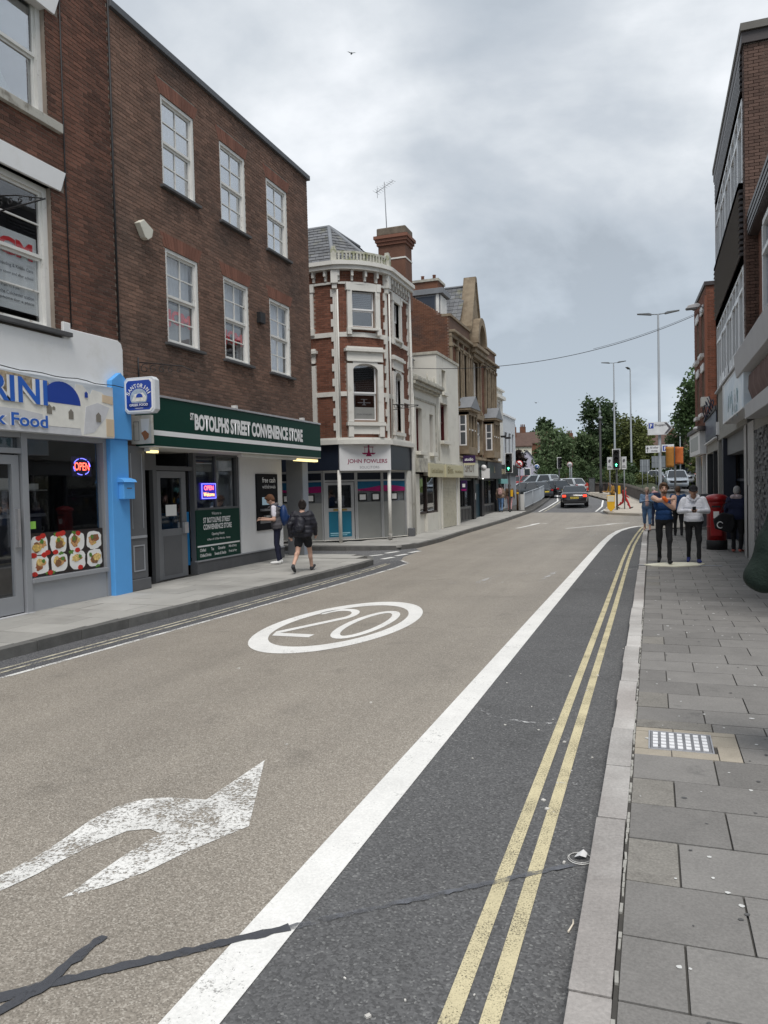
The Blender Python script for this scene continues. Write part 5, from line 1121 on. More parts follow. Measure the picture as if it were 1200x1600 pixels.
f.part('interior', mDark, [(23.2, 29.6, -3, -2.9, .1, 4.8), (23.2, 29.6, -2.9, -.3, 2.3, 2.35)])

# ---- the Victorian block
mBrV = M('plum brick', (.17, .075, .046), .9, .12, 2, .1, 50, bump=.4, isl=.2)
mStV = M('buff terracotta', (.27, .215, .15), .85, .16, 3, stain=(.16, .12, .08), ss=1.6, sr=(.45, .7), bump=.4, bs=20)
mBlk = M('black shopfront', (.014, .014, .016), .4, .1); mTeal2 = M('dark teal door', (.012, .045, .065), .4, .1)
XV = -7.65
V = thing('victorian_building', 'ornate brick and terracotta Victorian block with gable and oriels', 'building', (XV * K, 0, 0)); f = Fac(V, 1)
hV = []
for a, b in ((30.95, 31.5), (32.0, 32.55), (36.6, 37.1), (37.5, 38.0)): hV.append((a, b, 5.2, 7.35))
hV += [(33.75, 34.75, 5.5, 7.35)]
wall(f, mMorF, 29.7, 39.0, 2.9, 8.1, hV); bricks(f, mBrV, 29.7, 39.0, 3.0, 7.75, hV, 0, 0)
for h in hV: sash(f, *h, -.1, 2, 2, 3, mPaintW, GLd, None, .6, .05, dark=mDark, bar=.03)
f.part('plinth_band', mStV, [(29.7, 39.0, 0, .12, 2.86, 3.0), (29.7, 39.0, 0, .07, 4.88, 5.02), (29.7, 39.0, 0, .10, 7.42, 7.5)])
f.part('cornice', mStV, [(29.7, 33.2, 0, .12, 7.7, 7.85), (29.68, 33.2, 0, .26, 7.85, 7.96)], bevel=.02); f.part('cornice', mStV, [(35.4, 39.0, 0, .12, 7.55, 7.7), (35.4, 39.1, 0, .26, 7.7, 7.81)], bevel=.02); mPb = M('parapet brick', (.14, .085, .06), .9, .15, 2); f.part('parapet', mPb, [(29.7, 33.2, -.22, .04, 7.96, 8.5)]); f.part('parapet', mPb, [(35.4, 39.0, -.22, .04, 7.81, 8.35)]); f.part('coping', mStV, [(29.66, 33.2, -.28, .1, 8.5, 8.6)]); f.part('coping', mStV, [(35.4, 39.06, -.28, .1, 8.35, 8.45)])
for u in (29.72, 30.75, 31.7, 32.75, 33.2, 35.1, 36.3, 37.25, 38.2, 38.8): f.part('pilaster', mStV, [(u, u + .16, 0, .11, 3.0, 7.7), (u - .03, u + .19, 0, .15, 7.3, 7.45), (u - .03, u + .19, 0, .15, 4.95, 5.1)], bevel=.01)
for h in hV: f.part('window_surround', mStV, [(h[0] - .12, h[0], -.05, .07, h[2] - .1, h[3] + .1), (h[1], h[1] + .12, -.05, .07, h[2] - .1, h[3] + .1), (h[0], h[1], -.05, .07, h[3], h[3] + .18), (h[0] - .15, h[1] + .15, -.05, .1, h[2] - .12, h[2])])
# gable
GU = (33.35, 35.25); gm = sum(GU) / 2
mb = MB(); mb.prism([(GU[0], 7.8), (GU[1], 7.8), (GU[1], 8.7), (gm + .16, 10.95), (gm - .16, 10.95), (GU[0], 8.7)], lambda a, b, d: f.p(a, d, b), -.3, .08); mb.build('gable', mStV, V)
mb = MB()
for sgn in (-1, 1):
    a, b = (gm + sgn * (GU[1] - gm + .08), 8.62), (gm + sgn * .12, 11.05); mb.prism([(a[0], a[1]), (a[0] + sgn * .02, a[1] + .18), (b[0], b[1] + .12), (b[0], b[1] - .1)], lambda p, q, d: f.p(p, d, q), -.4, .16)
mb.prism([(gm - .14, 10.95), (gm + .14, 10.95), (gm + .10, 11.2), (gm - .10, 11.2)], lambda p, q, d: f.p(p, d, q), -.4, .16); mb.build('gable_coping', mStV, V)
n = 16; vs = []; ag = [(gm + .95 * math.cos(a), 8.05 + 1.25 * math.sin(a)) for a in np.linspace(0, math.pi, n)]; ai = [(gm + .68 * math.cos(a), 8.05 + .92 * math.sin(a)) for a in np.linspace(0, math.pi, n)]
mb = MB()
for k in range(n - 1): mb.prism([ag[k], ag[k + 1], ai[k + 1], ai[k]], lambda a, b, d: f.p(a, d, b), 0, .42)
mb.build('gable_arch', mStV, V); mb = MB(); mb.prism(ai, lambda a, b, d: f.p(a, d, b), .09, .12); mb.build('arch_panel', M('arch recess', (.12, .10, .075), .9, .2), V)
for k in range(5): f.part('arch_mullion', mStV, [(gm - .5 + k * .23, gm - .42 + k * .23, .12, .2, 8.05, 8.6 if k in (0, 4) else 8.8)])
f.part('balcony_band', mStV, [(33.1, 35.5, 0, .34, 7.6, 7.8), (33.0, 35.6, 0, .44, 7.8, 7.95), (33.3, 35.3, 0, .24, 7.42, 7.6)], bevel=.02)
mb = MB(); slates(f, mb, (32.5, -6, 8.4), (32.5, -.3, 8.4), (gm, -.3, 10.8), (gm, -6, 10.8), 12); slates(f, mb, (36.1, -.3, 8.4), (36.1, -6, 8.4), (gm, -6, 10.8), (gm, -.3, 10.8), 12); tag(mb.build('roof_slates', mSlateR, V), kind='stuff'); mb = MB(); mb.tube([f.p(gm, -6, 10.83), f.p(gm, -.3, 10.83)], .07, 6); mb.build('ridge', mLead, V)
# side wall, dormer and stack over the cream shops
mBrS = M('old brown side brick', (.165, .075, .045), .9, .12, .6, .1, 40, bump=.4, isl=.2, stain=(.06, .045, .04), ss=.5, sr=(.52, .7))
mb = MB(); mb.prism([(-9, 2.5), (0, 2.5), (0, 8.6), (-.55, 8.62), (-.62, 8.85), (-1.3, 9.3), (-3.0, 10.4), (-9, 10.4)], lambda a, b, d: f.p(d, a, b), 29.68, 29.9); mb.build('side_wall', mMorF, V)
mb = MB(); z = 6.0; r = 0
while z < 10.3:
    w = -3.6 - (.09 if r % 2 else 0); lim = 0 if z < 8.55 else -.6 - (z - 8.8) * 1.5
    while w < lim - .05: f.box(mb, 29.668, 29.69, w, min(w + .178, lim), z, z + .053); w += .1875
    z += .0625; r += 1
tag(mb.build('brickwork', mBrS, V), kind='stuff')
dm = f.part('dormer', mLead, [(29.95, 31.0, -1.45, -.4, 8.55, 9.5), (29.85, 31.1, -1.6, -.25, 9.5, 9.72)], bevel=.01); f.part('dormer_window', mPaintW, [(29.93, 29.95, -.56, -.44, 8.6, 9.5), (30.0, 30.9, -.4, -.37, 8.7, 9.45)], dm); f.part('dormer_glass', M('dark slate blue cheek', (.035, .045, .065), .5), [(29.93, 29.95, -1.42, -.62, 8.62, 9.42)], dm)
f.part('chimney_stack', mBrS, [(30.2, 31.2, -2.0, -.55, 9.6, 10.1)]); f.part('chimney_cap', mCreamD, [(30.15, 31.25, -2.05, -.5, 10.1, 10.2)])
for w in (-1.3, -.8): MB().lathe([(.09, 0), (.08, .28), (.1, .3)], f.p(30.6, w, 10.2), 10).build('chimney_pot', mBrC, V)
f.part('roof', mSlate0, [(29.9, 39, -9, -.25, 8.0, 8.1)])
# oriels on the first floor
for u0, u1 in ((30.7, 32.4), (36.0, 37.6)):
    o = f.part('oriel', mStV, [(u0, u1, 0, .5, 3.0, 3.3), (u0, u0 + .14, 0, .5, 3.3, 4.75), (u1 - .14, u1, 0, .5, 3.3, 4.75), (u0, u1, 0, .5, 4.62, 4.8), (u0 - .08, u1 + .08, 0, .62, 4.8, 4.9), (u0 + .5, u0 + .6, .42, .5, 3.3, 4.62), (u1 - .6, u1 - .5, .42, .5, 3.3, 4.62), (u0 + .05, u0 + .09, .05, .12, 3.3, 4.62)], bevel=.01)
    f.part('oriel_window', mSignW, [(u0 - .005, u0 + .0, .10, .16, 3.35, 4.6), (u0 - .005, u0, .36, .42, 3.35, 4.6), (u0 - .005, u0, .16, .36, 3.9, 3.96), (u0 - .005, u0, .16, .36, 4.2, 4.24), (u0 - .005, u0, .16, .36, 3.35, 3.4), (u0 + .14, u1 - .14, .40, .46, 4.0, 4.06)], o); f.part('pane', GLd, [(u0 + .14, u1 - .14, .38, .385, 3.3, 4.62)], o); f.part('pane', M('dull pane', (.10, .11, .12), .15, .1), [(u0 - .003, u0 + .001, .16, .36, 3.4, 4.58)], o)
    mb = MB(); mb.prism([(u0 - .1, 4.9), (u1 + .1, 4.9), ((u0 + u1) / 2, 5.45)], lambda a, b, d: f.p(a, d, b), 0, .64); mb.build('oriel_pediment', mLead, o)
f.part('first_floor_window', mSignW, [(33.4, 33.5, 0, .06, 3.2, 4.6), (34.7, 34.8, 0, .06, 3.2, 4.6), (34.05, 34.13, 0, .06, 3.2, 4.6), (33.4, 34.8, 0, .06, 3.2, 3.28), (33.4, 34.8, 0, .06, 4.52, 4.6), (33.4, 34.8, 0, .06, 4.0, 4.08)]); f.part('pane', GLd, [(33.5, 34.7, .02, .024, 3.28, 4.52)]); f.part('window_surround', mStV, [(33.2, 33.4, 0, .2, 3.1, 4.7), (34.8, 35.0, 0, .2, 3.1, 4.7), (33.2, 35.0, 0, .24, 4.7, 4.88)])
# shops
Tb = lambda u: T(u * K) / K + .11
f.part('shop_cornice', mStV, [(29.7, 39.0, 0, .3, 2.82, 2.9)], bevel=.02)
f.part('fascia', mCreamD, [(29.9, 33.5, .0, .24, 2.02, 2.82)]); fs_ = f.part('fascia', mBlk, [(33.5, 35.5, 0, .22, 1.95, 2.82)]); fs2 = f.part('fascia', M('charcoal fascia', (.055, .058, .065), .5, .1), [(35.5, 39.0, 0, .28, 2.0, 2.8)])
sb = f.part('sign_panel', M('off white sign', (.66, .65, .58), .5, .06), [(30.0, 33.4, .24, .28, 2.1, 2.66)]); lettering('SHOT', M('rusty lettering', (.20, .13, .08), .6), sb, lambda x, y: f.p(30.9 + x / K, .285, 2.25 + y / K), 1.7 * K, .36 * K, .0)
mPurp = M('purple sign', (.035, .012, .07), .4)
pj = f.part('projecting_board', mPurp, [(30.5, 30.56, .28, .80, 2.62, 2.92)]); lettering('studio', mSignW, pj, lambda x, y: f.p(30.495, .36 + x / K, 2.7 + y / K), .36 * K, .13 * K, .02); f.part('projecting_edge', mSignC, [(30.5, 30.56, .32, .78, 2.52, 2.6)], pj)
pj = f.part('projecting_board', mPurp, [(30.2, 30.25, .24, .50, 1.45, 1.9)]); f.part('projecting_motif', mSignW, [(30.195, 30.2, .31, .43, 1.62, 1.76)], pj); f.part('projecting_motif', mMag, [(30.195, 30.2, .27, .47, 1.48, 1.54)], pj)
pj = f.part('projecting_board', mSignW, [(34.2, 34.26, .25, .62, 2.0, 2.45)]); MB().lathe([(.15, 0), (.15, .06)], f.p(34.18, .36, 2.5), 14, axis='y').build('projecting_disc', mSignW, pj)
lettering('L', M('gold lettering', (.45, .36, .2), .5), fs2, lambda x, y: f.p(37.0 + x / K, .285, 2.3 + y / K), .25 * K, .3 * K, .02)
for a, b, m_, st in ((30.0, 30.6, mBlk, 0), (30.6, 33.2, mBlk, 1), (33.2, 33.6, mBlk, 0), (33.6, 34.9, mTeal2, 2), (34.9, 35.4, mBlk, 0), (35.4, 38.4, mBlk, 1), (38.4, 39.0, mBlk, 0)):
    zb = Tb((a + b) / 2) - .03
    if st == 0: f.part('pier', m_, [(a, b, -.2, .1, zb, 2.05)])
    elif st == 2: d_ = f.part('door', m_, [(a, b, -.12, -.02, zb, 1.75)]); f.part('fanlight', M('fanlight grey', (.16, .17, .18), .4), [(a, b, -.12, -.03, 1.75, 2.0)], d_); f.part('notice', mPaper, [(a - .1, a - .05, .1, .11, 1.05, 1.35)], d_)
    else:
        w_ = f.part('shop_window', m_, [(a, a + .08, -.15, .02, zb, 2.0), (b - .08, b, -.15, .02, zb, 2.0), (a, b, -.15, .02, 1.9, 2.0), ((a + b) / 2 - .03, (a + b) / 2 + .03, -.1, 0, .8, 1.9), (a + .8, a + .85, -.1, 0, .8, 1.9)]); f.part('stall_riser', M('panelled riser', (.12, .12, .115), .5, .3, 5), [(a + .08, b - .08, -.15, -.01, zb, .78)], w_)
        for k in range(4): f.part('riser_panel', mBlk, [(a + .2 + k * (b - a - .4) / 4, a + .35 + (k + .55) * (b - a - .4) / 4, -.01, .005, zb + .12, .68)], w_)
        f.part('pane', GLs, [(a + .08, b - .08, -.06, -.055, .8, 1.9)], w_)
        for k in range(7):
            c = (random.uniform(.1, .7), random.uniform(.1, .6), random.uniform(.1, .7)); u = a + .15 + random.random() * (b - a - .5)
            f.part('display_item', M('display %d%d' % (int(a), k), c, .7, .3, 6), [(u, u + .3, -.5 - .05 * k, -.45 - .05 * k, .85 + random.random() * .4, 1.4 + random.random() * .4)], w_)
f.part('interior', mDark, [(29.9, 39, -2.0, -1.9, .1, 2.8), (29.9, 39, -1.9, -.2, 2.75, 2.8)]); MB().ell(f.p(34.6, .2, 2.02), (.07, .07, .07)).build('porch_lamp', emat('white lamp', (1, .97, .9), 4), V)

# ---- two pale houses at the end, then houses on the hill
W1 = thing('white_building', 'narrow white house with black floodlights next to the Victorian block', 'building', (XV * K, 0, 0)); f = Fac(W1, 1)
hW = [(39.6, 40.4, 4.9, 6.1), (39.6, 40.4, 2.9, 3.8)]
wall(f, mStuc, 39.02, 41.1, .3, 6.7, hW)
for h in hW: sash(f, *h, -.1, 1, 1, 1, mSignW, GLd, None, dark=mDark)
f.part('cornice', mStuc, [(38.99, 41.15, -.1, .18, 6.25, 6.42), (38.99, 41.15, -.1, .12, 6.7, 6.78)]); f.part('side_wall', mStuc, [(39.02, 39.2, -6, -.22, .3, 6.7)])
f.part('fascia', mBlk, [(39.05, 41.0, .0, .2, 2.0, 2.75)]); f.part('shop_window', mDark, [(39.2, 40.9, 0.0, .03, .5, 1.95)]); lettering('BAR', M('gold letters', (.5, .42, .25), .5), W1, lambda x, y: f.p(39.4 + x / K, .205, 2.25 + y / K), 1.1 * K, .28 * K, .03)
f.part('fascia', M('aqua board', (.22, .50, .48), .5), [(39.05, 41.0, 0, .22, 1.75, 2.0)])
for u in (39.3, 40.6): MB().obox(f.p(u, .35, 4.2), (.16, .10, .06), 0, 0).tube([f.p(u, 0, 4.25), f.p(u, .3, 4.22)], .02, 5).build('floodlight', mIron, W1)
W2 = thing('pale_building', 'low pale blue-grey fronted shop beyond the narrow white house', 'building', (XV * K, 0, 0)); f = Fac(W2, 1)
wall(f, M('pale blue render', (.60, .63, .66), .8, .05), 41.12, 44.9, .3, 5.5, [(41.5, 42.3, 3.0, 4.6), (42.7, 43.4, 3.0, 4.6), (43.8, 44.4, 3.0, 4.6)]); f.part('coping', mSignW, [(41.1, 44.95, -.2, .06, 5.5, 5.6)]); f.part('north_wall', mBrB, [(44.7, 44.92, -6, -.22, .3, 5.75)])
for a, b in ((41.5, 42.3), (42.7, 43.4), (43.8, 44.4)): sash(f, a, b, 3.0, 4.6, -.08, 1, 1, 1, mGreyPL, GLd, None, dark=mDark)
f.part('fascia', mBlk, [(41.2, 44.8, 0, .15, 2.2, 2.8)]); f.part('shop_shutter', M('grey shutter', (.35, .36, .38), .5, .05), [(41.3, 44.6, 0, .03, .4, 2.2)])
# ================================================================ right side
mBrR = M('brown pier brick', (.098, .060, .047), .9, .10, 1.5, .1, 60, bump=.5, isl=.32, obr=.32)
mConc = M('exposed aggregate concrete', (.30, .295, .275), .9, .08, 1.5, .22, 60, bump=.4, bs=60)
mGran = M('grey granite', (.38, .375, .37), .6, .06, 2, .30, 75, bump=.1)
mRib = M('dark ribbed cladding', (.06, .054, .056), .4, .12, 3); mUpvc = M('white upvc', (.76, .77, .78), .35, .03); mFasc = M('dark fascia board', (.06, .05, .05), .5, .1)
mSlab2 = M('pale canopy slab', (.46, .46, .47), .6, .06, 2, bump=.08); mAwn = M('brown fluted awning', (.19, .135, .125), .75, .1, 3)
mSlateC = M('split slate cladding', (.115, .117, .12), .75, .15, 5, .1, 50, bump=.3, obr=.5, isl=.45)
GR = glass('office block glass', (.40, .43, .46), .5)
XR = 1.75
R1 = thing('office_block', 'three-storey brick and ribbed cladding block with long white window bands', 'building', (XR * K, 0, 0)); f = Fac(R1, -1)
f.part('side_wall', mMor, [(16.31, 16.5, -9, .0, .1, 10.0)]); f.part('end_wall', mBrR, [(23.1, 23.3, -9, 0, .1, 10.0)])
mb = MB(); z = 2.8; r = 0
while z < 9.98:
    w = -4.0 - (.094 if r % 2 else 0)
    while w < 0: f.box(mb, 16.30, 16.34, w, min(w + .178, .002), z, z + .0535); w += .1875
    z += .0625; r += 1
tag(mb.build('brickwork', mBrR, R1), kind='stuff')
f.part('pier', mMor, [(16.31, 16.62, -.3, .0, 2.75, 9.99)]); bricks(f, mBrR, 16.31, 16.62, 2.78, 9.95, [], .0, 120)
f.part('end_pier', mBrR, [(23.0, 23.3, -.3, .02, 2.75, 9.99)])
f.part('roof_edge', mFasc, [(16.25, 23.4, -.6, .05, 10.0, 10.22), (16.6, 23.3, -.3, .04, 9.9, 10.0)], bevel=.01); f.part('roof_coping', M('flat coping', (.16, .15, .135), .8, .1), [(16.2, 23.45, -8, .07, 10.22, 10.36), (16.2, 16.5, -8, -.6, 9.98, 10.22)])
f.part('head_panel', mFasc, [(16.62, 23.0, -.25, -.02, 9.25, 9.9)])
for i in range(6): f.part('head_slat', mRib, [(16.62, 23.0, -.02, .05, 9.27 + i * .105, 9.33 + i * .105)]); f.part('sill_rail', mSlab2, [(16.62, 23.0, -.2, .03, 9.15, 9.25), (16.62, 23.0, -.2, .05, 5.9, 6.06), (16.62, 23.0, -.2, .09, 7.44, 7.5)])
def ribbon_window(z0, z1, zt, bays, lo=None):
    w = f.part('window_band', mUpvc, [(16.62, 23.0, -.12, .02, z0, z0 + .07), (16.62, 23.0, -.12, .02, z1 - .07, z1), (16.62, 23.0, -.115, .03, zt, zt + .06)])
    n = bays
    for i in range(n + 1):
        u = 16.62 + (23.0 - 16.62) * i / n; f.part('mullion', mUpvc, [(u - .035, u + .035, -.11, .025, z0 + .07, z1 - .07)], w)
    for i in range(n):
        a, b = 16.62 + 6.38 * i / n + .035, 16.62 + 6.38 * (i + 1) / n - .035
        f.part('pane', GR, [(a, b, -.06, -.055, z0 + .07, zt)], w); f.part('pane', GR, [(a, b, -.06, -.055, zt + .06, z1 - .07)], w)
        if i % 2: f.part('casement', mUpvc, [(a, a + .06, -.06, .035, z0 + .07, zt), (b - .06, b, -.06, .035, z0 + .07, zt), (a + .06, b - .06, -.06, .035, z0 + .07, z0 + .13), (a + .06, b - .06, -.06, .035, zt - .06, zt)], w)
    f.part('blind', M('office blinds', (.16, .17, .18), .8, .5, 1.5), [(16.62, 23.0, -.5, -.48, z0, z1)], w)
ribbon_window(7.5, 9.13, 8.62, 9); ribbon_window(4.1, 5.9, 5.42, 9)
for i in range(12):
    z = 6.08 + i * .112; mb = MB(); mb.prism([(-.1, z), (.07, z), (.10, z + .02), (.07, z + .062), (-.1, z + .062)], lambda a, b, d: f.p(d, a, b), 16.62, 23.0); mb.build('cladding_slat', mRib, R1)
f.part('cladding_back', mRib, [(16.62, 23.0, -.2, -.1, 6.06, 7.42)])
f.part('concrete_band', mConc, [(16.3, 23.35, -.4, .02, 2.75, 4.05)], bevel=.012); f.part('ledge', mSlab2, [(16.6, 23.1, -.05, .09, 4.05, 4.1)])
for i in range(6): f.part('apron_panel', mUpvc, [(17.2 + i * .95, 17.75 + i * .95, .0, .02, 4.15, 4.42)])
f.part('lintel', M('soffit grey', (.16, .165, .17), .6, .08), [(16.95, 21.8, -.6, -.1, 2.30, 2.75)]); f.part('soffit', mConc, [(16.3, 23.3, -3, -.4, 2.62, 2.74)])
f.part('pillar', mGran, [(15.38, 16.95, -.5, .0, .09, 2.75)], bevel=.01); f.part('number_plate', M('plate grey', (.42, .42, .42), .4), [(16.0, 16.25, 0, .012, 1.55, 1.85)])
f.part('pillar', M('navy post', (.012, .016, .03), .4), [(21.7, 22.1, -.3, .0, .09, 2.75)]); f.part('pillar', mConc, [(23.0, 23.3, -.3, .015, .09, 2.75)])
sw = f.part('shopfront', M('navy frame', (.015, .02, .035), .4), [(17.6, 17.7, -.7, -.6, .09, 2.6), (19.4, 19.5, -.4, -.3, .09, 2.6), (19.5, 21.7, -.4, -.3, .09, .5), (22.1, 23.0, -.25, -.15, .09, .4), (19.5, 23.0, -.4, -.32, 1.62, 1.68)])
f.part('pane', GLs, [(19.5, 21.7, -.35, -.345, .5, 2.6)], sw); f.part('pane', GLs, [(22.1, 23.0, -.2, -.195, .4, 2.6)], sw); f.part('pane', GLs, [(17.7, 19.4, -.65, -.645, .1, 2.6)], sw)
f.part('door_post', mUpvc, [(18.3, 18.37, -.6, -.52, .09, 2.3)], sw)
f.part('interior', mDark, [(16.95, 23.2, -2.6, -2.5, .09, 2.7), (16.95, 17.0, -2.5, -.1, .09, 2.7)])
# picture sign
ms = M('sea picture sign', (.55, .64, .72), .35, .1, 2, stain=(.72, .77, .80), ss=1.6, sr=(.4, .6))
sb = f.part('sign_panel', ms, [(14.3, 18.1, .02, .27, 2.9, 3.68)]); f.part('sign_edge', mUpvc, [(18.1, 18.13, .02, .29, 2.88, 3.70), (14.3, 18.1, .02, .29, 2.87, 2.9), (14.3, 18.1, .02, .28, 3.68, 3.70)], sb)
for k in range(14):
    u = 15.2 + 2.7 * random.random(); z = 2.95 + .35 * random.random()
    mb = MB(); mb.prism(blob(u, z, .09, .12, 9, .5), lambda a, b, d: f.p(a, d, b), .27, .2715 + .0006 * k); mb.build('printed_plant', M('print teal %d' % (k % 3), [(.18, .30, .34), (.30, .38, .42), (.62, .66, .70)][k % 3], .4, .4, 18), sb)
f.part('lamp_tube', mSignW, [(22.6, 22.75, .02, .09, 2.9, 3.25)])
# low wing in front
R0 = thing('shop_wing', 'lower shop wing with pale canopy slab, fluted awning and slate-clad wall', 'building', (XR * K, 0, 0)); f = Fac(R0, -1)
f.part('wall', mBrB, [(8.5, 16.28, -.5, -.22, 3.9, 6.7)]); f.part('eaves', mFasc, [(8.5, 16.29, -.6, -.05, 6.35, 6.85)])
for k in range(7): f.part('eaves_slat', mRib, [(8.5, 16.29, -.05, -.03 + .01 * (k % 2), 6.37 + .065 * k, 6.41 + .065 * k)])
w = f.part('window_band', mUpvc, [(8.6, 15.1, -.24, -.14, 4.2, 4.5), (8.6, 15.1, -.24, -.14, 6.15, 6.25), (8.6, 15.1, -.24, -.13, 5.62, 5.7)])
for i in range(9): u = 8.6 + 6.43 * i / 8; f.part('mullion', mUpvc, [(u, u + .09, -.24, -.135, 4.5, 6.15)], w)
for i in range(8): u = 8.6 + 6.43 * i / 8; f.part('pane', GR, [(u + .09, u + .80, -.2, -.195, 4.5, 5.62)], w); f.part('pane', GR, [(u + .09, u + .80, -.2, -.195, 5.7, 6.15)], w)
mb = MB(); mb.prism([(.30, 3.50), (.34, 3.90), (-.3, 3.95), (-.3, 3.42)], lambda a, b, d: f.p(d, a, b), 8.5, 15.2); mb.build('canopy_slab', mSlab2, R0, .01)
mb = MB(); n = 110; vs = []
for i in range(n + 1):
    u = 9.0 + 6.1 * i / n; w_ = .12 + .035 * math.cos(i * 1.9)
    vs += [f.p(u, w_ + .05, 3.42), f.p(u, w_ + .06, 3.2), f.p(u, w_ - .02, 2.95), f.p(u, w_ - .1, 2.8)]
mb.add(vs, [(4 * i + a, 4 * i + a + 1, 4 * i + a + 5, 4 * i + a + 4) for i in range(n) for a in range(3)], 0, True); mb.build('awning', mAwn, R0)
f.part('canopy_box', mSlab2, [(10.5, 14.25, -.1, .26, 2.68, 2.92)], bevel=.01); f.part('lintel', mConc, [(8.5, 15.37, -.5, -.02, 2.55, 2.82)]); f.part('shutter_box', M('shutter box', (.13, .135, .14), .5), [(8.5, 14.3, -.4, -.1, 2.2, 2.55)])
f.part('slate_backing', mDark, [(8.5, 15.37, -.5, -.06, .09, 2.55)])
meSl = MB().box(0, 1, 0, 1, 0, 1).mesh('slate_strip', mSlateC); cnt = 0; z = .1; mbx = MB()
while z < 2.52:
    u = 15.36; h = .0245
    while u > 12.3:
        l = random.uniform(.12, .36); a = max(u - l, 12.2); d_ = random.uniform(.03, .065)
        if cnt < 300 and a > 13.4 and z > .55:
            o = bpy.data.objects.new('slate_strip', meSl); COL.objects.link(o); o.parent = R0; o.location = f.p(a, -.06, z); o.scale = (-d_ * K, (u - a - .004) * K, h * 1.7 * K); cnt += 1
        else: f.box(mbx, a, u - .004, -.06, -.06 + d_, z, z + h * 1.7)
        u = a
    z += .0445
tag(mbx.build('slate_cladding', mSlateC, R0), kind='stuff')
f.part('floor_slab', mDark, [(8.5, 16.2, -4, -.3, 6.7, 6.8), (8.5, 16.2, -4, -.55, 3.5, 3.6), (8.5, 8.6, -4, -.5, .1, 6.7), (16.0, 16.2, -4, -.55, .1, 6.7), (8.5, 16.2, -4.1, -4, .1, 6.8)])
# navy shop between the block and the red brick house
N1 = thing('low_shop', 'low shop with navy fascia between the block and the red brick house', 'building', (1.78 * K, 0, 0)); f = Fac(N1, -1)
fs_ = f.part('fascia', M('navy purple fascia', (.018, .02, .055), .3, .06), [(23.6, 28.2, -.1, .06, 2.95, 3.66)]); lettering('Hair Studio', M('dim lettering', (.16, .16, .24), .5), fs_, lambda x, y: f.p(27.6 - x / K, .064, 3.08 + y / K), 3.0 * K, .32 * K)
f.part('lower_trim', mUpvc, [(23.5, 28.3, -.1, .1, 2.86, 2.9)], fs_); f.part('roof', mSlate0, [(23.4, 28.38, -6, .1, 3.66, 3.78)]); f.part('lintel', mConc, [(23.4, 28.38, -.3, .0, 2.55, 2.86)])
sw = f.part('shopfront', mBlk, [(23.4, 23.6, -.2, .0, .09, 2.55), (25.5, 25.62, -.2, .0, .09, 2.55), (28.2, 28.38, -.2, .0, .09, 2.55), (23.6, 28.2, -.2, -.05, .09, .5)]); f.part('pane', GLd, [(23.6, 25.5, -.1, -.095, .5, 2.55)], sw); f.part('pane', GLd, [(25.62, 28.2, -.1, -.095, .5, 2.55)], sw); f.part('interior', mDark, [(23.4, 28.38, -1.5, -1.45, .09, 2.6)])
for k in range(5):
    mb = MB(); a = Vector(f.p(24.0 + .8 * k, .12, 3.75)); pts = [a + Vector((.05 * math.sin(j * 1.3 + k), .12 * j, .25 * math.sin(j * .9 + k) + .04 * j)) for j in range(9)]; mb.tube(pts, .02, 5); mb.build('loose_cable', M('blue black cable', (.02, .025, .05), .6), N1)
f.part('cable_box', M('cable box', (.45, .45, .43), .6), [(27.0, 27.4, .0, .25, 4.1, 4.4)])
# red brick house with the white shop
mBrT = M('bright red brick', (.185, .072, .045), .9, .1, 1.2, .1, 50, bump=.4, isl=.25)
R2 = thing('red_brick_house', 'red brick house with white lintels over a small white shopfront', 'building', (1.8 * K, 28.42 * K, 0), .046); f = Fac(R2, -1)
hR = [(.75, 1.45, 6.15, 7.6), (2.4, 3.1, 6.15, 7.6), (.75, 1.45, 4.05, 5.55), (2.4, 3.1, 4.05, 5.55)]
wall(f, mMorF, 0, 3.95, 3.55, 8.35, hR); bricks(f, mBrT, 0, 3.95, 3.55, 8.3, hR + [(a - .1, b + .1, d, d + .26) for a, b, c, d in hR], 0, 0)
f.part('coping', mFasc, [(-.05, 4.0, -.4, .06, 8.35, 8.48)]); f.part('side_wall', mMorF, [(.01, .2, -4, -.22, 3.0, 8.35)])
mb = MB(); z = 3.6; r = 0
while z < 8.3:
    w = -2.0 - (.094 if r % 2 else 0)
    while w < 0: f.box(mb, -.008, .02, w, min(w + .178, .0), z, z + .0535); w += .1875
    z += .0625; r += 1
tag(mb.build('brickwork', mBrT, R2), kind='stuff')
f.part('corner_pier', mBrT, [(-.1, .2, -.02, .06, 3.55, 8.0)]); MB().tube([f.p(-.05, -.35, 3.6), f.p(-.05, -.35, 7.9)], .05, 8).build('downpipe', M('brown pipe', (.10, .05, .045), .5), R2)
for h in hR:
    sash(f, *h, -.15, 1, 1, 1, mPaintW, GLd, None, dark=mDark); f.part('lintel', mWhiteR, [(h[0] - .1, h[1] + .1, -.05, .05, h[3], h[3] + .26)]); f.part('sill', mWhiteR, [(h[0] - .1, h[1] + .1, -.05, .14, h[2] - .12, h[2])])
f.part('shop_cornice', mFasc, [(0, 4.1, -.1, .3, 3.42, 3.55)]); fs_ = f.part('shop_sign', mSignW, [(.3, 4.0, .0, .22, 2.6, 3.4)]); f.part('sign_face', M('grey sign face', (.42, .44, .43), .5, .08), [(.9, 3.6, .22, .225, 2.75, 3.25)], fs_); MB().ell(f.p(.4, .3, 3.48), (.16, .2, .1)).build('awning_lamp', mSlab2, R2)
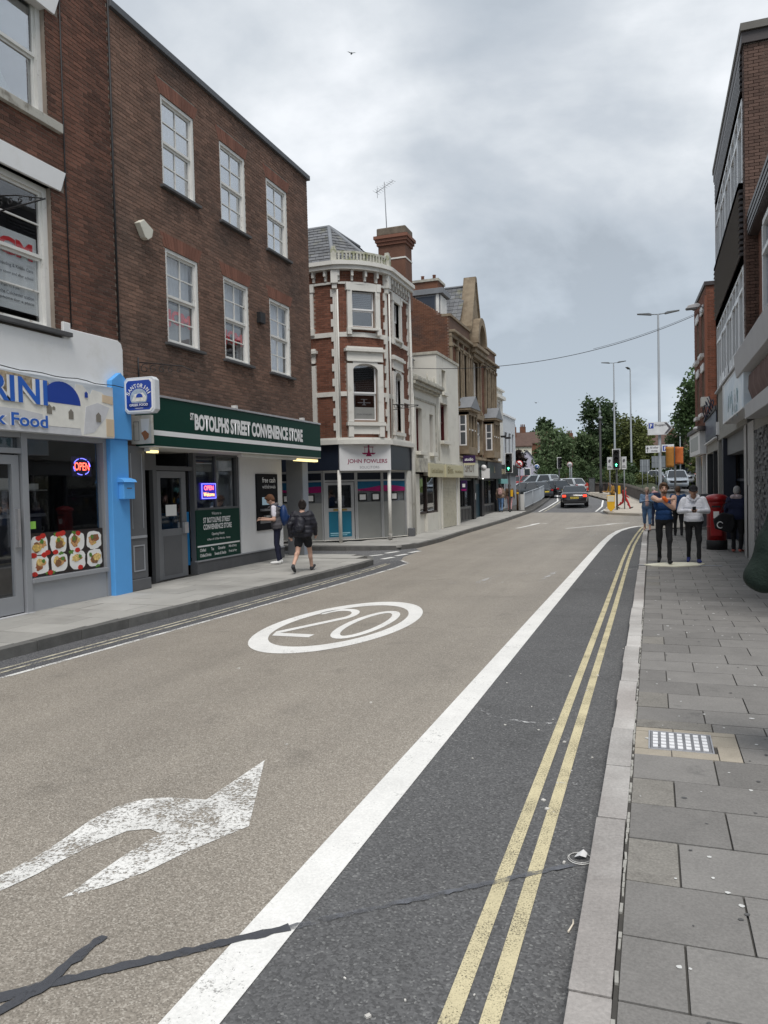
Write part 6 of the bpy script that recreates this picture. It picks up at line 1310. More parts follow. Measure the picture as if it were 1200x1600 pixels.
f.part('shopfront', mSignW, [(.3, .5, -.2, .0, .1, 2.6), (1.6, 1.75, -.2, .0, .1, 2.6), (3.8, 4.0, -.2, 0, .1, 2.6), (.5, 3.8, -.2, 0, .1, .6)]); f.part('pane', GLd, [(.5, 1.6, -.1, -.095, .6, 2.6)]); f.part('pane', GLd, [(1.75, 3.8, -.1, -.095, .6, 2.6)]); f.part('interior', mDark, [(0, 4, -1.2, -1.15, .1, 2.7), (0, .28, -.3, -.05, .1, 3.4)]); f.part('end_wall', mBrT, [(3.75, 3.94, -4, -.22, .1, 8.3)]); f.part('utility_cabinet', mGreyP, [(-.6, -.2, .02, .3, .09, 1.2)])
FL = thing('floodlight', 'grey floodlight on a short arm near the top of the red brick house', 'floodlight', (1.8 * K - .42, 29.0 * K, 7.72 * K)); mb = MB(); mb.prism([(-.36, .0), (.18, .02), (.26, .12), (.12, .2), (-.24, .14)], lambda a, b, d: (a, d, b), -.14, .14); mb.build('lamp_body', mSlab2, FL, .02); MB().tube([(.18, 0, .1), (.48, .0, -.05)], .03, 6).build('arm', mGreyPL, FL); MB().box(-.32, .1, -.12, .12, -.03, .01).build('lamp_glass', mGreyP, FL)
# overhead wire
a, b = Vector((-7.28 * K, 23.04 * K, 5.46 * K)), Vector((1.78 * K, 29.1 * K, 7.62 * K)); mb = MB()
WR = thing('overhead_wire', 'thin black wire slung across the street between the buildings', 'wire', a); pts = [(b - a) * (i / 40) + Vector((0, 0, -.75 * 4 * (i / 40) * (1 - i / 40))) for i in range(41)]; MB().tube(pts, .012, 5).build('cable', mIron, WR); MB().tube([p + Vector((0, .02, .06)) for p in pts[24:]], .007, 5).build('cable', mIron, WR)
# ================================================================ beyond the junction: planting, hillside houses
def leaf_mat(name, col, var=.35):
    if name in MATS: return MATS[name]
    m = M(name, col, .6, .10, 1.0, isl=var, spec=.25); b = m.node_tree.nodes['Principled BSDF']
    t = m.node_tree.nodes.new('ShaderNodeBsdfTranslucent'); a = m.node_tree.nodes.new('ShaderNodeMixShader'); a.inputs[0].default_value = .3; o = m.node_tree.nodes['Material Output']; lk = m.node_tree.links.new
    src = b.inputs['Base Color'].links[0].from_socket; lk(src, t.inputs[0]); lk(b.outputs[0], a.inputs[1]); lk(t.outputs[0], a.inputs[2]); lk(a.outputs[0], o.inputs[0]); return m
mBark = M('bark', (.07, .055, .04), .95, .3, 4, bump=.5, bs=10)
def leaves(lobes, n, size, seed, droop=0., gap=.0):
    """leaf faces clustered in sprays through the lobes of a crown"""
    r = np.random.default_rng(seed); V_ = []; vol = np.array([a[3] * a[4] * a[5] for a in lobes]); cnt = (n * vol / vol.sum()).astype(int)
    cs = []
    for (cx, cy, cz, rx, ry, rz_), c in zip(lobes, cnt):
        m = max(4, c // 14); d_ = r.normal(size=(m, 3)); d_ /= np.linalg.norm(d_, axis=1)[:, None]; rad = r.random((m, 1)) ** .38
        p = d_ * rad; p *= 1 + .16 * np.sin(5 * d_[:, :1] + seed) * np.cos(4 * d_[:, 2:3] + seed)
        p = p * (rx, ry, rz_) + (cx, cy, cz); k = np.sin(p[:, 0] * 1.7 + seed) + np.sin(p[:, 2] * 2.1 + 1.3 * seed) + np.sin(p[:, 1] * 1.9); p = p[k > -1.35 + gap * 1.6]
        q = np.repeat(p, 14, axis=0); q += r.normal(size=q.shape) * (.16 * min(rx, rz_) + .06); cs.append(q)
    P_ = np.concatenate(cs); N_ = len(P_); a = r.normal(size=(N_, 3)); a[:, 2] = a[:, 2] * .6 - droop; a /= np.linalg.norm(a, axis=1)[:, None]
    b = np.cross(a, r.normal(size=(N_, 3))); b /= np.linalg.norm(b, axis=1)[:, None]; s = size * r.uniform(.6, 1.3, (N_, 1))
    vs = np.stack([P_ - a * s * .6, P_ + b * s * .36, P_ + a * s * .6, P_ - b * s * .36], 1).reshape(-1, 3)
    me = bpy.data.meshes.new('crown'); me.vertices.add(len(vs)); me.vertices.foreach_set('co', vs.ravel()); me.loops.add(4 * N_); me.loops.foreach_set('vertex_index', np.arange(4 * N_)); me.polygons.add(N_); me.polygons.foreach_set('loop_start', np.arange(0, 4 * N_, 4)); me.update(calc_edges=True); return me
def tree(name, label, loc, lobes, n, size, mat, seed, trunk=.22, group=None, droop=0., gap=0., cat='tree', stems=1):
    t = thing(name, label, cat, loc, 0, group); me = leaves(lobes, n, size, seed, droop, gap); me.materials.append(mat); link('crown', me, t)
    mb = MB(); r = random.Random(seed); zc = min(l[2] for l in lobes)
    for s_ in range(stems):
        bx = (s_ - (stems - 1) / 2) * .5; mb.tube([(bx, 0, -.3), (bx * 1.1, .05, zc * .5), (bx * 1.3 + .05, 0, zc)], [trunk * 1.2, trunk * .9, trunk * .7], 8)
        for l in lobes:
            mb.tube([(bx * 1.2, 0, zc * .75), ((bx + l[0]) * .5, l[1] * .4, (zc + l[2]) * .5), (l[0], l[1], l[2] + l[5] * .5)], [trunk * .55, trunk * .35, trunk * .1], 6)
    mb.build('trunk', mBark, t); return t
LFd, LFm, LFl, LFo = leaf_mat('dark leaves', (.058, .092, .040)), leaf_mat('mid leaves', (.078, .125, .05)), leaf_mat('willow leaves', (.118, .168, .080)), leaf_mat('olive leaves', (.125, .145, .05))
def L_(rs, base, w, h, d=None, k=7, seed=1):
    r = random.Random(seed); o = [(0, 0, base + h * .5, w * .62, (d or w) * .62, h * .46)]
    for i in range(k):
        a = i * 2.4 + r.random(); z = base + h * (.25 + .62 * r.random()); q = w * (.62 if z < base + h * .6 else .42); o.append((q * math.cos(a), (d or w) * .6 * math.sin(a), z, w * r.uniform(.28, .42), (d or w) * .36, h * r.uniform(.14, .22)))
    return o
G_ = 'trees beyond the junction'
tree('broadleaf_tree', 'tallest dark tree with an open ragged crown behind the black camera post', (-6.1, 95, T(95)), L_(0, 1.2, 3.1, 9.6, seed=3, k=11), 8500, .38, LFd, 11, .25, G_, gap=.25)
tree('willow_tree', 'feathery light green willow rising behind the speed limit sign', (-10.3, 88, T(88)), L_(0, .6, 2.7, 6.6, seed=5, k=8), 9000, .30, LFl, 12, .2, G_, droop=.9)
tree('willow_tree', 'feathery willow close beside the tall dark tree', (-7.3, 91, T(91)), L_(0, .6, 2.0, 5.8, seed=15, k=8), 6500, .30, LFl, 22, .2, G_, droop=.9)
tree('broadleaf_tree', 'small tree on the skyline above the terrace roofs', (-17.5, 130, T(130)), L_(0, 4, 2.2, 6.6, seed=6), 2500, .5, LFd, 13, .25, G_)
tree('broadleaf_tree', 'broad olive green tree behind the tall thin lamp posts', (-1.9, 92, T(92)), L_(0, .6, 3.1, 7.2, seed=7, k=9), 9000, .34, LFo, 14, .25, G_)
tree('broadleaf_tree', 'dark rounded tree between the willow and the lamp posts', (-4.4, 100, T(100)), L_(0, .6, 2.6, 6.2, seed=17, k=8), 5000, .36, LFd, 24, .25, G_)
tree('broadleaf_tree', 'big dark green tree beside the red brick house', (3.7, 66, T(66)), L_(0, 3.2, 2.3, 7.4, seed=8, k=10), 9000, .26, LFm, 15, .25, G_, gap=.1)
tree('broadleaf_tree', 'dark spindly tree behind the arrow-shaped parking sign', (2.6, 80, T(80)), L_(0, 1.2, 1.9, 5.6, seed=9), 4500, .28, LFd, 16, .18, G_, gap=.3)
tree('broadleaf_tree', 'pale green young tree left of the white shopfront', (4.4, 78, T(78)), L_(0, .5, 1.5, 4.2, seed=19), 3000, .26, LFo, 26, .15, G_)
tree('broadleaf_tree', 'low dark tree behind the terrace gable', (-14.6, 108, T(108)), L_(0, .8, 2.2, 4.6, seed=29), 3500, .34, LFm, 36, .2, G_)
tree('street_tree', 'small dark purple-leaved tree in front of the cream hillside house', (-13.9, 84, T(84)), L_(0, 2.2, .9, 2.4, seed=39, k=5), 1200, .22, leaf_mat('copper leaves', (.05, .035, .03)), 46, .08, G_)
tree('hedgerow_tree', 'thick hedge-like tree growing above the retaining wall', (-3.2, 82, T(82)), L_(0, .3, 2.4, 2.6, seed=49, k=7), 5000, .26, LFd, 56, .15, G_)
for i, (x, y, w, h, m_, lb) in enumerate(((-6.6, 76.5, .8, 1.5, LFd, 'dark low shrub behind the red barriers'), (-4.7, 75.4, .7, 1.3, LFm, 'shrub at the foot of the black camera post'), (-3.4, 74.6, .9, 1.8, LFo, 'bushy yellow green shrub above the bend of the wall'), (-2.2, 73.5, .8, 1.3, LFl, 'light green shrub above the wall near the signal'), (-1.2, 76, .8, 1.2, LFo, 'olive shrub at the end of the planted bank'), (-8.4, 80, 1.3, 2.2, LFm, 'big shrub under the willow by the silver estate car'), (-11.2, 84, 1.3, 2.2, LFm, 'shrub under the willow by the blue round sign'), (-5.6, 80.5, 1.0, 2.0, LFd, 'dark shrub in the middle of the planted bank'), (-.2, 80, .9, 1.0, LFo, 'low yellowish shrub beside the grey sign backs'))):
    tree('shrub', lb, (x, y, T(y) + .45), [(0, 0, h * .45, w, w * .8, h * .5), (w * .5, 0, h * .6, w * .5, w * .5, h * .35), (-w * .4, .1, h * .7, w * .5, w * .5, h * .35)], 900, .16, m_, 60 + i, .04, 'shrubs on the planted bank', cat='shrub', stems=2)
mWallR = M('dark retaining wall brick', (.085, .07, .062), .9, .2, 2, isl=.15, bump=.4)
WP = [Vector(p) for p in ((-12, 76), (-6.6, 73.6), (-4.2, 73.4), (-2.4, 69), (-1.3, 60), (-.25, 52), (.30, 46.8))]
RW = thing('retaining_wall', 'low dark brick retaining wall curving round the planted bank', 'wall')
mb = MB(); vs = []
for p, n_ in [(p, Vector((-1, 0))) for p in WP]:
    h = .75 if p.y > 55 else .35 + .4 * (p.y - 46.8) / 8.2
    vs += [(p.x, p.y, T(p.y) - .2), (p.x, p.y, T(p.y) + h + .12), (p.x + (.3 if p.y < 72 else .1), p.y + .25, T(p.y) + h + .12), (p.x + (.3 if p.y < 72 else .1), p.y + .25, T(p.y) - .2)]
mb.add(vs, [(4 * i + a, 4 * i + (a + 1) % 4, 4 * i + 4 + (a + 1) % 4, 4 * i + 4 + a) for i in range(len(WP) - 1) for a in range(4)] + [(0, 1, 2, 3)]); mb.build('wall_run', mWallR, RW)
mb = MB()
for a, b in zip(WP, WP[1:]):
    m = int((b - a).length / .45)
    for i in range(m):
        c = a + (b - a) * ((i + .5) / m); d_ = (b - a).normalized(); h = .75 if c.y > 55 else .35 + .4 * max(0, c.y - 46.8) / 8.2
        mb.obox((c.x + .12, c.y + .1, T(c.y) + h + .16), ((b - a).length / m / 2 - .01, .2, .045), math.atan2(d_.y, d_.x))
tag(mb.build('coping_bricks', M('dull coping', (.14, .125, .11), .9, .15), RW), kind='stuff')
sheet('planted_bank', [(-12, 76.2), (-6.6, 73.8), (-4.2, 73.6), (-2.3, 69.2), (-1.1, 60.5), (.1, 55), (.6, 62), (.4, 72), (-.2, 84), (-3, 110), (-30, 110), (-30, 92)], .62, mGround)
mGr = leaf_mat('verge grass', (.17, .22, .07), .3)
sheet('grass_verge', [(-2, 88), (9, 84), (30, 92), (30, 140), (-2, 140)], .55, M('grass ground', (.14, .19, .06), .95, .2, 2), thick=.9)
r = np.random.default_rng(5); n = 9000; P_ = np.stack([r.uniform(-1.8, 8, n), r.uniform(88, 102, n), np.zeros(n)], 1); P_[:, 2] = .55 + .03 * (P_[:, 1] - 38); a = r.normal(size=(n, 3)) * .05; up = np.array([0, 0, 1.]) * r.uniform(.1, .22, (n, 1))
vs = np.stack([P_ + a * .5, P_ - a * .5, P_ + up + a[:, ::-1]], 1).reshape(-1, 3); me = bpy.data.meshes.new('grass'); me.vertices.add(3 * n); me.vertices.foreach_set('co', vs.ravel()); me.loops.add(3 * n); me.loops.foreach_set('vertex_index', np.arange(3 * n)); me.polygons.add(n); me.polygons.foreach_set('loop_start', np.arange(0, 3 * n, 3)); me.update(calc_edges=True); me.materials.append(mGr)
tag(link('grass', me), 'rough mown grass on the verge behind the parked cars', 'grass', kind='stuff')
# wooded hillside that closes the view
lob = []
rr_ = random.Random(4)
for i in range(34): x = -60 + i * 4.2; lob.append((x, rr_.uniform(-4, 4), rr_.uniform(1.0, 2.2), 3.6, 3, rr_.uniform(2.2, 3.4)))
me = leaves(lob, 26000, .6, 77); me.materials.append(LFd); o = link('far_woodland', me); o.location = (0, 150, T(150) + 1.0); tag(o, 'dark mass of far woodland closing the view up the hill', 'woodland', kind='stuff')
# houses on the hill
mTer = M('terrace roof tiles', (.10, .062, .05), .9, .2, 3, bump=.5, bs=12)
def house(label, loc, rz, w, d_, h, roof_h, wallm, roofm, wins, stacks, group='houses up the hill', gable=True):
    t = thing('terraced_house', label, 'house', loc, rz, group); mb = MB(); mb.box(-w / 2, w / 2, 0, d_, -3, h)
    mb.prism([(-w / 2, h), (w / 2, h), (0, h + roof_h)] if gable else [(-w / 2, h), (w / 2, h), (w / 2, h + .02), (-w / 2, h + .02)], lambda a, b, e_: (a, e_, b), 0, d_); mb.build('wall', wallm, t)
    mb = MB()
    if gable:
        for s_ in (-1, 1): mb.prism([(s_ * (w / 2 + .15), h - .12), (s_ * (w / 2 + .15), h + .04), (0, h + roof_h + .17), (0, h + roof_h + .02)], lambda a, b, e_: (a, e_, b), -.12, d_ + .1)
    else: mb.prism([(-.15, h - .1), (d_ / 2, h + roof_h), (d_ + .1, h - .1), (d_ + .1, h + .05), (d_ / 2, h + roof_h + .16), (-.15, h + .05)], lambda a, b, e_: (e_, a, b), -w / 2 - .1, w / 2 + .1)
    ro = mb.build('roof', roofm, t)
    for x, y, hh in stacks:
        c = MB().box(x - .45, x + .45, y - .3, y + .3, h + roof_h * .2, h + roof_h + hh).build('chimney', mBrS, ro)
        for k in (-.25, 0, .25): MB().lathe([(.1, 0), (.08, .35), (.1, .4)], (x + k, y, h + roof_h + hh), 8).build('chimney_pot', mBrC, c) if True else None
    for x, z in wins:
        f_ = MB().box(x - .45, x + .45, -.05, 0, z, z + 1.4).build('window', mSignW, t); MB().box(x - .36, x + .36, -.07, -.05, z + .1, z + 1.3).build('pane', M('far glass', (.05, .06, .07), .1), f_)
    return t
mLil = M('lilac render', (.50, .48, .58), .8, .06); mCrH = M('hillside cream', (.62, .59, .48), .8, .06)
house('cream end house with narrow upright windows behind the copper tree', (-17.3, 104, 1.7), .25, 3.6, 7, 5.6, 1.9, mCrH, mTer, [(.3, 3.4), (1.2, 3.4), (.3, .8)], [(-.5, 2.5, .9)], gable=False)
house('white gabled house with lilac trim below the terrace', (-15.7, 101, 1.9), .2, 2.3, 6, 3.2, 1.4, mLil, mSlateR, [(0, .9)], [])
house('brick terrace house with twin chimney stacks highest on the hill', (-19.4, 116, 2.3), .1, 7, 7, 6.0, 1.8, mBrS, mTer, [(-2, 3.2), (1.5, 3.2)], [(-2.2, 3.5, 1.0), (.6, 3.5, 1.0)], gable=False)
house('brown roofed terrace house stepping down right of the chimneys', (-14.4, 118, 2.3), -.2, 6, 7, 5.0, 1.7, mBrS, mTer, [(0, 2.6)], [(-2.0, 3.5, .9), (1.6, 3.5, .9)], gable=False)
house('distant terrace house with chimneys showing over the willow', (-9.5, 124, 2.6), 0, 8, 7, 4.2, 1.6, mBrS, mTer, [(0, 2.2)], [(-2.4, 3.5, .9), (2.0, 3.5, .9)], gable=False)
house('dark roofed house half hidden behind the olive tree', (1.6, 112, 2.3), 0, 6, 7, 4.4, 2.0, mBrS, mTer, [(1, 2.2)], [(1.0, 3.5, .8)], gable=False)
# ================================================================ street furniture
mPostG = M('galvanised post', (.23, .25, .27), .6, .06, 3, metal=.2); mPostD = M('dark grey post', (.10, .105, .11), .55, .1); mYel2 = M('yellow plastic', (.75, .42, .02), .5, .05); mOr = M('orange bag', (.48, .13, .03), .6, .2, 4, bump=.6, bs=9); mOr2 = M('ochre bag', (.38, .17, .03), .6, .25, 4, bump=.6, bs=9)
mLensOff = M('dark lens', (.02, .02, .02), .2); mGrn = emat('green signal', (.10, 1.0, .45), 5.0)
def signal(label, loc, head_z, rz=0., board=True, lit=True, h=1.08, w=.46, group='traffic signals', bag=None):
    t = thing('traffic_light', label, 'traffic light', loc, rz, group); MB().tube([(0, .12, -.1), (0, .12, head_z + h * .9)], .057, 10).build('post', mPostD, t)
    hd = MB().box(-w * .36, w * .36, -.12, .06, head_z, head_z + h).build('signal_head', mIron, t, .02)
    if board:
        MB().box(-w / 2, w / 2, .06, .08, head_z - .06, head_z + h + .06).build('backing_board', mIron, t); mb = MB(); o = .04
        for a, b, c, d_ in ((-w / 2, -w / 2 + o, head_z - .06, head_z + h + .06), (w / 2 - o, w / 2, head_z - .06, head_z + h + .06), (-w / 2 + o, w / 2 - o, head_z - .06, head_z - .06 + o), (-w / 2 + o, w / 2 - o, head_z + h + .06 - o, head_z + h + .06)): mb.box(a, b, .045, .06, c, d_)
        mb.build('board_edge', mSignW, t)
    for k in range(3):
        z = head_z + h * (.17 + .33 * k)
        if k == 0 and lit:
            le = MB().lathe([(.105, 0), (.105, .01)], (0, -.132, z), 16, axis='y').build('lens', mLensOff, hd); mb = MB(); mb.prism([(-.02, z - .085), (.02, z - .085), (.02, z + .01), (.075, z + .01), (0, z + .09), (-.075, z + .01), (-.02, z + .01)], lambda a, b, d_: (a, d_, b), -.14, -.135); mb.build('green_arrow', mGrn, le)
        else: MB().lathe([(.105, 0), (.105, .01)], (0, -.132, z), 16, axis='y').build('lens', mLensOff, hd)
        mb = MB(); n = 12; vs = []
        for i in range(n + 1):
            a = math.pi * (-.1 + 1.2 * i / n); vs += [(.115 * math.cos(a), -.12, z + .115 * math.sin(a)), (.115 * math.cos(a), -.27, z + .115 * math.sin(a))]
        mb.add(vs, [(2 * i, 2 * i + 1, 2 * i + 3, 2 * i + 2) for i in range(n)]); mb.build('hood', mIron, hd)
    return t
s1 = signal('traffic light showing a green arrow on the pavement by the Victorian block', (-8.15, 45.4, T(45.4) + .13), 2.45)
s2 = signal('traffic light showing a green arrow on the traffic island', (-2.0, 46.4, T(46.4) + .1), 2.48)
s3 = signal('unlit traffic light at the far side beside the speed limit sign', (-7.95, 70, T(70)), 2.5, .5, True, False, .9, .4)
MB().box(.07, .2, .02, .14, .95, 1.35).build('push_button_box', mYel2, s1, .01); MB().box(.06, .2, .05, .2, .95, 1.45).build('push_button_box', mYel2, s2, .01)
for x, lb in ((-2.42, 'white pictogram sign left of the island traffic light'), (-1.6, 'white pictogram sign right of the island traffic light')):
    t = thing('road_sign', lb, 'sign', (x, 47.2, T(47.2) + .1), 0, 'twin pictogram signs'); MB().tube([(0, .05, 0), (0, .05, 3.1)], .035, 8).build('post', mPostG, t); p_ = MB().box(-.14, .14, 0, .02, 2.4, 3.15).build('plate', M('sign grey white', (.62, .64, .66), .5), t); mb = MB(); mb.prism([(-.08, 2.85), (.0, 2.8), (.08, 2.95), (.02, 3.02), (-.06, 2.98)], lambda a, b, d_: (a, d_, b), -.004, 0); mb.box(-.1, .1, -.004, 0, 2.5, 2.54); mb.box(-.1, .06, -.004, 0, 2.58, 2.62); mb.build('pictogram', mInk, p_)
t = thing('traffic_light', 'traffic light with its two heads wrapped in orange and ochre bags', 'traffic light', (1.22, 46.6, T(46.6))); MB().tube([(0, .0, -.1), (0, 0, 3.7)], .06, 10).build('post', mPostD, t)
def bagmesh(x0, x1, z0, z1, y0, y1, seed, mat, nm):
    rr = random.Random(seed); mb = MB(); n, k = 16, 9; vs = []
    for j in range(k + 1):
        z = z0 + (z1 - z0) * j / k
        for i in range(n):
            a = 2 * math.pi * i / n; c, s_ = math.cos(a), math.sin(a); q = .42 / max(abs(c), abs(s_)) * .5 + .5 * .5; vs.append(((x0 + x1) / 2 + (x1 - x0) * q * c * rr.uniform(.93, 1.07), (y0 + y1) / 2 + (y1 - y0) * q * s_ * rr.uniform(.93, 1.07), z + rr.uniform(-.02, .02)))
    mb.add(vs, [(j * n + i, j * n + (i + 1) % n, (j + 1) * n + (i + 1) % n, (j + 1) * n + i) for j in range(k) for i in range(n)] + [list(range(n))[::-1], list(range(k * n, k * n + n))], 0, True); return mb.build(nm, mat, t)
bagmesh(-.52, -.04, 2.55, 3.72, -.25, .2, 3, mOr2, 'wrapped_head'); bagmesh(-.02, .46, 2.72, 3.68, -.2, .22, 4, mOr, 'wrapped_head')
MB().box(.06, .22, -.1, .08, .95, 1.4).build('push_button_box', mYel2, t, .01)
# round signs
def disc_sign(nm, label, loc, z, rad, face, rim, marks, rz=0., post=None):
    t = thing(nm, label, 'sign', loc, rz)
    if post: MB().tube([(0, .04, 0), (0, .04, z + rad)], post, 8).build('post', mPostG, t)
    MB().lathe([(rad, 0), (rad, .02)], (0, 0, z), 24, axis='y').build('plate', rim, t); MB().lathe([(rad * .8, 0), (rad * .8, .005)], (0, -.006, z), 24, axis='y').build('face', face, t); marks(t, z); return t
mSR = M('sign red', (.42, .02, .025), .45)
def noturn(t, z):
    MB().prism([(-.16, .10), (-.10, .16), (.16, -.10), (.10, -.16)], lambda a, b, d_: (a, d_, b + z), -.011, -.006).build('red_bar', mSR, t); MB().prism([(-.1, -.12), (-.04, -.12), (-.04, .02), (.03, .02), (.03, -.03), (.12, .05), (.03, .13), (.03, .08), (-.1, .08)], lambda a, b, d_: (a, d_, b + z), -.009, -.006).build('arrow', mInk, t)
d1 = disc_sign('no_turn_sign', 'round red ringed no turn sign on the signal post by the shops', (-7.78, 46.9, T(46.9) + .13), 2.88, .24, mSignW, mSR, noturn, post=.03)
d2 = disc_sign('speed_sign', 'round white 20 speed limit sign at the far bend', (-7.25, 72, T(72)), 2.75, .27, M('greyed sign face', (.6, .6, .6), .5), M('dull sign rim', (.30, .12, .11), .5), lambda t, z: lettering('20', mInk, t, lambda x, y: (-.15 + x, -.012, z - .1 + y), .3, .2, .02), post=.05)
MB().tube([(.15, .05, 0), (.15, .05, 2.9)], .05, 8).build('post', mPostG, d2)
mCy = M('blue sign', (.01, .10, .35), .45); mCy2 = M('cyan banner', (.03, .26, .38), .5)
disc_sign('direction_disc', 'round blue sign in front of the willow', (-12.0, 84, T(84)), 2.55, .30, mCy, mSignW, lambda t, z: MB().prism([(-.15, -.03), (.05, -.03), (.05, -.1), (.17, 0), (.05, .1), (.05, .03), (-.15, .03)], lambda a, b, d_: (a, d_, b + z), -.012, -.006).build('arrow', mSignW, t), post=.04)
t = thing('banner_sign', 'long cyan banner sign low in front of the willow trees', 'sign', (-11.5, 89, T(89))); MB().box(-1.0, 1.0, 0, .05, 2.7, 3.0).build('banner', mCy2, t)
for x in (-.8, .8): MB().tube([(x, .06, 0), (x, .06, 2.9)], .04, 6).build('post', mPostG, t)
# direction signs on the tall lamp post
def lamp(label, loc, h, arms, r0=.13, rz=0., group='tall street lamps'):
    t = thing('street_lamp', label, 'street lamp', loc, rz, group); MB().tube([(0, 0, -.1), (0, 0, 1.4), (0, 0, 1.45), (0, 0, h)], [r0, r0, r0 * .8, r0 * .42], 10).build('post', mPostG, t)
    for s_ in arms:
        MB().tube([(0, 0, h), (s_ * .45, 0, h + .03)], .035, 6).build('arm', mPostG, t); mb = MB(); mb.prism([(s_ * .4, h - .03), (s_ * 1.28, h + .10), (s_ * 1.28, h + .15), (s_ * .55, h + .12), (s_ * .4, h + .06)], lambda a, b, d_: (a, d_, b), -.14, .14); mb.build('lantern', M('lantern grey', (.16, .17, .18), .5), t, .015)
    return t
lp = lamp('tall twin-armed street lamp carrying the direction signs', (.45, 52, T(52)), 12.3, (-1, 1), .14)
lamp('tall twin-armed street lamp in front of the tallest dark tree', (-3.8, 85, T(85)), 13.4, (-1, 1), .15)
lamp('tall single street lamp between the twin-armed ones', (-2.2, 88, T(88)), 12.9, (-1,), .15, 1.3)
lamp('plain lamp post in front of the dark spindly tree', (2.55, 79, T(79)), 7.2, (-1,), .09, .9)
t = thing('direction_sign', 'white arrow-shaped shoppers parking sign on the lamp post', 'sign', (.45, 51.8, T(51.8))); o = -T(51.8)
MB().prism([(-.72, 5.0 + o), (.42, 5.0 + o), (.78, 5.4 + o), (.42, 5.82 + o), (-.72, 5.82 + o)], lambda a, b, d_: (a, d_, b), -.03, 0).build('plate', M('sign white plate', (.66, .68, .70), .5), t)
mb = MB(); mb.prism([(.28, 5.05 + o), (.43, 5.05 + o), (.74, 5.4 + o), (.43, 5.77 + o), (.28, 5.77 + o), (.56, 5.4 + o)], lambda a, b, d_: (a, d_, b), -.036, -.03); mb.build('chevron', mInk, t)
MB().box(-.66, -.36, -.036, -.03, 5.42 + o, 5.76 + o).build('parking_panel', mSignB, t); lettering('P', mSignW, t, lambda x, y: (-.58 + x, -.04, 5.47 + o + y), .14, .24, .03); lettering('Shoppers', mInk, t, lambda x, y: (-.30 + x, -.034, 5.50 + o + y), .66, .2, .02)
t = thing('direction_sign', 'small white all other routes sign with an upright arrow', 'sign', (.45, 51.8, T(51.8))); MB().box(-.86, -.0, -.03, 0, 3.86 + o, 4.32 + o).build('plate', MATS['sign white plate'], t); mb = MB(); mb.prism([(-.77, 3.92 + o), (-.72, 3.92 + o), (-.72, 4.12 + o), (-.66, 4.12 + o), (-.745, 4.26 + o), (-.83, 4.12 + o), (-.77, 4.12 + o)], lambda a, b, d_: (a, d_, b), -.036, -.03); mb.build('arrow', mInk, t); lettering('All other', mInk, t, lambda x, y: (-.60 + x, -.034, 4.12 + o + y), .52, .14, .02); lettering('routes', mInk, t, lambda x, y: (-.52 + x, -.034, 3.92 + o + y), .38, .12, .02)
t = thing('direction_sign', 'small blue and white parking direction sign on the lamp post', 'sign', (.45, 51.8, T(51.8))); MB().box(.12, .86, -.03, 0, 3.9 + o, 4.36 + o).build('plate', MATS['sign white plate'], t); MB().box(.18, .46, -.036, -.03, 3.96 + o, 4.28 + o).build('parking_panel', mSignB, t); lettering('P', mSignW, t, lambda x, y: (.26 + x, -.04, 4.0 + o + y), .13, .22, .03); MB().prism([(.54, 4.1 + o), (.70, 4.1 + o), (.70, 4.04 + o), (.80, 4.14 + o), (.70, 4.24 + o), (.70, 4.18 + o), (.54, 4.18 + o)], lambda a, b, d_: (a, d_, b), -.036, -.03).build('arrow', mInk, t)
for (x, y, w, z0, z1, lb) in ((-.6, 66, .74, 2.0, 3.0, 'grey back of a road sign nearer the island wall'), (.46, 66, 1.05, 2.3, 3.25, 'wider grey back of a road sign behind the lamp post')):
    t = thing('road_sign', lb, 'sign', (x, y, T(y)), 0, 'sign backs'); MB().box(-w / 2, w / 2, 0, .03, z0, z1).build('plate', M('sign back grey', (.20, .22, .24), .5, .06), t)
    for s_ in (-.2, .2): MB().tube([(s_, -.03, 0), (s_, -.03, z1)], .03, 6).build('post', mPostG, t)
    MB().box(-w / 2, w / 2, -.015, 0, (z0 + z1) / 2 - .03, (z0 + z1) / 2 + .03).build('rail', mPostG, t)
t = thing('camera_post', 'tall black camera post with a slim top in front of the tallest dark tree', 'camera post', (-4.36, 70, T(70))); MB().tube([(0, 0, -.1), (0, 0, 1.0), (0, 0, 1.05), (0, 0, 6.7)], [.16, .16, .11, .10], 10).build('post', mIron, t); MB().lathe([(.1, 0), (.2, .05), (.2, .18), (.08, .25), (.08, .5), (.12, .55), (.1, .75), (.03, .8), (.02, 1.3)], (0, 0, 6.7), 12).build('camera_head', mPostG, t)
# guard rail along the kerb, bollards
mRail = M('grey guard rail', (.40, .43, .46), .5, .05); t = thing('guard_rail', 'grey barred guard rail along the kerb before the parked cars', 'railing', (0, 0, 0))
RP = [Vector((-7.62, 47.6)), Vector((-7.75, 52)), Vector((-7.95, 57)), Vector((-8.3, 62))]
for a, b in zip(RP, RP[1:]):
    za, zb = T(a.y) + .13, T(b.y) + .13; mb = MB(); mb.tube([(a.x, a.y, za + 1.05), (b.x, b.y, zb + 1.05)], .03, 6); mb.build('top_rail', mRail, t); MB().tube([(a.x, a.y, za + .15), (b.x, b.y, zb + .15)], .025, 6).build('bottom_rail', mRail, t)
    n = int((b - a).length / .13)
    for i in range(n):
        c = a + (b - a) * ((i + .5) / n); z = T(c.y) + .13; MB().tube([(c.x, c.y, z + .15), (c.x, c.y, z + 1.05)], .012, 4, cap=False).build('bar', mRail, t)
    MB().tube([(a.x, a.y, za - .1), (a.x, a.y, za + 1.1)], .035, 8).build('post', mRail, t)
MB().box(-7.95, -7.6, 47.50, 47.56, T(47.5) + .13, T(47.5) + 1.12).build('end_panel', M('pale panel', (.62, .62, .60), .5, .05), t)
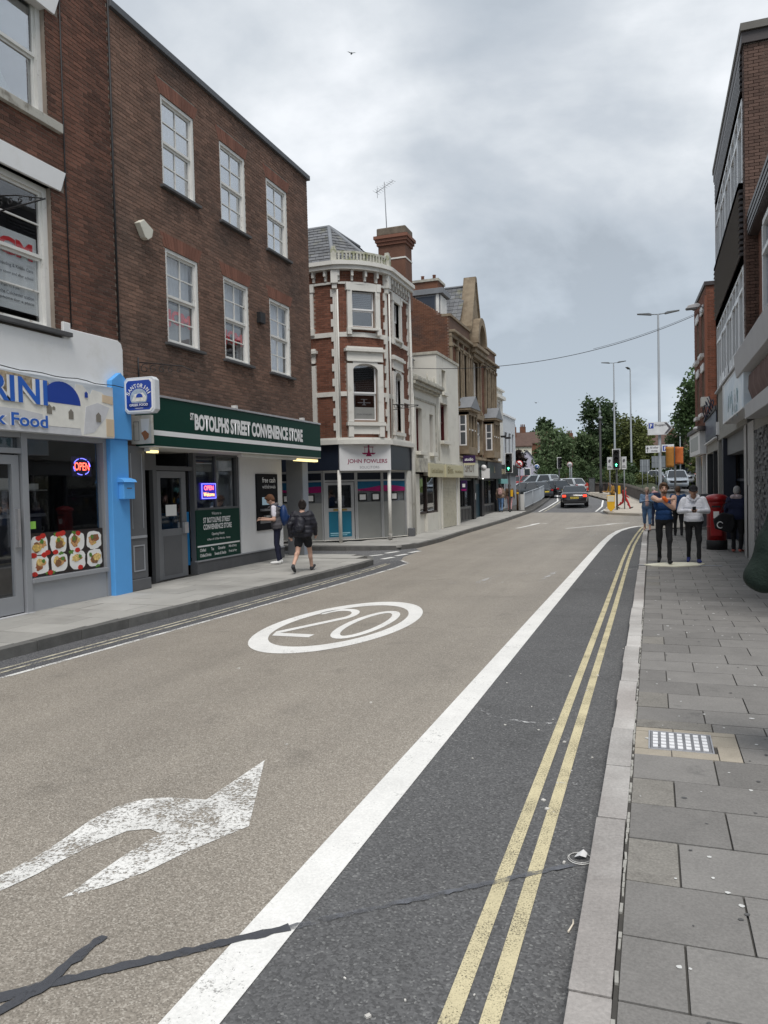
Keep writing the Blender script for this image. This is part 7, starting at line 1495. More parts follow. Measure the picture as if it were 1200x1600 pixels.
MB().obox((-7.98, 55, T(55) + .6), (.05, 6.8, .02), .045, 0, .03).build('hand_rail', mRail, t) if False else None
t = thing('bollard', 'brown wooden looking bollard beside the end of the guard rail', 'bollard', (-7.98, 47.3, T(47.3) + .13)); MB().lathe([(.075, 0), (.075, 1.2), (.06, 1.3), (0, 1.33)], (0, 0, 0), 12).build('shaft', M('brown bollard', (.13, .07, .035), .7, .1), t); MB().lathe([(.08, 1.0), (.08, 1.12)], (0, 0, 0), 12).build('band', mYel2, t)
t = thing('island_bollard', 'yellow and white shield-shaped bollard on the island tip', 'bollard', (-2.27, 45.1, T(45.1) + .12)); MB().prism([(-.2, .2), (0, 0), (.2, .2), (.22, .55), (.22, .95), (-.22, .95), (-.22, .55)], lambda a, b, d_: (a, d_, b), -.08, .08).build('body', mYel2, t, .015); MB().prism([(-.19, .58), (.19, .58), (.19, .92), (-.19, .92)], lambda a, b, d_: (a, d_, b), -.09, -.08).build('panel', M('bollard panel', (.66, .63, .5), .5), t)
for k in range(4):
    t = thing('road_barrier', ['red barrier nearest the silver estate car', 'second red barrier from the silver estate car', 'third red barrier along the wall', 'red barrier nearest the black cabinet'][k], 'barrier', (-6.9 + k * .36, 72.9, T(72.9)), .1, 'red barriers before the wall'); MB().prism([(-.17, 0), (.17, 0), (.15, .8), (.1, 1.0), (-.1, 1.0), (-.15, .8)], lambda a, b, d_: (a, d_, b), -.1, .1).build('body', M('red plastic', (.45, .05, .03), .5, .08), t, .02); MB().box(-.12, .12, -.11, -.1, .55, .7).build('stripe', M('barrier stripe', (.5, .42, .38), .5), t)
t = thing('utility_cabinet', 'black utility cabinet at the end of the red barriers', 'cabinet', (-5.35, 73.0, T(73))); MB().box(-.28, .28, -.2, .2, 0, 1.45).build('case', mIron, t, .02); MB().box(-.24, .24, -.21, -.2, .1, 1.35).build('door', mPostD, t)
# pillar box
mPB = M('post box red', (.30, .010, .012), .35, .06, 3, coat=.2)
t = thing('post_box', 'red cylindrical post box by the dark shopfront', 'post box', (1.62, 22.3, .11)); MB().lathe([(.265, .0), (.265, .24), (.25, .26)], (0, 0, 0), 32).build('base', mIron, t); MB().lathe([(.25, .26), (.25, 1.22), (.262, 1.24), (.262, 1.30)], (0, 0, 0), 32).build('body', mPB, t)
MB().lathe([(.262, 1.30), (.30, 1.33), (.31, 1.37), (.30, 1.41), (.22, 1.47), (.10, 1.50), (0, 1.505)], (0, 0, 0), 32).build('cap', mPB, t); MB().obox((-.03, -.25, 1.17), (.11, .02, .022), 0).build('slot', mIron, t); d_ = MB().obox((-.03, -.245, .72), (.14, .02, .34), 0).build('door', mPB, t, .01); MB().obox((-.03, -.27, .95), (.07, .004, .09), 0).build('collection_plate', mPaper, d_); MB().lathe([(.256, .62), (.258, .63), (.256, .64)], (0, 0, 0), 32).build('seam', mPB, t)
# board on the pavement, birds
t = thing('trench_board', 'cream flat board with grey edge strips lying across the paving', 'board', (.45, 18.0, .113)); MB().prism([(-.68, -.08), (-.2, .42), (.35, .5), (.62, .2), (.5, -.12), (.0, -.45), (-.5, -.3)], lambda a, b, d_: (a, b, d_), 0, .02).build('board', mPlate, t); MB().box(-.78, .95, -.14, -.06, .0, .012).build('edge_strip', mGreyPL, t)
for x, y, z, lb in ((-23.3, 60, 38.4, 'small dark bird high in the cloudy sky'), (-12.8, 90, 11.6, 'tiny bird low in the sky over the hillside houses')):
    t = thing('bird', lb, 'bird', (x, y, z), .6); MB().ell((0, 0, 0), (.07, .18, .06)).build('body', mPostG, t)
    for s_ in (-1, 1): MB().add([(s_ * .03, .08, .02), (s_ * .03, -.06, .02), (s_ * .22, -.03, .10), (s_ * .40, -.08, .06), (s_ * .22, .08, .11)], [(0, 1, 2, 4), (2, 3, 4)]).build('wing', mPostG, t)
# ================================================================ vehicles
mTyre = M('tyre', (.018, .018, .02), .85, .1); mRim = M('alloy rim', (.42, .43, .45), .3, .05, metal=.7); mCarGl = M('car glass', (.02, .025, .03), .05, 0, spec=.9); mTail = M('tail lens', (.35, .01, .01), .25); mTailOn = emat('brake light', (1.0, .05, .02), 1.8); mHead = M('head lamp', (.75, .78, .82), .15, 0, spec=.8); mTrim = M('black trim', (.02, .02, .022), .6)
mPlateY = M('rear plate', (.62, .48, .06), .5); mPlateW = M('front plate', (.75, .75, .72), .5)
KINDS = {'saloon': dict(L=4.55, W=1.78, top=[(0, .55), (.015, .86), (.10, 1.0), (.24, .98), (.74, .93), (.78, .90), (.97, .70), (1, .5)], gh=(.14, .30, .58, .76), roof=1.42),
         'estate': dict(L=4.7, W=1.80, top=[(0, .55), (.01, .90), (.06, .98), (.74, .94), (.78, .91), (.97, .72), (1, .5)], gh=(.015, .09, .60, .77), roof=1.47),
         'hatch': dict(L=4.0, W=1.74, top=[(0, .5), (.015, .86), (.06, .95), (.74, .93), (.80, .90), (.97, .70), (1, .5)], gh=(.03, .14, .60, .80), roof=1.47),
         'suv': dict(L=4.5, W=1.86, top=[(0, .6), (.01, 1.0), (.05, 1.08), (.74, 1.06), (.79, 1.03), (.975, .86), (1, .6)], gh=(.015, .09, .60, .77), roof=1.72),
         'van': dict(L=4.9, W=1.9, top=[(0, .6), (.005, 1.2), (.04, 1.25), (.76, 1.22), (.85, 1.12), (.98, .9), (1, .6)], gh=(.005, .02, .68, .88), roof=2.0)}
def car(label, loc, rz, kind, col, brake=False, plate='', group='cars at the junction', name='car'):
    k = KINDS[kind]; L, W, top, gh, RZ = k['L'], k['W'], k['top'], k['gh'], k['roof']
    t = thing(name, label, 'van' if kind == 'van' else 'car', loc, rz, group); pm = M('car paint %s' % (col,), col, .25, .03, 2, coat=.8, metal=0.)
    def tz(a):
        for (x0, z0), (x1, z1) in zip(top, top[1:]):
            if a <= x1: return z0 + (z1 - z0) * (a - x0) / (x1 - x0)
        return top[-1][1]
    hw = lambda a: W / 2 * (1 - .16 * abs(2 * a - 1) ** 5)
    st = sorted({0, .01, .03, .06, .1, .16, .24, .32, .4, .5, .6, .68, .74, .78, .84, .9, .95, .98, 1.0}); vs = []; n = 10
    for a in st:
        w, z = hw(a), tz(a); y = (a - .5) * L; zb = .24 if .03 < a < .97 else .32
        ring = [(w * .86, zb), (w * .99, zb + .14), (w, .55 * z + .18), (w * .985, z - .10), (w * .9, z - .015), (0, z)]
        half = [(x, y, q) for x, q in ring]; vs += half + [(-x, y, q) for x, y, q in half[-2::-1]]
    m = 11; fs = [(i * m + j, i * m + j + 1, (i + 1) * m + j + 1, (i + 1) * m + j) for i in range(len(st) - 1) for j in range(m - 1)] + [list(range(m))[::-1], list(range((len(st) - 1) * m, len(st) * m))] + [(i * m + m - 1, i * m, (i + 1) * m, (i + 1) * m + m - 1) for i in range(len(st) - 1)]
    MB().add(vs, fs, 0, True).build('body', pm, t)
    # cabin
    rb, rt, ft, fb = [(a - .5) * L for a in gh]; zb = lambda y: tz(y / L + .5) - .03; wb, wt = W / 2 * .92, W / 2 * .72
    C0 = [(-wb, rb, zb(rb)), (wb, rb, zb(rb)), (wb, fb, zb(fb)), (-wb, fb, zb(fb))]; C1 = [(-wt, rt, RZ - .05), (wt, rt, RZ - .05), (wt, ft, RZ - .05), (-wt, ft, RZ - .05)]
    MB().add(C0 + C1, [(0, 1, 5, 4), (1, 2, 6, 5), (2, 3, 7, 6), (3, 0, 4, 7)]).build('cabin', pm, t)
    ym = (rt + ft) / 2; MB().add([(-wt, rt, RZ - .05), (wt, rt, RZ - .05), (wt, ft, RZ - .05), (-wt, ft, RZ - .05), (-wt * .8, rt + .1, RZ), (wt * .8, rt + .1, RZ), (wt * .8, ft - .1, RZ), (-wt * .8, ft - .1, RZ)], [(0, 1, 5, 4), (1, 2, 6, 5), (2, 3, 7, 6), (3, 0, 4, 7), (4, 5, 6, 7)], 0, True).build('roof', pm, t)
    def patch(nm, a, b, c, d_, ins, off):
        a, b, c, d_ = [Vector(v_) for v_ in (a, b, c, d_)]; cen = (a + b + c + d_) / 4; nr = (b - a).cross(d_ - a).normalized() * off
        if nr.dot(cen - Vector((0, (rb + fb) / 2, RZ * .6))) < 0: nr = -nr
        MB().add([v_ + (cen - v_) * ins + nr for v_ in (a, b, c, d_)], [(0, 1, 2, 3)]).build(nm, mCarGl, t)
    lerp = lambda p, q, s_: tuple(Vector(p).lerp(Vector(q), s_))
    patch('windscreen', C0[3], C0[2], C1[2], C1[3], .06, .012)
    if kind != 'van': patch('rear_window', C0[0], C0[1], C1[1], C1[0], .09, .012)
    for i0, i1 in ((0, 3), (1, 2)):
        for s0, s1 in (((.04, .50), (.54, .95)) if kind != 'van' else ((.66, .95),)): patch('side_window', lerp(C0[i0], C0[i1], s0), lerp(C0[i0], C0[i1], s1), lerp(C1[i0], C1[i1], s1 - (.04 if s1 > .9 else 0)), lerp(C1[i0], C1[i1], s0 + .02), .05, .012)
        sx = -1 if i0 == 0 else 1
        for s_ in (0, .5, 1): p, q = lerp(C0[i0], C0[i1], s_), lerp(C1[i0], C1[i1], s_); MB().tube([p, q], .035, 6).build('pillar', pm, t)
        MB().ell((sx * (W / 2 + .08), fb - .35, zb(fb) + .10), (.10, .06, .07)).build('door_mirror', pm, t)
    for sx in (-1, 1):
        for a in (.18, .82):
            y = (a - .5) * L; w = MB().lathe([(.19, -.11), (.31, -.11), (.33, -.08), (.33, .08), (.31, .11), (.19, .11)], (sx * (hw(a) - .09), y, .33), 20, axis='x').build('wheel', mTyre, t)
            MB().lathe([(0, sx * .10), (.12, sx * .112), (.20, sx * .10)], (sx * (hw(a) - .09), y, .33), 16, axis='x').build('rim', mRim, w); MB().lathe([(.36, sx * .0), (.375, sx * .012)], (sx * (hw(a) - .012), y, .34), 20, axis='x').build('wheel_arch', mTrim, t)
        tl = MB().box(sx * hw(.02) * .70, sx * hw(.02) * 1.0, -L / 2 - .015, -L / 2 + .10, tz(.02) - .19, tz(.02) - .05).build('tail_light', mTailOn if brake else mTail, t, .02)
        MB().box(sx * hw(.98) * .58, sx * hw(.98) * 1.0, L / 2 - .14, L / 2 + .0, tz(.97) - .16, tz(.97) - .02).build('headlight', mHead, t, .02)
    pl = MB().box(-.26, .26, -L / 2 - .02, -L / 2 - .005, tz(.02) - .30, tz(.02) - .18).build('number_plate', mPlateY, t)
    if plate: lettering(plate, mInk, pl, lambda x, y: (-.22 + x, -L / 2 - .023, tz(.02) - .275 + y), .44, .07, .02)
    MB().box(-.26, .26, L / 2 + .003, L / 2 + .018, .45, .56).build('number_plate', mPlateW, t); MB().box(-W * .36, W * .36, L / 2 - .03, L / 2 + .008, .58, tz(.97) - .1).build('grille', mTrim, t); MB().box(-W * .42, W * .42, -L / 2 - .012, -L / 2 + .04, .30, .44).build('bumper_trim', mTrim, t)
    if brake: MB().box(-.18, .18, rt - .06, rt - .02, RZ - .11, RZ - .07).build('brake_light', mTailOn, t)
    return t
def put(x, y, dz=0.): return (x, y, T(y) + dz)
car('black saloon with its brake lights on heading away', put(-5.05, 52.8), .10, 'saloon', (.012, .011, .013), True, 'AJ58 KLX')
car('silver estate car turning at the bend', put(-8.2, 72.6), 1.05, 'estate', (.52, .55, .58))
car('dark hatchback nearest the guard rail', put(-9.75, 63.5), .95, 'hatch', (.02, .025, .03))
car('black car close behind the dark hatchback', put(-8.35, 66.2), .75, 'hatch', (.012, .012, .014))
car('pale silver car behind the dark hatchback', put(-10.9, 76.5, .1), 1.15, 'suv', (.45, .50, .54))
car('red car partly hidden by the shops', put(-13.4, 82, .2), 1.2, 'hatch', (.30, .03, .03))
car('pale blue-white car facing the camera beside the island', put(1.95, 72, .25), math.pi + .06, 'suv', (.60, .65, .70))
car('silver car pointing left along the grass verge', put(-.7, 83.5, .35), 1.35, 'hatch', (.50, .52, .54))
car('black car nose to tail with the silver one by the verge', put(1.0, 87, .35), 1.30, 'estate', (.014, .015, .02))
car('white van behind the pale blue-white car', put(2.9, 80.5, .35), math.pi, 'van', (.72, .73, .74), name='van')
car('red van at the far edge of the white shop', put(4.1, 86, .4), math.pi, 'van', (.33, .03, .03), name='van')
car('white car higher up behind the grass verge', put(.2, 106, .75), 1.4, 'hatch', (.66, .67, .68)); car('dark grey car higher up behind the grass verge', put(1.5, 107, .75), 1.4, 'hatch', (.04, .045, .05))
# ================================================================ people
mSkin = M('skin', (.50, .29, .20), .6, .05, 10); mSkin2 = M('pale skin', (.58, .36, .27), .6, .05, 10); mHairB = M('brown hair', (.10, .055, .03), .7, .3, 30, bump=.4, bs=60); mHairD = M('dark hair', (.022, .016, .014), .6, .3, 30, bump=.4, bs=60); mHairG = M('grey hair', (.34, .33, .32), .8, .3, 30, bump=.4, bs=60)
mEye = M('eye', (.03, .02, .018), .3, 0); mLip = M('lips', (.38, .15, .12), .6, 0)
def cloth(n, c, v=.12, b=1.6, bs=13, r=.9): return M(n, c, r, v, 5, bump=b, bs=bs)
def capsule(mb, a, b, ra, rb, n=10, flat=None):
    """tapered limb with round ends; flat = (axis, factor) squashes it"""
    a, b = Vector(a), Vector(b); d_ = b - a; l = d_.length or 1e-4; z = d_ / l; x = z.cross(Vector((0, 1, 0)) if abs(z.y) < .9 else Vector((1, 0, 0))).normalized(); y = z.cross(x); rings = []
    for i in range(4): t = math.pi / 2 * i / 4; rings.append((-ra * math.cos(t), ra * max(.02, math.sin(t))))
    for i in range(4): s_ = i / 3; rings.append((l * s_, ra + (rb - ra) * s_))
    for i in range(1, 5): t = math.pi / 2 * i / 4; rings.append((l + rb * math.sin(t), rb * max(.02, math.cos(t))))
    vs = []
    for h, r_ in rings:
        for j in range(n):
            an = 2 * math.pi * j / n; p = x * (r_ * math.cos(an)) + y * (r_ * math.sin(an))
            if flat: p = p - flat[0] * p.dot(flat[0]) * (1 - flat[1])
            vs.append(a + z * h + p)
    k = len(rings); mb.add(vs, [(i * n + j, i * n + (j + 1) % n, (i + 1) * n + (j + 1) % n, (i + 1) * n + j) for i in range(k - 1) for j in range(n)] + [list(range(n))[::-1], list(range((k - 1) * n, k * n))])
class Body:
    """capsules and ellipsoids fused into one skin; each face takes the material of the nearest piece"""
    def __init__(s): s.p = []
    def cap(s, a, b, ra, rb, m, flat=None): s.p.append(('c', Vector(a), Vector(b), ra, rb, m, flat)); return s
    def ell(s, c, r, m, rot=None): s.p.append(('e', Vector(c), Vector(r), rot, None, m, None)); return s
    def build(s, name, parent, vox=.016, smooth=4, wr=None):
        mb = MB(); mats = []; 
        for q in s.p:
            if q[5] not in mats: mats.append(q[5])
            if q[0] == 'c': capsule(mb, q[1], q[2], q[3], q[4], 12, q[6])
            else: mb.ell(q[1], q[2], 14, 10, 0, q[3])
        me = mb.mesh(name, mats); o = link(name, me)
        r_ = o.modifiers.new('r', 'REMESH'); r_.mode = 'VOXEL'; r_.voxel_size = vox; sm = o.modifiers.new('s', 'SMOOTH'); sm.iterations = smooth; sm.factor = .5
        bpy.context.view_layer.update(); nm = bpy.data.meshes.new_from_object(o.evaluated_get(bpy.context.evaluated_depsgraph_get())); bpy.data.objects.remove(o); bpy.data.meshes.remove(me)
        n = len(nm.polygons); ce = np.empty(n * 3); nm.polygons.foreach_get('center', ce); ce = ce.reshape(-1, 3); best = np.full(n, 1e9); mi = np.zeros(n, int)
        for q in s.p:
            if q[0] == 'c':
                a, b = np.array(q[1]), np.array(q[2]); ab = b - a; t = np.clip(((ce - a) @ ab) / max(ab @ ab, 1e-9), 0, 1); pv = ce - (a + t[:, None] * ab)
                if q[6]: ax = np.array(q[6][0]); pv = pv + np.outer(pv @ ax, ax) * (1 / q[6][1] - 1)
                d_ = np.linalg.norm(pv, axis=1) - (q[3] + (q[4] - q[3]) * t)
            else:
                pv = ce - np.array(q[1])
                if q[3] is not None: pv = pv @ np.array(q[3])
                r3 = np.array(q[2]); d_ = (np.linalg.norm(pv / r3, axis=1) - 1) * r3.min()
            w = d_ < best; best[w] = d_[w]; mi[w] = mats.index(q[5])
        nm.materials.clear()
        for m in mats: nm.materials.append(m)
        if wr:
            nv = len(nm.vertices); co = np.empty(nv * 3); no = np.empty(nv * 3); nm.vertices.foreach_get('co', co); nm.vertices.foreach_get('normal', no); co = co.reshape(-1, 3); no = no.reshape(-1, 3)
            lv = np.empty(len(nm.loops), int); nm.loops.foreach_get('vertex_index', lv); lt = np.empty(n, int); nm.polygons.foreach_get('loop_total', lt); vm = np.full(nv, -1); vm[lv] = np.repeat(mi, lt)
            for m_, (amp, mode) in wr.items():
                if m_ not in mats: continue
                x, y, z = co.T
                q_ = np.sqrt(np.abs(np.sin(z * math.pi / .095))) - .6 if mode == 'quilt' else (np.sin(9 * x + 13 * z + 2 * np.sin(7 * y)) + .7 * np.sin(-14 * x + 21 * z + 11 * y) + .5 * np.sin(31 * z + 17 * x - 9 * y)) * .6
                co[vm == mats.index(m_)] += (no * (amp * q_)[:, None])[vm == mats.index(m_)]
            nm.vertices.foreach_set('co', co.ravel())
        nm.polygons.foreach_set('material_index', mi); nm.polygons.foreach_set('use_smooth', np.ones(n, bool)); nm.update(); nm.name = name
        return link(name, nm, parent)
def hand(B, w, d_, up, m, curl=.6, s=1., side=1):
    """palm and five bent fingers; d_ points along the forearm, up is the back of the hand"""
    d_, up = Vector(d_).normalized(), Vector(up); up = (up - d_ * up.dot(d_)).normalized(); x = d_.cross(up) * side; w = Vector(w)
    B.cap(w + d_ * .02 * s, w + d_ * .075 * s, .030 * s, .036 * s, m, (up, .55))
    for i, ln in enumerate((.070, .078, .072, .056)):
        b = w + d_ * .085 * s + x * (-.030 + .02 * i) * s; e1 = b + (d_ * math.cos(curl) - up * math.sin(curl)) * ln * .5 * s; e2 = e1 + (d_ * math.cos(curl * 2.1) - up * math.sin(curl * 2.1)) * ln * .5 * s
        B.cap(b, e1, .0095 * s, .0088 * s, m); B.cap(e1, e2, .0088 * s, .0075 * s, m)
    b = w + d_ * .03 * s - x * .03 * s; e1 = b + (d_ * .6 - x * .75 - up * .3).normalized() * .04 * s; B.cap(b, e1, .012 * s, .011 * s, m); B.cap(e1, e1 + (d_ * .85 - x * .1 - up * .5).normalized() * .034 * s, .0105 * s, .0085 * s, m)
def person(label, loc, rz, J, o, group='people in the street', vox=.016):
    """J: joints in metres, figure facing -y; o: outfit"""
    t = thing('person', label, 'person', loc, rz, group); B = Body(); sk = o.get('skin', mSkin); g = lambda k: Vector(J[k]); Ht = J['h']; fwd = Vector((0, -1, 0)); lat = Vector((1, 0, 0))
    topm, legm, shoe = o['top'], o['legs'], o['shoe']; tk = o.get('thick', 1.0); pel, ch, nk = g('pel'), g('chest'), g('neck')
    B.cap(pel + lat * -.075, pel + lat * .075, .125 * tk, .125 * tk, legm, (fwd, .85)); wa = pel.lerp(ch, .45); bw = o.get('waist', 1.)
    B.cap(wa + lat * -.065 * bw, wa + lat * .065 * bw, .118 * tk * bw, .118 * tk * bw, topm, (fwd, .82)); B.cap(pel.lerp(ch, .12) + lat * -.07, pel.lerp(ch, .12) + lat * .07, .128 * tk * o.get('hem', 1.), .128 * tk * o.get('hem', 1.), topm, (fwd, .84))
    B.cap(ch + lat * -.095, ch + lat * .095, .130 * tk, .130 * tk, topm, (fwd, .80)); B.cap(ch + Vector((-.13, .01, .10)), ch + Vector((.13, .01, .10)), .085 * tk, .085 * tk, topm)
    B.cap(nk + Vector((0, .01, -.05)), nk + Vector((0, -.01, .07)), .062, .056, sk)
    hd = g('head'); td = Vector(J.get('look', (0, -1, 0))).normalized(); hs = o.get('hs', 1.); up = Vector((0, 0, 1)); sd = td.cross(up).normalized(); hu = sd.cross(td)
    rot = Matrix((sd, td, hu)).transposed()
    hp = lambda x, y, z: hd + sd * (x * hs) + td * (y * hs) + hu * (z * hs)
    B.ell(hd, Vector((.078, .098, .115)) * hs, sk, rot); B.ell(hp(0, .03, -.065), Vector((.056, .062, .055)) * hs, sk, rot); B.cap(hp(0, .092, .012), hp(0, .112, -.022), .011, .015, sk)
    for sx in (-1, 1): B.ell(hp(sx * .08, -.005, -.01), Vector((.014, .025, .034)) * hs, sk, rot); B.ell(hp(sx * .031, .086, .014), (.013, .011, .009), mEye, rot); B.cap(hp(sx * .018, .094, .034), hp(sx * .046, .086, .036), .007, .006, o.get('hairm', mHairB))
    B.cap(hp(-.02, .086, -.058), hp(.02, .086, -.058), .008, .008, mLip)
    for s_, sx in (('l', 1), ('r', -1)):
        hip, kn, an, toe = g('hip' + s_), g('kn' + s_), g('an' + s_), g('toe' + s_); lg = o.get('leg', 1.)
        if o.get('shorts'):
            md = hip.lerp(kn, o['shorts']); B.cap(hip, md, .098, .10, legm); B.cap(md, kn, .068, .055, sk); B.cap(kn, an, .056, .036, sk); cal = kn.lerp(an, .3) + Vector((0, .02, 0)); B.ell(cal, (.05, .055, .10), sk)
        elif o.get('crop'):
            B.cap(hip, kn, .098 * lg, .072 * lg, legm); md = kn.lerp(an, o['crop']); B.cap(kn, md, .070 * lg, .065 * lg, legm); B.cap(md, an, .042, .036, sk)
        else: B.cap(hip, kn, .098 * lg, .068 * lg, legm); B.cap(kn, an, .064 * lg, .046 * lg, legm); B.ell(kn.lerp(an, .3) + Vector((0, .015, 0)), (.055 * lg, .06 * lg, .11), legm)
        he = an - (toe - an).normalized() * .02; B.cap(he + Vector((0, 0, -.035)), toe, .046, .038, shoe, (Vector((0, 0, 1)), .85)); B.cap(an, an + Vector((0, 0, -.03)), .044, .046, shoe if not o.get('bareank') else sk)
        sh, el, wr = g('sh' + s_), g('el' + s_), g('wr' + s_); sl = o.get('sleeve', 1.0); am = o.get('arm', 1.); slm = o.get('sleevem', topm)
        if sl >= 1: B.cap(sh, el, .066 * am, .054 * am, slm); B.cap(el, wr, .052 * am, .040 * am, slm)
        elif sl > 0: md = sh.lerp(el, sl); B.cap(sh, md, .064 * am, .060 * am, slm); B.cap(md, el, .045, .042, sk); B.cap(el, wr, .042, .029, sk)
        else: B.cap(sh, el, .058 * am, .045 * am, sk); B.cap(el, el.lerp(wr, .4), .046 * am, .044 * am, sk); B.cap(el.lerp(wr, .4), wr, .044 * am, .030, sk); B.cap(ch + Vector((sx * .1, 0, .08)), sh.lerp(ch, .25) + Vector((0, 0, .03)), .05, .045, topm)
        hdir = Vector(J.get('hd' + s_, tuple(wr - el))); hand(B, wr, hdir, J.get('hu' + s_, (0, -.2, 1)), o.get('glove' + s_, sk), J.get('curl', .55), .95, sx)
    for e_ in o.get('extra', lambda J, hp: [])(J, hp): B.cap(*e_)
    bo = B.build('body', t, vox, 4, o.get('wr', {topm: (.007, 'fold'), legm: (.007, 'fold')}))
    H_ = Body(); hm = o.get('hairm', mHairB); st = o.get('hair', 'short')
    if st in ('short', 'bun', 'long', 'crop'):
        th = .010 if st == 'crop' else .018
        H_.ell(hp(0, -.018, .030), Vector((.080 + th, .098 + th * .6, .100 + th * .8)) * hs, hm, rot); H_.ell(hp(0, -.055, -.01), Vector((.074 + th * .6, .062, .085)) * hs, hm, rot)
        if st == 'short': H_.cap(hp(-.04, .075, .095), hp(.04, .07, .105), .03, .03, hm)
        if st == 'bun': H_.ell(hp(0, -.09, .10), (.062, .058, .058), hm); H_.ell(hp(0, -.06, .05), (.085, .07, .08), hm)
        if st == 'long': H_.cap(hp(0, -.06, 0), hp(0, -.08, -.18), .085, .06, hm)
        H_.build('hair', t, .014, 3)
    if st == 'cap':
        H_.ell(hp(0, -.012, .045), Vector((.094, .112, .088)) * hs, o['capm'], rot); H_.cap(hp(-.045, .10, .045), hp(.045, .10, .045), .034, .034, o['capm'], (hu, .3)); H_.cap(hp(-.03, .14, .035), hp(.03, .14, .035), .03, .03, o['capm'], (hu, .3)); H_.build('cap', t, .012, 3)
    if o.get('hood'): H2 = Body(); H2.cap(nk + Vector((-.09, .05, .0)), nk + Vector((.09, .05, .0)), .06, .06, o['hood']); H2.cap(nk + Vector((-.10, -.01, -.01)), nk + Vector((-.05, .09, .02)), .05, .05, o['hood']); H2.cap(nk + Vector((.10, -.01, -.01)), nk + Vector((.05, .09, .02)), .05, .05, o['hood']); H2.cap(nk + Vector((-.09, -.01, -.01)), nk + Vector((-.02, -.12, -.07)), .035, .028, o['hood']); H2.cap(nk + Vector((.09, -.01, -.01)), nk + Vector((.02, -.12, -.07)), .035, .028, o['hood']); H2.build('hood', t, .014, 3)
    return t
def J0(h, stride=0., bend=0., lead=1, **k):
    """standing or walking joints for a figure of height h facing -y"""
    s = h / 1.78; f_ = stride; J = dict(h=h, pel=(0, 0, .96 * s), chest=(0, -bend * .25, 1.28 * s), neck=(0, -bend * .55 - .0, 1.50 * s), head=(0, -.03 - bend * .8, 1.655 * s - bend * .10))
    for q, sx, d_ in (('l', 1, lead), ('r', -1, -lead)):
        J['hip' + q] = (sx * .095 * s, 0, .92 * s); J['kn' + q] = (sx * .105 * s, -.03 - .18 * f_ * d_ - (.05 * f_ if d_ < 0 else 0), .50 * s + .01); ay = -.36 * f_ * d_ + (.10 * f_ if d_ < 0 else 0)
        lift = .10 * f_ if d_ < 0 else .0
        J['an' + q] = (sx * .10 * s, ay + .02, .085 * s + lift); J['toe' + q] = (sx * .12 * s, ay - .15, .045 + (.0 if d_ < 0 else .05 * f_)); J['sh' + q] = (sx * .195 * s, -bend * .45, 1.44 * s); J['el' + q] = (sx * .26 * s, .03 + .12 * f_ * d_ - bend * .3, 1.16 * s); J['wr' + q] = (sx * .26 * s, -.08 + .22 * f_ * d_ - bend * .3, .92 * s)
    J.update(k); return J
mBk = cloth('black cotton', (.014, .014, .016)); mNv = cloth('navy cloth', (.012, .018, .05)); mPuff = cloth('grey quilted gilet', (.095, .09, .10), .1, 3, 9); mPuffN = cloth('black puffer', (.016, .016, .024), .1, 3, 10, .5); mTank = cloth('blue vest', (.010, .045, .14)); mHood = cloth('white hoodie', (.76, .77, .82), .05, 1.6, 11); mDen = cloth('denim', (.16, .24, .36), .2); mDenT = cloth('jeans', (.10, .18, .32), .2); mWt = cloth('white trainers', (.75, .75, .74), .05); mBlS = cloth('blue trainers', (.02, .03, .14)); mCor = cloth('coral shoes', (.50, .14, .11)); mGrC = cloth('green coat', (.008, .018, .013), .25, 2., 14); mPnk = cloth('pink trousers', (.62, .34, .34)); mTan2 = cloth('tan coat', (.24, .17, .13), .4); mMus = cloth('mustard top', (.42, .24, .06)); mRedC = cloth('red tracksuit', (.42, .03, .035)); mOrg = M('orange strap', (.75, .14, .02), .5)
# two men walking towards the camera
Jm = J0(1.84, .55, shl=(.215, 0, 1.50), shr=(-.215, 0, 1.50), ell=(.20, -.22, 1.27), wrl=(.01, -.31, 1.40), elr=(-.12, -.30, 1.45), wrr=(.12, -.34, 1.48), look=(.12, -1, -.05), hdr=(.95, -.1, .05), hur=(0, -1, 0), hdl=(-.5, -.2, .8), hul=(0, -1, 0), curl=.9)
P1 = person('man in a blue vest stretching one arm across his chest as he walks', (.23, 18.3, .112), .0, Jm, dict(top=mTank, legs=mBk, shoe=mBk, sleeve=0, hair='short', hairm=mHairB, arm=1.12, hs=1.04, leg=.94, skin=mSkin2, extra=lambda J, hp: [(hp(-.035, .075, -.075), hp(.035, .075, -.075), .030, .030, mHairB)]), vox=.0105)
B_ = Body(); B_.cap((.05, -.345, 1.44), (.0, -.36, 1.50), .045, .045, mOrg); B_.build('armband', P1, .012, 2)
Jh = J0(1.78, .40, ell=(.30, -.06, 1.18), wrl=(.09, -.30, 1.20), elr=(-.30, -.06, 1.18), wrr=(-.08, -.30, 1.20), head=(0, -.06, 1.64), look=(0, -1, -.28), hdl=(-.75, -.4, .15), hdr=(.75, -.4, .15), hul=(0, -1, -.3), hur=(0, -1, -.3), curl=.8)
P2 = person('man in a white hoodie and black cap looking at his phone', (.86, 18.5, .112), .0, Jh, dict(top=mHood, legs=mBk, shoe=mBlS, hair='cap', capm=mBk, hairm=mHairD, thick=1.10, hs=1.04, arm=1.18, leg=.9, hem=1.05, hood=mHood, skin=mSkin), vox=.0105)
t = thing('phone', 'dark phone held by the man in the white hoodie', 'phone', (.86, 18.5 - .36, .112 + 1.235)); MB().obox((0, 0, 0), (.037, .005, .072), 0, 0, .5).build('phone_case', mIron, t, .003); MB().obox((0, .0055, .002), (.032, .001, .066), 0, 0, .5).build('screen', M('phone screen', (.1, .12, .15), .1), t)
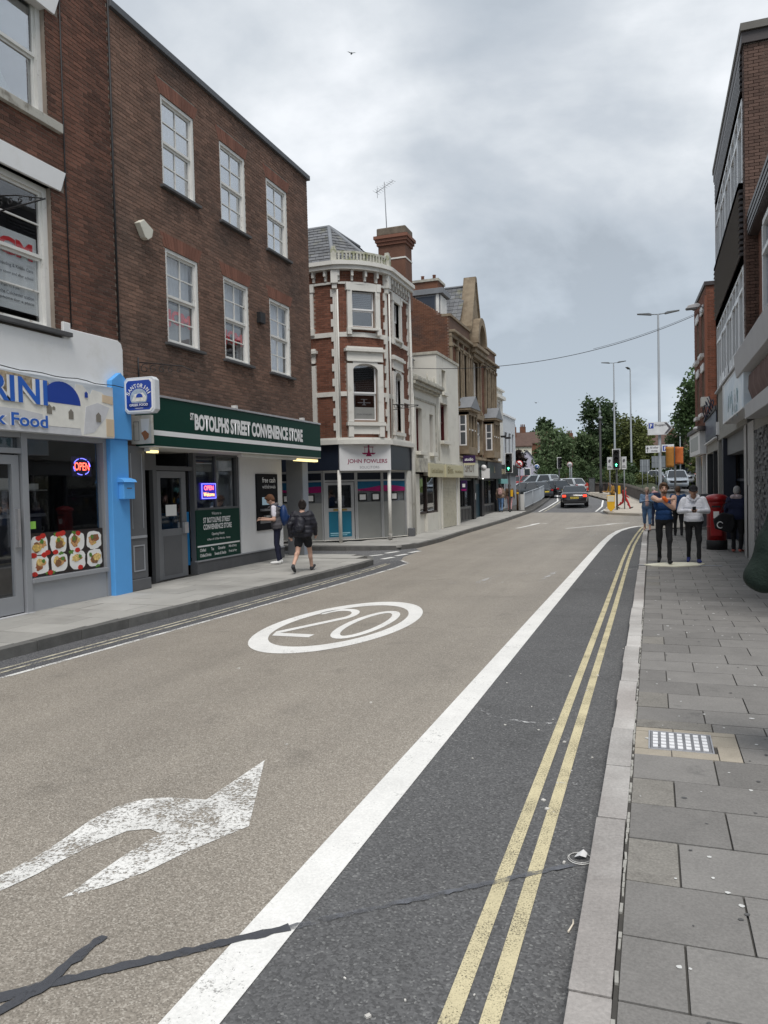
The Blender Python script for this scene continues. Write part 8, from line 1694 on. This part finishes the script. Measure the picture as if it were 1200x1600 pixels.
# woman in denim
Jd = J0(1.68, .45, ell=(.24, -.06, 1.10), wrl=(.05, -.27, 1.15), elr=(-.24, -.06, 1.10), wrr=(-.05, -.27, 1.16), look=(0, -1, -.45), head=(0, -.06, 1.545), hdl=(-.7, -.4, .3), hdr=(.7, -.4, .3), curl=.7)
person('woman in a denim jacket and cropped jeans looking down at her hands', (-.22, 30.7, .112), .0, Jd, dict(top=mDen, legs=mDenT, shoe=mSkin2, crop=.45, hair='crop', hairm=M('grey blonde hair', (.40, .32, .26), .8, .2, 30), thick=1.05, bareank=1, skin=mSkin2, extra=lambda J, hp: [((0, -.09, 1.0), (0, -.10, 1.34), .055, .05, cloth('pale pink top', (.62, .42, .40)))]))
# someone bent under a navy bag behind her
person('person in a navy coat turned away behind the woman in denim', (.12, 35.8, T(35.8)), math.pi + .5, J0(1.78, .3, .22), dict(top=mNv, legs=mNv, shoe=mBk, hair='crop', hairm=mHairG, thick=1.35, hem=1.15, waist=1.15, hood=cloth('dusty pink hood', (.45, .28, .30)), skin=mSkin2))
person('person in blue mostly hidden behind the man in the hoodie', (.80, 27.5, .112), math.pi, J0(1.70, .3), dict(top=cloth('blue fleece', (.03, .08, .20)), legs=mBk, shoe=mBk, hair='crop', hairm=mHairB, thick=1.1))
# elderly person posting a letter
Je = J0(1.70, .12, elr=(-.25, -.12, 1.12), wrr=(-.14, -.34, 1.12), ell=(.27, .02, 1.12), wrl=(.28, -.06, .86), look=(0, -1, -.15))
person('grey-haired person in a navy jacket and coral shoes at the post box', (2.03, 21.35, .112), math.pi - .35, Je, dict(top=mNv, legs=mBk, shoe=mCor, hair='crop', hairm=mHairG, thick=1.18, hem=1.12, hood=cloth('pale hood', (.50, .42, .44)), skin=mSkin2, bareank=1, leg=1.05))
t = thing('shopping_bag', 'dark shoulder bag with a white swirl beside the post box', 'bag', (1.72, 21.25, .112 + .62)); MB().prism([(-.22, .0), (.16, -.12), (.26, .1), (.22, .36), (-.05, .42), (-.26, .24)], lambda a, b, d_: (a, d_, b), -.07, .07).build('bag', mBk, t, .03); MB().tube([(-.10 + .07 * math.cos(a), -.075, .10 + .08 * math.sin(a)) for a in np.linspace(.5, 5.4, 14)], .014, 6).build('emblem', mWt, t); MB().tube([(-.1, 0, .38), (.0, .02, .62), (.15, .05, .72), (.24, .05, .36)], .012, 6).build('strap', mBk, t)
# green coat close on the right
Jg = J0(1.86, .25, ell=(.30, .0, 1.24), shl=(.2, 0, 1.50), wrl=(.12, -.22, 1.28), elr=(-.30, -.0, 1.24), wrr=(-.12, -.22, 1.28))
person('person in a dark green hooded coat close beside the slate wall', (1.00, 5.4, .112), math.pi, J0(1.92, .2, shl=(.21, .0, 1.60), shr=(-.21, .0, 1.60), ell=(.34, .0, 1.23), elr=(-.34, .0, 1.23), wrl=(.16, -.24, 1.18), wrr=(-.16, -.24, 1.18)), dict(top=mGrC, legs=mBk, shoe=mBk, hair='crop', hairm=mHairD, thick=1.3, arm=1.9, wr={mGrC: (.014, 'fold')}, hem=1.2, waist=1.1, hood=mGrC, skin=mSkin), vox=.013)
# at the cash machine
Ja = J0(1.76, .0, .16, ell=(.25, -.06, 1.13), wrl=(.17, -.38, 1.13), elr=(-.25, -.06, 1.13), wrr=(-.15, -.38, 1.16), look=(0, -1, -.65), toel=(.11, -.16, .045), toer=(-.11, -.10, .045), anr=(-.10, .06, .085), knr=(-.105, -.02, .51))
PA_ = person('youth in a grey quilted gilet using the cash machine', (-8.90, 16.95, .143), -1.15, Ja, dict(top=mPuff, legs=cloth('navy chinos', (.012, .014, .035)), shoe=mWt, sleeve=.62, wr={mPuff: (.010, 'quilt')}, sleevem=cloth('white tee', (.66, .64, .70)), hair='short', hairm=cloth('reddish brown hair', (.12, .055, .028)), thick=1.22, hem=1.12, waist=1.1, hood=mPuff, skin=mSkin2, leg=.92))
def backpack(label, loc, rz, m, w=.15, h=.24, d_=.10):
    t = thing('backpack', label, 'backpack', loc, rz, 'backpacks'); b = Body(); b.ell((0, 0, 0), (w, d_, h), m); b.ell((0, .04, -.07), (w * .85, d_ * .9, h * .6), m); b.build('pack', t, .02, 3); MB().obox((0, d_ + .035, -.08), (w * .6, .01, h * .3)).build('pocket', m, t, .01)
    for s_ in (-1, 1): MB().tube([(s_ * w * .6, -.06, h * .75), (s_ * w * .8, -.20, h * .95), (s_ * w * .95, -.26, h * .3), (s_ * w * .8, -.10, -h * .5)], .02, 6).build('strap', m, t)
    return t
backpack('navy backpack worn by the youth at the cash machine', (-8.90 + .15, 16.95 + .07, .143 + 1.22), -1.15, cloth('bright navy nylon', (.010, .035, .12), .1, .4, 6, .5), .16, .27, .11)
# woman walking away
Jw = J0(1.60, 1.0, lead=-1, look=(.25, -1, 0), ell=(.27, .10, 1.06), wrl=(.27, .02, .82), elr=(-.26, -.06, 1.06), wrr=(-.24, -.18, .86))
person('woman in a black puffer jacket and shorts walking away', (-7.45, 15.4, .143), math.pi + .15, Jw, dict(top=mPuffN, legs=mBk, shoe=cloth('dark trainers', (.05, .05, .055)), shorts=.52, wr={mPuffN: (.012, 'quilt')}, hair='bun', hairm=mHairD, thick=1.22, hem=1.12, waist=1.12, arm=1.35, skin=mSkin2, gloveL=mBk))
backpack('small black backpack worn by the woman in shorts', (-7.45 + .03, 15.4 - .20, .143 + 1.08), math.pi + .15, mPuffN, .13, .18, .08)
# couple further on, people on the island
person('person in a brown patterned coat and jeans walking off past the shops', (-8.72, 45.6, T(45.6) + .14), math.pi, J0(1.68, .35), dict(top=mTan2, legs=mDenT, shoe=mBk, hair='crop', hairm=mHairD, thick=1.2, hem=1.1), vox=.02)
person('person in pale pink trousers beside the signal post', (-8.35, 46.6, T(46.6) + .14), math.pi, J0(1.66, .45), dict(top=cloth('brown jumper', (.14, .09, .06)), legs=mPnk, shoe=mBk, hair='long', hairm=mHairB, thick=1.1), vox=.02)
backpack('rose backpack on the person in the brown patterned coat', (-8.72, 45.42, T(45.6) + 1.38), math.pi, cloth('rose nylon', (.45, .28, .26))); backpack('blue and yellow shoulder bag on the person in pink trousers', (-8.25, 46.42, T(46.6) + 1.15), math.pi, cloth('blue bag cloth', (.03, .10, .20)))
person('person in a mustard top leaning forward behind the island bollard', (-2.3, 47.6, T(47.6) + .13), -.9, J0(1.66, .35, .2, ell=(.2, -.22, 1.02), wrl=(.2, -.48, 1.05), elr=(-.2, -.22, 1.02), wrr=(-.2, -.48, 1.05)), dict(top=mMus, legs=mBk, shoe=mBk, hair='crop', hairm=mHairD), vox=.02)
person('child in a red tracksuit stepping across the island', (-1.62, 47.5, T(47.5) + .13), 1.35, J0(1.32, .9), dict(top=mRedC, legs=mRedC, shoe=mBk, hair='crop', hairm=mHairB), vox=.02)
